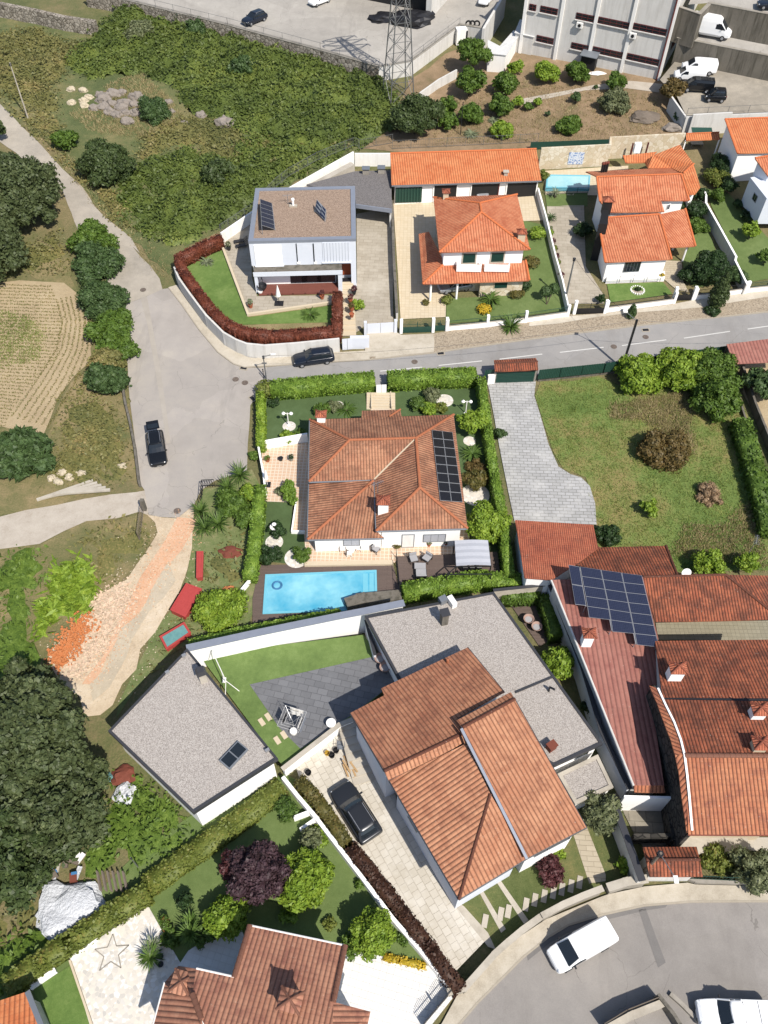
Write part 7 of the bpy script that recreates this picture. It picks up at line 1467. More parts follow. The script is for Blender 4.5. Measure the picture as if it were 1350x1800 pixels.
for x,y,R,h,m,l in((392,345,1.1,1.1,T_mid,'green shrub behind the left roof chimney'),(220,480,.95,1.0,T_lime,'round yellow green shrub above the tiled terrace'),(285,465,.7,.9,T_mid,'small shrub next to the round yellow green one'),(450,330,.9,.9,T_olive,'grey shrub on the pebble bed north of the villa'),(150,315,.7,.7,T_darkgr,'small dark shrub under the hedge corner'),(870,320,1.1,1.2,T_palm,'spiky green shrub on the right rockery'),(925,345,1.1,1.0,T_lime,'white flowering shrub on the right rockery'),(990,340,.85,.9,H_olive,'olive clipped shrub on the right rockery'),(945,275,1.2,1.8,T_olive,'silvery pine shrub on the right rockery'),(1175,705,1.55,1.5,H_dkol,'broad bronze clipped shrub in the white pebble bed'),(1165,640,1.4,.6,T_brown,'low brown ground cover right of the solar array'),(225,745,.95,1.8,H_green,'upper twisted green bush on the tiled terrace'),(232,795,.9,1.3,H_green,'lower twisted green bush on the tiled terrace'),(178,760,.55,.8,T_olive,'little grey bush on the tiled terrace'),(160,960,1.0,1.2,T_darkgr,'dark bush around the turf fountain'),(122,1085,1.35,1.4,T_darkgr,'dark round bush at the corner of the pool deck'),(285,1085,1.0,.9,T_mid,'green bush in the white ringed bed by the deck'),(45,575,.75,.7,T_mid,'small bush on the kerb side of the terrace wall'),(1290,470,.8,1.3,T_blue,'wild shoot leaning over the slab driveway'),(1185,975,1.1,1.0,T_olive,'grey bush behind the gazebo'),(765,1030,.5,.6,H_dkol,'potted shrub by the back door')):sh(l,*y1(x,y),R,h,m,dens=36,leaf=.16)
spiky('cycad','cycad north of the villa roof','cycad',*y1(515,350),1.4,1.3,T_palm,70,0,.06);spiky('cycad','cycad in the pebble bed right of the solar array','cycad',*y1(1150,570),1.3,1.4,T_palm,60,0,.06,.5)
tr('olive tree beside the upper right corner of the villa',*y1(1150,410),1.8,3.2,T_lime,n=20,dens=26,leaf=.2,name='garden_tree');tr('leafy tree above the gazebo',*y1(1220,920),2.2,3.4,T_lime,n=24,dens=24,leaf=.22,name='garden_tree')
for p,r,l in(((225,430),.75,'round white pebble bed around the garden lamp'),((1135,505),.7,'small white pebble ring under the olive tree'),((1165,775),1.5,'white pebble bed at the foot of the bronze shrub'),((150,1015),.9,'white pebble crescent below the turf fountain'),((1010,300),1.0,'white pebble patch at the right end of the rockery'),((470,325),.7,'white pebble patch near the left cycad'),((262,1095),1.2,'white stone ring by the pool deck')):disc('pebble_bed',l,'pebble bed',*y1(*p),r,B_crazy,.06,'white pebble beds')
mb=MB();C=P(*y7(530,1150));st5=[C+Vector(((1.3 if k%2==0 else.55)*math.cos(k*math.pi/5+1.7),(1.3 if k%2==0 else.55)*math.sin(k*math.pi/5+1.7),.06))for k in range(10)]
for k in range(10):mb.bar(st5[k],st5[(k+1)%10],.07,.03)
tag(mb.build('stone_star',M_conc),'star outline of darker stones laid in the white crazy paving','paving inlay')
hedge('hedge','long sloping clipped hedge bank between the annex and the lower garden',L(y7,(1340,350),(1100,540),(900,680),(690,830)),1.8,.8,H_olive,40,.17);hedge('hedge','ragged green hedge along the crazy paving',L(y7,(700,850),(520,960),(330,1090),(180,1190),(20,1310)),1.6,1.2,H_olive,40,.2)
hedge('hedge','brownish green hedge on the upper part of the diagonal wall',L(y8,(640,38),(702,104),(762,184),(826,284)),1.05,1.5,H_dkol,46,.17);hedge('hedge','dark red hedge on the lower part of the diagonal wall',L(y8,(840,296),(920,394),(1020,524),(1138,676),(1262,850)),1.05,1.5,H_brownred,46,.17)
tr('large dark purple plum tree on the lower lawn',*y8(480,400),2.45,4.2,T_purple,n=44,dens=30,leaf=.2,lump=.28,name='plum_tree');tr('small wine red maple beside the purple plum tree',*y8(378,378),1.1,2.8,T_wine,n=14,dens=30,leaf=.2,name='maple_tree')
tr('big lime green laurel tree right of the purple plum',*y8(665,425),2.35,3.2,T_lime,n=44,dens=30,leaf=.24,lump=.28,name='laurel_tree',elong=2.2);tr('dense rounded laurel bush beside the white terrace',*y8(368,570),1.7,2.6,T_lime,n=30,dens=32,leaf=.2,lump=.34,name='laurel_tree');tr('clipped round green ball tree by the white terrace',*y8(930,640),1.6,3.0,T_lime,n=34,dens=36,leaf=.17,lump=.4,name='round_bush',cat='bush',low=-.7,spread=.12)
for x,y,R,h,m,l in((608,560,.72,1.0,H_green,'small clipped green ball on the lower lawn'),(757,600,.6,.5,H_olive,'tiny flat clipped bush in the house shade'),(205,505,.75,1.6,T_darkgr,'small dark spreading bush on the lower lawn'),(590,150,1.0,1.2,T_palm,'leafy plant in the stone ring at the top of the lower garden'),(690,280,1.1,1.6,T_olive,'silver leaved bush by the white garden steps'),(725,260,1.0,.5,T_lime,'bright ground cover along the diagonal wall'),(840,680,.9,.9,T_mid,'leafy plants at the corner of the white terrace'),(160,655,.8,.8,T_mid,'leafy clump near the orange pots'),(870,445,.4,.5,T_mid,'tiny plant along the upper diagonal wall'),(1040,660,.5,.6,T_mid,'tiny plant along the lower diagonal wall'),(280,640,.8,1.2,T_palm,'palm seedlings beside the laurel bush')):sh(l,*y8(x,y),R,h,m,dens=36,leaf=.16)
spiky('yucca','yucca palm on the lower lawn by the white terrace','yucca',*y8(230,640),1.0,1.2,T_palm,80,0,.04,.5,up=.8);spiky('yucca','second yucca with darker leaves above the first','yucca',*y8(232,590),.75,1.0,T_palm,60,0,.04,.5,up=.8);spiky('yucca','yucca cluster planted in the crazy paving','yucca',*y8(78,725),1.0,1.0,T_palm,80,0,.04,.3,up=.8);spiky('yucca','upper yucca head in the crazy paving','yucca',*y8(85,680),.75,.9,T_agave,60,0,.035,.5,up=.8)
hedge('flower_border','strip of yellow flowers along the white terrace',L(y8,(965,722),(1030,735),(1130,758)),.6,.3,T_yel,60,.12,cat='flowers')
tr('dark wine red bush on the dry front lawn',*w1(488,402),1.15,1.4,T_wine,n=20,dens=30,leaf=.16,name='bush',cat='bush');tr('grey green olive tree at the end of the gravel canopy',*w1(688,180),1.6,3.0,T_olive,n=22,dens=26,leaf=.18,name='olive_tree');tr('feathery shrub tree by the lower right railing',*w1(1295,395),1.7,2.6,T_olive,n=20,dens=26,leaf=.16,name='garden_tree')
for x,y,R,h,m,l in((778,380,.7,1.0,T_lime,'white flowering shrub at the foot of the grey wall'),(525,340,.55,.5,T_lime,'small bright shrub beside the wine red bush'),(1150,375,1.3,.7,H_olive,'untidy yellowish shrub right of the gate shelter')):sh(l,*w1(x,y),R,h,m)
tr('bright green bush on the narrow strip beside the gravel roof',*y5(348,720),1.7,2.6,T_lime,n=20,dens=26,leaf=.24,name='garden_tree');sh('dark climbing shrub deep in the narrow strip',*y5(505,930),1.0,1.4,T_darkgr)
hedge('climbing_rose','white flowering climber along the top of the little patio',L(y5,(85,385),(180,385),(265,380)),1.0,1.8,T_mid,36,.18,cat='climber');hedge('climbing_rose','white flowering climber down the right side of the little patio',L(y5,(290,385),(320,480),(350,580)),1.2,1.8,T_mid,36,.18,cat='climber')
hedge('hedge','dark loose hedge along the right edge of the meadow',[(1305,735),(1325,800),(1348,880),(1360,930)],2.0,1.7,T_mid,30,.26,jit=.15)
tr('blue grey leafy tree at the right edge under the red canopy',1338,672,2.0,3.4,T_blue,n=18,name='garden_tree')
for x,y,R,l in((1240,170,1.7,'highest'),(1175,235,1.5,'second highest'),(1130,420,1.7,'right middle'),(1060,440,1.7,'left middle'),(1040,360,1.3,'leftmost')):spiky('yucca',l+' of the yuccas on the planted bank','yucca',*y3(x,y),R*.75,1.3,T_palm,90,0,.04,.4,up=.9,group='yuccas on the planted bank')
for x,y,R,h,m,l in((1200,310,1.7,1.6,T_mid,'round bush on the planted bank among the yuccas'),(1140,860,2.3,1.8,T_lime,'wide lime bush above the courtyard hedge'),(1270,380,1.2,1.4,T_mid,'bush at the mottled hedge top'),(1275,260,1.1,1.5,T_lime,'lime bush near the kerb corner')):sh(l,*y3(x,y),R,h,m,dens=30,n=16)
# ground cover that nobody could count
scrub('bramble_thicket',[(165,60),(215,8),(400,62),(563,102),(665,132),(705,180),(700,230),(640,255),(560,300),(470,345),(395,405),(340,330),(440,240),(340,200),(300,150),(240,130),(150,140),(110,110)],T_bram,2.3,20,.3,'dense green bramble thicket below the yard wall',freq=.16,fall=2)
scrub('bramble_thicket',[(215,300),(330,265),(390,280),(470,345),(395,400),(330,430),(285,435),(235,410),(195,365),(205,330)],T_bram,2.5,20,.3,'domed bramble thicket by the lane',freq=.13)
scrub('tall_weeds',[(-40,70),(50,45),(150,75),(120,120),(110,150),(100,200),(120,240),(90,260),(50,205),(-40,120)],T_bramd,1.2,16,.28,'tall mixed weeds at the top left')
scrub('tall_weeds',[(330,200),(440,235),(640,240),(560,290),(470,330),(400,290),(330,262),(230,290),(240,240)],T_bramd,1.0,14,.26,'dry weeds between the bramble thickets')
scrub('climbing_ivy',[(215,12),(400,58),(563,100),(660,128),(655,140),(560,112),(390,72),(200,26)],T_mid,2.2,9,.35,'ivy along the foot of the long retaining wall',freq=.5)
scrub('vine_cover',L(y7,(540,260),(620,300),(700,330),(930,510),(970,590),(860,640),(680,760),(560,700),(470,830),(400,830),(340,640),(420,520),(500,430)),T_vine,1.3,16,.24,'leafy vine carpet below the annex wall',freq=.4)
scrub('leafy_scrub',L(y3,(-40,570),(120,530),(230,560),(220,700),(180,850),(200,1020),(240,1130),(330,1230),(330,1330),(100,1330),(-60,1330)),T_vine,1.8,13,.28,'deep leafy scrub at the left edge',freq=.3)
scrub('low_scrub',L(y3,(290,520),(440,430),(600,400),(700,390),(790,430),(760,520),(690,620),(640,690),(520,780),(480,760),(470,640),(400,600)),T_bramd,.8,7,.28,'low greyish scrub between track and dirt path',freq=.4)
scrub('bank_weeds',L(y3,(1060,540),(1260,440),(1330,560),(1320,690),(1230,780),(1240,900),(1050,980),(860,1100),(760,1180),(680,1290),(620,1350),(700,1180),(830,1000),(930,850),(1000,700)),T_bramd,.6,9,.24,'weeds covering the bank above the annex',freq=.5)
scrub('verge_weeds',L(z4,(330,950),(490,760),(560,1000),(640,960),(680,1180),(560,1330),(480,1400),(300,1440),(270,1180)),T_bramd,.35,6,.22,'dry weeds on the verge by the guard wall',hmin=.02)
scrub('hedge_scrub',L(y7,(-60,1020),(240,1060),(330,1100),(180,1200),(20,1320),(-60,1340)),T_vine,1.4,12,.3,'scrub merging with the ragged hedge',freq=.4);scrub('hedge_scrub',L(y7,(-60,850),(120,800),(240,900),(240,1060),(-60,1080)),T_bramd,1.0,10,.26,'dry scrub left of the white tarpaulin')
scrub('roadside_weeds',[(-60,130),(0,180),(50,228),(110,292),(150,330),(200,390),(235,415),(215,350),(150,300),(110,262),(90,255),(50,205),(-40,120)],T_bramd,.7,14,.26,'weeds along the upper edge of the lane',fall=1.5)
scrub('field_margin',L(z4,(-60,180),(120,150),(330,60),(380,160),(370,330),(250,325),(100,290),(-60,330)),T_bramd,.5,12,.24,'dry weeds between the big oak and the crop field',fall=1.5)
scrub('field_margin',L(z4,(420,400),(470,560),(500,760),(560,990),(640,960),(690,1200),(740,1400),(480,1430),(230,1430),(260,1200),(330,960),(480,760),(455,560)),T_bramd,.5,10,.24,'rough weeds between the crop field and the junction',fall=1.5)
scrub('fern_thicket',L(y3,(215,740),(300,640),(420,620),(480,700),(490,800),(420,880),(330,900),(260,1000),(180,1040),(190,900)),T_lime,1.5,22,.34,'feathery light green fern thicket on the left bank',freq=.5,elong=4,fall=1.2)
def line_pts(a,b,step,jit=.06):
 A,B=P(*a),P(*b);n=max(1,int((B-A).length/step));t=(np.arange(n)+.5)/n;q=np.stack([A.x+(B.x-A.x)*t,A.y+(B.y-A.y)*t],1);return q+rng.normal(0,jit,q.shape)
rows_=[line_pts(z4(-60,360+k*17),z4(270+60*math.sin(k*.12)-max(0,k-22)*9,372+k*17.5-k*.4),.26,.03)for k in range(44)]
for k in range(7):
 c_=[(300+k*24,440-k*6),(330+k*24,560),(300+k*27,700),(200+k*32,860+k*4),(60+k*32,1060+k*9)];rows_+=[line_pts(z4(*a),z4(*b),.26,.03)for a,b in zip(c_,c_[1:])]
tufts('crop_rows',np.concatenate(rows_),T_bramd,.22,.06,5,.05,'thin green crop rows across the tilled field')
def area_tufts(name,poly,n,m,h,label,w=.04,sp=.25):W=[tuple(P(*p)[:2])for p in poly];X,Y=sample_poly(W,n);tufts(name,np.stack([X,Y],1)[:n],m,h,w,5,sp,label)
mead=L(y2,(275,370),(300,300),(560,280),(690,320),(900,310),(1190,340),(1250,450),(1340,1170),(900,1170),(570,1070),(550,860),(500,740),(400,700),(350,620),(310,500))
area_tufts('meadow_grass',mead,5200,T_grass,.28,'uneven green meadow grass',.035,.3);area_tufts('dry_grass',L(y2,(620,400),(980,340),(1010,640),(900,560),(760,470),(620,470)),1500,T_straw,.35,'straw coloured grass patch in the upper meadow');area_tufts('dry_grass',L(y2,(1230,850),(1330,880),(1350,1160),(900,1100),(960,960),(1150,960)),1500,T_straw,.3,'straw coloured grass in the lower right meadow')
area_tufts('dry_grass',L(z1,(560,450),(740,380),(900,520),(1000,640),(900,700),(780,740),(480,690),(370,600),(520,560)),1500,T_straw,.4,'dry grass around the boulder heap',.05);area_tufts('field_weeds',L(z4,(-40,500),(150,520),(240,620),(200,760),(60,790),(-40,800)),900,T_grass,.22,'greener weedy patch in the tilled field',.05)
area_tufts('garden_weeds',[(760,200),(880,140),(1000,150),(1150,170),(1190,230),(1050,250),(900,250),(760,255)],1800,T_straw,.3,'dry weeds over the terraced garden',.05);area_tufts('verge_grass',[(40,215),(60,232),(110,297),(167,363),(230,420),(262,470),(285,490),(300,470),(240,400),(180,340),(120,270),(60,200)],900,T_straw,.3,'dry grass on the lane verge',.05)
# POOLS, VEHICLES, PROPS
def pool(label,cv,pts,wm,steps_=None):
 W=[P(*cv(*p),.1)for p in pts];c=sum(W,Vector())/len(W);z=max(w.z for w in W);c.z=z;rt=root('swimming_pool',label,'swimming pool',c);ring=[(p.x,p.y)for p in W];MB().prism(ring,z-.25,z-.02).build('water',wm,rt);o=offset_loop(ring,-.22);mb=MB();n=len(ring)
 for i in range(n):mb.prism([o[i],o[(i+1)%n],ring[(i+1)%n],ring[i]],z-1.0,z+.03-.003*(i%2))
 mb.build('coping',M_poolstep,rt)
 for k,s in enumerate(steps_ or[]):q=[P(*cv(*p),.1)for p in s];MB().prism([(p.x,p.y)for p in q],z-.2,z-.012+.0*k).build('pool_step',M_poolstep,rt)
 return c
pc=pool('turquoise rectangular pool in the brown deck of the villa',y1,((115,1186),(655,1164),(658,1284),(514,1292),(508,1350),(103,1366)),M_water,[((598,1172),(622,1171),(622,1286),(598,1287)),((630,1170),(652,1169),(652,1284),(630,1285))])
pool('small pale blue pool at the foot of the cream stone wall',z7,((108,292),(338,288),(330,366),(100,366)),M_water2)
C=P(*y1(162,1232),.12);rn=root('hose_ring','coiled blue pool hose floating in the turquoise pool','hose',C)
for r_ in(.42,.5,.36):MB().tube([C+Vector((r_*math.cos(t)+r_*.1,r_*math.sin(t),.02))for t in np.linspace(0,2*math.pi,22)],.03,6).build('coil',M_blue,rn)
def veh(label,cat,kind,pnt,size,rear,front,z=0,cv=fl,group=None,scale=None,roofm=None,name=None):rt=car(name or{'van':'van','box':'van','pick':'pickup'}.get(kind,'car'),label,cat,kind,pnt,*size,group=group,roofm=roofm);park(rt,cv(*rear),cv(*front),z,scale=scale);return rt
rt=veh('black estate car with its tailgate raised on the junction','car','suv',C_black,(4.7,1.85,1.6),(820,1150),(846,1345),cv=z4)
mb=MB();tg=[(-2.0,-.7,1.62),(-2.0,.7,1.62),(-3.0,.66,1.9),(-3.0,-.66,1.9)];mb.add([Vector(p)for p in tg]+[Vector(p)-Vector((0,0,.06))for p in tg],[(3,2,1,0),(4,5,6,7),(0,1,5,4),(1,2,6,5),(2,3,7,6),(3,0,4,7)])
WL[rt.name]=Vector();tgo=mb.build('tailgate',C_black,rt);k_=[(-2.12,-.55,1.665),(-2.12,.55,1.665),(-2.62,.55,1.805),(-2.62,-.55,1.805)];mb=MB();mb.add([Vector(p)for p in k_],[(3,2,1,0)]);mb.build('rear_window',M_glass,tgo)
veh('dark blue black estate car parked by the long white street wall','car','wagon',C_blue,(4.8,1.85,1.55),(583,631),(520,640))
veh('anthracite hatchback parked on the stone driveway','car','suv',C_anth,(4.4,1.85,1.55),(298,845),(178,655),cv=y6,scale=1.12)
veh('white panel van parked at the bend of the lower road','van','van',C_white,(5.0,1.95,1.97),(703,655),(500,770),cv=w1)
veh('white pickup with a flat white bed cover at the bottom right','pickup','pick',C_white,(5.3,1.9,1.75),(1345,985),(1068,975),cv=w1)
veh('dark car parked at the edge of the concrete yard','car','suv',C_blue,(4.5,1.85,1.6),(183,82),(75,130),1.8,z2)
veh('white car cut by the top frame edge left of the warehouse','car','hatch',C_white,(4.1,1.8,1.5),(480,-2),(395,36),1.8,z2);veh('white car cut by the top frame edge right of the warehouse','car','hatch',C_white,(4.1,1.8,1.5),(1250,-20),(1205,42),1.8,z2)
veh('large high roofed white van on the ramp beside the factory','van','box',C_white,(5.8,2.1,2.7),(300,470),(760,540),5.6,v4,scale=1.05);veh('white panel van against the lower retaining wall','van','van',C_white,(4.9,1.9,1.9),(600,1020),(130,1010),2.2,v4,scale=1.05)
veh('white van half hidden behind the black van','van','van',C_white,(4.6,1.8,1.8),(450,1120),(20,1110),2.2,v4);veh('black panel van parked beside the tiny two seat car','van','van',C_black,(4.6,1.8,1.85),(540,1270),(150,1260),2.2,v4)
veh('tiny black two seat car with silver frame in the upper car park','car','mini',C_black,(2.7,1.6,1.55),(750,1405),(445,1395),2.2,v4,scale=1.1).children
veh('dark car cut by the right edge at the top corner','car','hatch',C_blue,(4.3,1.8,1.5),(1560,120),(1230,120),9.6,v4);veh('silver car tucked in the open garage bay','car','hatch',C_silver,(4.2,1.8,1.5),(722,350),(722,402),cv=z6)
veh('silver car under the porch of the orange house','car','hatch',C_silver,(4.3,1.8,1.5),(620,1020),(450,1050),cv=z6)
def pole(label,px,py,h,m,r=.14,arm=None,lean=(0,0),name='utility_pole',cat='pole',square=False,head=M_white):
 C=P(px,py);rt=root(name,label,cat,C);t=C+Vector((lean[0],lean[1],h));(MB().bar(C-Vector((0,0,.3)),t,r*2)if square else MB().tube([C-Vector((0,0,.3)),t],r,10,r*.6)).build('post',m,rt)
 if arm:e=t+Vector(arm);MB().tube([t-Vector((0,0,.2)),e],.04,6).build('arm',M_galv,rt);d=Vector(arm).normalized();MB().box(e+d*.25,(.2+abs(d.x)*.35,.2+abs(d.y)*.35,.1)).build('lamp_head',head,rt)
 for k in range(3):MB().cyl(t-Vector((0,0,.15+.25*k)),r*1.4,.06,8).build('bracket',M_dark,rt)if k<2 else None
 return t
t1_=pole('tall dark concrete lamp pole at the meadow fence',1093,648,7.4,M_dark,.11,(-1.1,.7,.4),square=True,name='lamp_pole');t2_=pole('grey concrete pole rising from the split level house drive',993,530,6.6,M_galv,.14);t3_=pole('dark lamp pole at the corner of the clipped hedge',468,666,3.6,M_galv,.1,(.9,.1,.1),name='lamp_pole');pole('leaning pale wooden pole beside the lane',49,207,8.3,M_conc_l,.13)
pole('wooden lamp pole with a white lamp over the tiled gate shelter',*w1(850,420),5.6,M_wood,.17,(.6,-1.6,.1),name='lamp_pole');pole('slim grey post in the vine carpet',*y7(655,740),2.6,M_galv,.05);pole('dark post in the terraced garden among the orchard trees',*z2(1105,640),5,M_dark,.07);pole('short black post at the street mouth left of the hedge',*y1(98,190),1.6,M_dark,.06)
def wire(label,a,b,sag=.8,r=.02):tag(MB().tube([a.lerp(b,t)-Vector((0,0,4*sag*t*(1-t)))for t in np.linspace(0,1,14)],r,4).build('overhead_wire',M_dark),label,'wire')
wire('overhead wire from the lamp pole to the grey drive pole',t1_,t2_);wire('overhead wire along the street towards the corner lamp',t1_,t3_,1.2);wire('overhead wire leaving to the right from the lamp pole',t1_,P(1500,560,7.5),1.0)
C=P(700,172);py_=root('electricity_pylon','tall grey lattice electricity pylon at the corner of the yard wall','pylon',C);Hp,az=25.0,.35
def leg(k,z):w=2.3*(1-z/Hp)+.45*z/Hp;a=az+math.pi/4+k*math.pi/2;return C+Vector((w*1.2*math.cos(a),w*1.2*math.sin(a),z))
lv=[0,3.2,6.2,9,11.6,14,16.2,18.2,20,21.6,23,24.2,Hp]
for k in range(4):mb=MB();mb.bar(leg(k,-.5),leg(k,Hp),.13);mb.build('leg',M_galv,py_)
for i in range(len(lv)-1):
 mb=MB();a0,a1=lv[i],lv[i+1]
 for k in range(4):mb.bar(leg(k,a0),leg((k+1)%4,a1),.055);mb.bar(leg((k+1)%4,a0),leg(k,a1),.055);mb.bar(leg(k,a1),leg((k+1)%4,a1),.055)
 mb.build('bracing',M_galv,py_)
for z,l in((20.5,3.2),(23.0,3.6),(Hp,2.8)):
 for s in(-1,1):d=Vector((math.cos(az),math.sin(az),0))*s;mb=MB();t=C+d*l+Vector((0,0,z));[mb.bar(leg(k,z-(.9 if k>1 else 0)),t,.09)for k in range(4)];mb.tube([t,t-Vector((0,0,.9))],.1,6);mb.build('crossarm',M_galv,py_)
def gardenlamp(label,cv,x,y,z=0):
 C=P(*cv(x,y),z);rt=root('garden_lamp',label,'lamp',C,'white garden lamps');MB().tube([C,C+Vector((0,0,2.0))],.06,8).build('post',M_white,rt);MB().cyl(C,.2,.12,10).build('foot',M_white,rt)
 for s in(-1,1):MB().tube([C+Vector((0,0,1.8)),C+Vector((s*.4,0,2.1))],.035,6).build('arm',M_white,rt);MB().lathe(C+Vector((s*.42,0,1.85)),[(.2,0),(.22,.1),(.05,.3)],10).build('lamp_head',M_white,rt)
gardenlamp('white twin headed garden lamp on the turf left of the villa',y1,222,425);gardenlamp('white twin headed garden lamp near the olive tree',y1,1115,365)
C=P(*y1(155,965));ft=root('fountain','little white tiered fountain on the left turf','fountain',C);MB().lathe(C,[(.2,0),(.1,.3),(.1,.8),(.45,.95),(.47,1.0),(.1,.96),(.07,1.3),(.22,1.4),(.05,1.42)],14).build('basin',M_white,ft)
tc=round_table('round white plastic table on the tiled terrace',P(*y1(538,1056),.08),.55,.7,M_white,'garden_table')
def chair(label,C,rz,m=M_white,group=None,cush=None,w=.5,name='chair',back=.45,fr=None):
 rt=root(name,label,'chair',(0,0,0),group);fr=fr or m;MB().box((0,0,.42),(w,w,.06)).build('seat',m,rt);MB().box((-w/2,0,.42+back/2),(.06,w,back)).build('backrest',m,rt)
 for sx in(-1,1):
  for sy in(-1,1):MB().box((sx*w*.45,sy*w*.45,.2),(.05,.05,.4)).build('leg',fr,rt)
 if cush:MB().box((.02,0,.50),(w*.92,w*.9,.12)).build('cushion',cush,rt);MB().box((-w/2+.09,0,.72),(.12,w*.9,.4)).build('cushion',cush,rt)
 return place(rt,C,rz)
for x,y,a,l in((497,1058,0,'left of the white plastic chairs around the white table'),(530,1082,1.6,'lower of the white plastic chairs around the white table'),(578,1055,3.1,'right of the white plastic chairs around the white table'),(520,1038,-1.4,'upper of the white plastic chairs around the white table')):chair(l,P(*y1(x,y),.08),a,group='white plastic chairs')
for x,y,a,l in((852,1108,-1.3,'left grey cushioned armchair on the upper deck'),(920,1105,-2.2,'right grey cushioned armchair on the upper deck')):chair(l,P(*y1(x,y),.45),a,M_dark,'grey cushioned seats',M_cushion,.8,'armchair')
chair('grey cushioned sofa at the lower side of the deck table',P(*y1(890,1188),.45),1.6,M_dark,'grey cushioned seats',M_cushion,1.1,'sofa')
C=P(*y1(885,1145),.45);ct=root('coffee_table','low grey coffee table between the deck seats','table',C);MB().box(C+Vector((0,0,.4)),(1.1,.7,.06)).build('tabletop',M_cushion,ct);[MB().box(C+Vector((sx*.45,sy*.28,.19)),(.06,.06,.38)).build('leg',M_dark,ct)for sx in(-1,1)for sy in(-1,1)]
chair('dark folding deck chair on the tiled terrace',P(*y1(662,1060),.08),-.6,M_dark,None,M_cushion,.7,'deck_chair',.6)
patch('upper_deck',L(y1,(770,1085),(1065,1075),(1275,1062),(1290,1170),(800,1205),(785,1240)),0,B_deck,z=.42)
railing('railing','dark railing at the left edge of the upper deck',L(y1,(765,1085),(780,1275)),1.0,M_dark,.3,.9,0,cat='railing')
gp=[P(*y1(x,y),2.5)for x,y in((1060,1010),(1228,1008),(1243,1135),(1068,1138))];c=sum(gp,Vector())/4;gb=root('gazebo','grey canopy gazebo with dark frame at the end of the deck','gazebo',(c.x,c.y,.4));mb=MB();n=8
for i in range(n+1):
 for j in range(n+1):p=gp[0].lerp(gp[1],i/n).lerp(gp[3].lerp(gp[2],i/n),j/n);mb.v.append((p.x,p.y,p.z+.12+.14*math.sin(math.pi*i/n)-.05*(j%2)))
mb.f=[(i*(n+1)+j,(i+1)*(n+1)+j,(i+1)*(n+1)+j+1,i*(n+1)+j+1)for i in range(n)for j in range(n)];mb.build('canopy',M_awning,gb)
for p in gp:MB().box((p.x,p.y,1.45),(.1,.1,2.2)).build('post',M_dark,gb)
mb=MB()
for i in range(4):mb.bar(gp[i],gp[(i+1)%4],.1)
mb.build('frame',M_dark,gb)
a_,b_=gp[3]+Vector((-.9,-.9,0)),gp[2]+Vector((0,-.9,0));mb=MB();mb.bar(a_,b_,.08);mb.bar(gp[3],a_,.08);mb.build('outer_frame',M_dark,gb);MB().bar(a_,(a_.x,a_.y,.45),.09).build('post',M_dark,gb);MB().bar(b_,(b_.x,b_.y,.45),.09).build('post',M_dark,gb)
for x,l in((1110,'left'),(1145,'middle'),(1180,'right')):chair(l+' of the three grey dining chairs under the gazebo edge',P(*y1(x,1158),.45),1.6,M_dark,'gazebo dining chairs',M_cushion,.5)
for x,y,l,m,pl in((117,605,'orange pot with a plant at the corner of the tiled terrace',M_terracotta,T_mid),(183,600,'dark empty bowl on the tiled terrace',M_dark,None),(236,600,'pot with a dark plant near the villa side wall',M_conc,T_darkgr),(930,1030,'terracotta pot by the villa back door',M_terracotta,T_olive),(1015,1025,'pot plant against the villa back wall',M_terracotta,T_darkgr)):pot(l,P(*y1(x,y),.07),.26,.35,m,None,pl)
C=P(*y1(115,725),.07);um=root('garden_umbrella','closed white parasol on the left terrace wall','parasol',C);MB().tube([C,C+Vector((0,0,2.5))],.03,6).build('pole',M_white,um);MB().lathe(C+Vector((0,0,.9)),[(.06,0),(.24,.2),(.16,.9),(.04,1.6)],10).build('canopy',M_white,um);MB().box(C+Vector((0,0,.05)),(.7,.7,.1)).build('base',M_dark,um)
C=P(*z5(645,945),1.1);um=root('garden_umbrella','closed white parasol on a dark base on the modern house terrace','parasol',C);MB().tube([C,C+Vector((0,0,2.7))],.035,6).build('pole',M_dark,um);MB().lathe(C+Vector((0,0,1.0)),[(.08,0),(.32,.25),(.2,1.0),(.04,1.8)],10).build('canopy',M_white,um);MB().box(C+Vector((0,0,.06)),(1.1,.9,.12)).build('base',M_dark,um)
C=P(*z5(552,880),1.15);hc=root('hanging_chair','dark round hanging basket chair under the modern porch','chair',C);MB().lathe(C+Vector((0,0,.5)),[(.2,0),(.55,.25),(.65,.6),(.58,.62),(.45,.3),(.1,.1)],16).build('basket',M_dark,hc);MB().tube([C+Vector((0,.7,0)),C+Vector((0,.8,1.4)),C+Vector((0,.4,2.0)),C+Vector((0,0,1.9))],.04,6).build('stand',M_dark,hc)
for x,y,l,pl,m in((362,640,'dark pot with a plant on the modern terrace corner',T_olive,M_dark),(485,965,'pot with a silvery olive plant on the terrace corner',T_agave,M_terracotta),(888,915,'pot with a reddish shrub at the end of the wooden deck',T_wine,M_terracotta),(1068,890,'dark red potted conifer by the modern house wall',T_wine,M_dark),(1048,935,'round wine red potted plant by the entrance steps',T_wine,M_terracotta),(1055,985,'orange pot at the middle of the entrance steps',T_brown,M_terracotta),(1055,1018,'orange pot at the lower entrance steps',None,M_terracotta),(540,890,'white round pot beside the hanging chair',None,M_white)):pot(l,P(*z5(x,y),1.12),.3,.45,m,None,pl,.7)
sh('bright green bush beside the entrance steps',*z5(1085,955),1.0,1.5,T_lime)
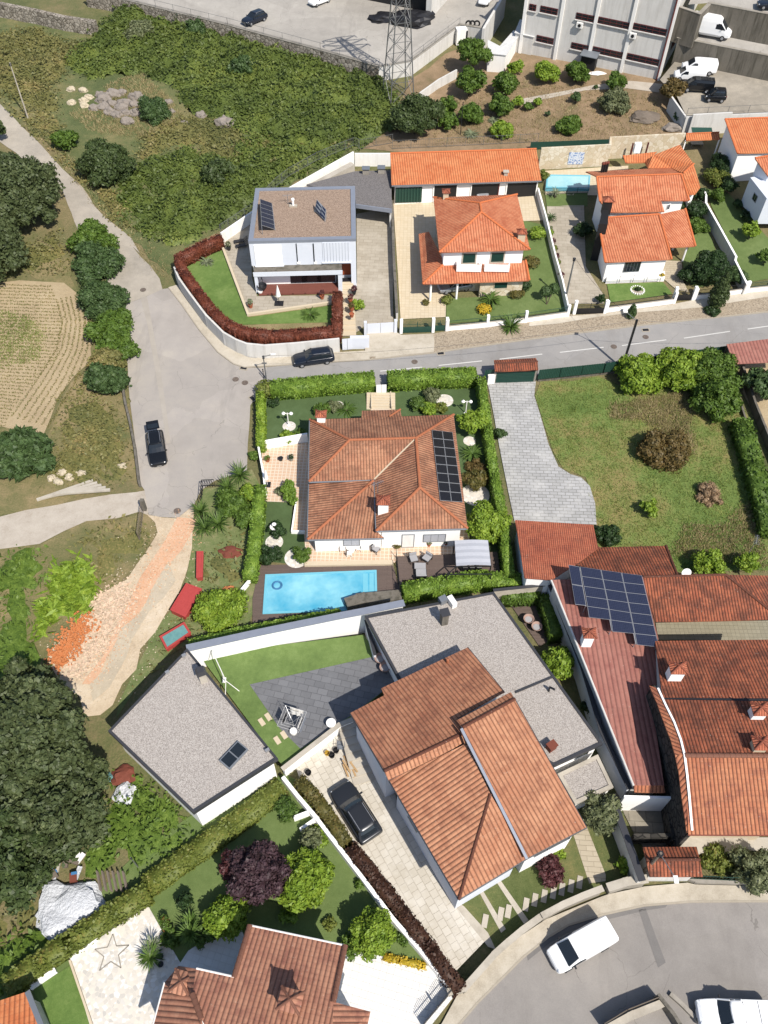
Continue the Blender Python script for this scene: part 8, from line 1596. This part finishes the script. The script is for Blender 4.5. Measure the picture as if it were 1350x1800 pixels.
for x,y,l in((420,600,'upper of the two dark sun loungers beside the modern house'),(430,625,'lower of the two dark sun loungers beside the modern house')):
 C=P(*z5(x,y),1.1);sl=root('sun_lounger',l,'sun lounger',(0,0,0),'dark sun loungers');MB().box((0,0,.3),(1.4,.6,.06)).build('mattress',M_dark,sl);MB().bar((.65,0,.33),(1.15,0,.7),.6,.05).build('backrest',M_dark,sl);[MB().box((sx*.6,sy*.25,.14),(.05,.05,.28)).build('leg',M_galv,sl)for sx in(-1,1)for sy in(-1,1)];place(sl,C,.3)
for x,y,l in((135,590,'upper of the two orange pots by the crazy paving'),(143,618,'lower of the two orange pots by the crazy paving')):pot(l,P(*y8(x,y)),.3,.5,M_terracotta,None,T_mid)
for x,y,l in((95,728,'small dark pot right of the yucca cluster'),(95,758,'small dark pot below the yucca cluster')):pot(l,P(*y8(x+22,y-4)),.2,.3,M_dark)
def lump(name,label,cat,cv,x,y,r,h,m,seed=1,z=0,parts=1):
 C=P(*cv(x,y),z);r0=random.Random(seed);bm=bmesh.new();bmesh.ops.create_icosphere(bm,subdivisions=3,radius=1)
 for v in bm.verts:q=1+.35*mnoise.noise(v.co*1.6+Vector((seed,0,0)))+.18*mnoise.noise(v.co*5+Vector((seed,3,0)));v.co=Vector((v.co.x*q*r[0],v.co.y*q*r[1],max(-.1,v.co.z*q)*h))
 me=bpy.data.meshes.new(name);bm.to_mesh(me);bm.free();return tag(link(me,name,m,None,C),label,cat)
lump('tarpaulin','large crumpled white tarpaulin beside the ragged hedge','tarpaulin',y7,335,955,(2.9,2.2),.9,M_tarp,3);lump('tarpaulin','small white sheet beside the annex wall','tarpaulin',y7,597,392,(.9,1.0),.6,M_tarp,5);lump('plastic_sheet','teal plastic sheet under the oak edge','plastic sheet',y7,495,316,(.8,.5),.4,M_teal,6);lump('scrap_pile','rusty scrap heap near the small white sheet','scrap',y7,585,310,(1.0,.9),.5,M_brick,8)
for k in range(22):x,y=290+random.uniform(-60,100),740+random.uniform(-110,70);C=P(*y7(x,y));o=MB().box(C+Vector((0,0,.35)),(random.uniform(.3,1.0),random.uniform(.2,.6),random.uniform(.1,.5)),random.random()*3).build('junk_piece',random.choice([M_white,M_tarp,M_blue,M_wood,M_conc_l,M_brick]));tag(o,'discarded board or box in the junk heap above the white tarpaulin','junk','junk pieces in the heap')
C=P(*y7(545,815));pl_=root('pallet_stack','stack of pale wooden pallets at the edge of the ragged hedge','pallets',C)
for j in range(3):
 for k in range(6):MB().box(C+Vector((-1.1+k*.4,0,.2+j*.25)),(.12,1.5,.05),.4).build('slat',M_wood,pl_)
mb=MB()
for k in range(900):
 u=random.random();C=P(*y3(290+150*u+random.gauss(0,30),1130-210*u+random.gauss(0,30)));s=random.uniform(.1,.3);mb.box(C+Vector((0,0,s*.3+random.uniform(0,.4))),(s,s*.6,s*.45),random.random()*3,.8)
tag(mb.build('brick_rubble',M_orange_debris),'heap of broken orange bricks below the ferns',None,None,'stuff')
def chips(name,label,poly,n,size,m,sd=.5):W_=[tuple(P(*p)[:2])for p in L(y3,*poly)];X,Y=sample_poly(W_,n);X,Y=X[:n]+rng.normal(0,sd,len(X[:n])),Y[:n]+rng.normal(0,sd,len(Y[:n]));V,F=leafquads(np.stack([X,Y,T(X,Y)+.09],1),np.tile([0,0,1.0],(len(X),1)),size,1.2,.25);tag(arraymesh(name,V,F,m),label,None,None,'stuff')
chips('brick_grit','orange brick grit strewn along the dirt path',((925,388),(1005,385),(980,480),(850,650),(720,850),(560,1110),(480,1230),(440,1200),(610,940),(700,740),(860,500)),1300,.11,mat('brick_grit','#e6b48a','#dc9f70',6,20),.7)
chips('pale_grit','pale grit strewn over the edges of the dirt path',((800,410),(1000,400),(960,640),(880,860),(740,1060),(600,1340),(420,1300),(250,1080),(480,800),(700,620)),1500,.12,mat('pale_grit','#e4d4b6','#cfba98',6,20),.9)
W_=[tuple(P(*p)[:2])for p in L(y3,(480,800),(650,710),(700,800),(520,1090),(430,1200),(330,1210),(360,1060))];X,Y=sample_poly(W_,2200);X,Y=X[:2200]+rng.normal(0,.4,2200),Y[:2200]+rng.normal(0,.4,2200);Vv,Ff=leafquads(np.stack([X,Y,T(X,Y)+.1],1),np.tile([0,0,1.0],(len(X),1)),.2,1.2,.4);tag(arraymesh('rubble_chips',Vv,Ff,mat('pink_rubble','#eed6bc','#dcb490',6,20)),'scattered pale pink rubble chips on the dirt path',None,None,'stuff')
def rock(label,cv,x,y,r,m,seed,grp):return tag(lump('boulder',label,'boulder',cv,x,y,(r,r*.75),r*.8,m,seed),None,None,grp)
ORD=['first','second','third','fourth','fifth','sixth','seventh','eighth','ninth']
bl_=[(560,510),(600,500),(640,495),(545,530),(590,550),(655,550),(705,555),(620,610),(665,600),(715,600),(670,645),(550,570),(580,595),(720,515),(495,575),(530,505),(640,575)]
for k,(x,y)in enumerate(bl_):rk_=lambda x,y:(0 if y<525 else 1 if y<576 else 2);rock(ORD[sorted(q[0]for q in bl_ if rk_(*q)==rk_(x,y)).index(x)]+' grey block from the left in the '+('upper','middle','lower')[rk_(x,y)]+' row of the boulder heap',z1,x,y,random.uniform(.8,1.25),M_boulder,k+20,'grey boulders in the scrub')
for k,(x,y)in enumerate(((375,475),(440,480),(470,515),(380,545),(440,535),(445,560))):rock(('upper left','upper middle','largest cream right hand','lower left','middle','lowest')[k]+' pale stone left of the grey boulder heap',z1,x,y,.75,M_boulder_l,k+50,'pale boulders in the scrub')
for k,(x,y,r)in enumerate(((1190,655,1.6),(890,540,.7),(905,590,.6),(970,650,.6),(1060,610,.9))):rock(('large pale rock outcrop in the right scrub','pale stone above the dry patch','pale stone in the dry patch','small stone right of the round bush','reddish outcrop in the bramble gap')[k],z1,x,y,r,M_boulder,k+70,None)
for k in range(5):a,b=y3(190+k*25,290-k*8),y3(480+k*22,190+k*12);A,B=P(*a,.1+.08*k),P(*b,.1+.08*k);tag(MB().bar(A,B,.3,.22).build('stone_post',M_conc_l),('top','second','middle','fourth','lowest')[k]+' of the long granite posts lying beside the gravel track','stone post','granite posts')
for k,(x,y)in enumerate(((320,150),(270,180),(360,175),(420,155),(630,120),(300,200))):rock(('uppermost','left','central','upper right','far right','lowest')[k]+' pale rubble stone above the granite posts',y3,x,y,.55,M_boulder_l,k+80,'stones above the granite posts')
def sheetbox(name,label,cv,pts,h,m,lip=None,inner=None):
 W=[P(*cv(*p),.0)for p in pts];c=sum(W,Vector())/4;rt=root(name,label,name.split('_')[-1],c);ring=[(p.x,p.y)for p in W];MB().prism(ring,0,h).build('body',m,rt);mb=MB();o=offset_loop(ring,-.05);i_=offset_loop(ring,.12)
 for i in range(4):mb.prism([o[i],o[(i+1)%4],i_[(i+1)%4],i_[i]],h-.06,h+.05-.003*(i%2))
 mb.build('rim',lip or m,rt)
 if inner:MB().prism(offset_loop(ring,.16),h,h+.02).build('inner_panel',inner,rt)
sheetbox('covered_crate','large faded red cover with white scuffs on the planted bank',y3,((968,742),(1045,770),(962,912),(888,876)),.7,M_cover);sheetbox('covered_crate','narrow upright red box on the planted bank',y3,((1022,575),(1052,575),(1048,705),(1020,708)),.6,M_cover);sheetbox('open_crate','red framed crate with a worn teal lid near the annex corner',y3,((832,1010),(955,938),(988,990),(865,1075)),.55,M_cover,M_cover,M_teal)
lump('brick_heap','small heap of orange bricks on the planted bank','brick heap',y3,1185,762,(.8,.6),.5,M_orange_debris,12);lump('rusty_sheet','rusty brown sheet in the bank weeds','sheet metal',y3,1190,560,(1.1,.8),.3,M_brick,13)
cn=root('canopy','red corrugated metal canopy at the right edge of the street','canopy',P(1320,640));f=[P(*v3(x,y),z)for x,y,z in((1010,582,2.9),(1500,520,2.9),(1500,725,2.5),(1075,745,2.5))];roofmesh('roof',R_metal,cn,[f],.06)
for p in(f[0],f[3]):MB().bar((p.x+.2,p.y,0),(p.x+.2,p.y,p.z-.1),.12).build('canopy_post',M_wood,cn)
wallrun('wall','concrete wall running down the right side of the meadow',[(1300,655),(1322,720),(1350,790),(1375,850)],1.2,.25,M_conc_d);wallrun('wall','low concrete kerb wall inside the right meadow wall',[(1288,670),(1305,730),(1315,760)],.5,.2,M_conc_d)
wallrun('retaining_wall','blue grey side wall along the metal barn strip',L(y5,(310,335),(400,560),(470,740),(560,1040),(690,1310)),2.8,.2,M_bluegrey,cap=M_fascia,capw=.2,top=True,z=-.2);wallrun('wall','cream back wall of the little wooden patio',L(y5,(50,372),(310,345)),2.6,.2,M_conc_l,cap=M_fascia,top=True)
patch('patio_deck',L(y5,(120,430),(280,430),(330,600),(265,640)),.07,B_deck)
antenna('thin aerial above the right citrus tree',P(*y5(1255,200),.5),2.6,1.2);antenna('white satellite dish on the ridge by the meadow',P(*y5(950,292),4.0),.7,0,True)
lump('stone_rubble','pale rubble and planks in the terraced garden below the factory','rubble',z3,540,350,(1.4,.5),.3,M_white,15);lump('concrete_block','flat grey boulder at the foot of the terraced garden','boulder',z3,905,612,(1.8,1.0),.8,M_boulder,16);lump('scrap_pile','dark heap of scrap metal at the warehouse corner','scrap',z2,880,100,(4.0,2.5),1.6,M_dark,17,1.8);lump('scrap_pile','smaller dark scrap heap left of the pylon','scrap',z2,735,90,(2.2,1.6),1.0,M_dark,18,1.8);lump('brush_pile','pile of dry branches on the terraced garden','brushwood',z3,765,560,(2.2,1.6),.8,M_wood,19)
C=P(*z2(1105,205));wt=root('cabinet','white metal cabinet beside the yard retaining wall','cabinet',C);MB().box(C+Vector((0,0,1.2)),(1.8,1.4,2.4),.2).build('casing',M_white,wt);MB().box(C+Vector((.85,-.1,1.3)),(.25,1.1,1.8),.2).build('grille',M_black,wt)
for k,x in enumerate((1142,1160,1182)):C=P(*z2(x,128),1.8);mb=MB();mb.tube([C+Vector((.45*math.cos(t),0,.5+.45*math.sin(t)))for t in np.linspace(0,2*math.pi,14)],.14,7);tag(mb.build('tyre',M_rubber),('left','middle','right')[k]+' of the three old tyres against the grey wall','tyre','old tyres')
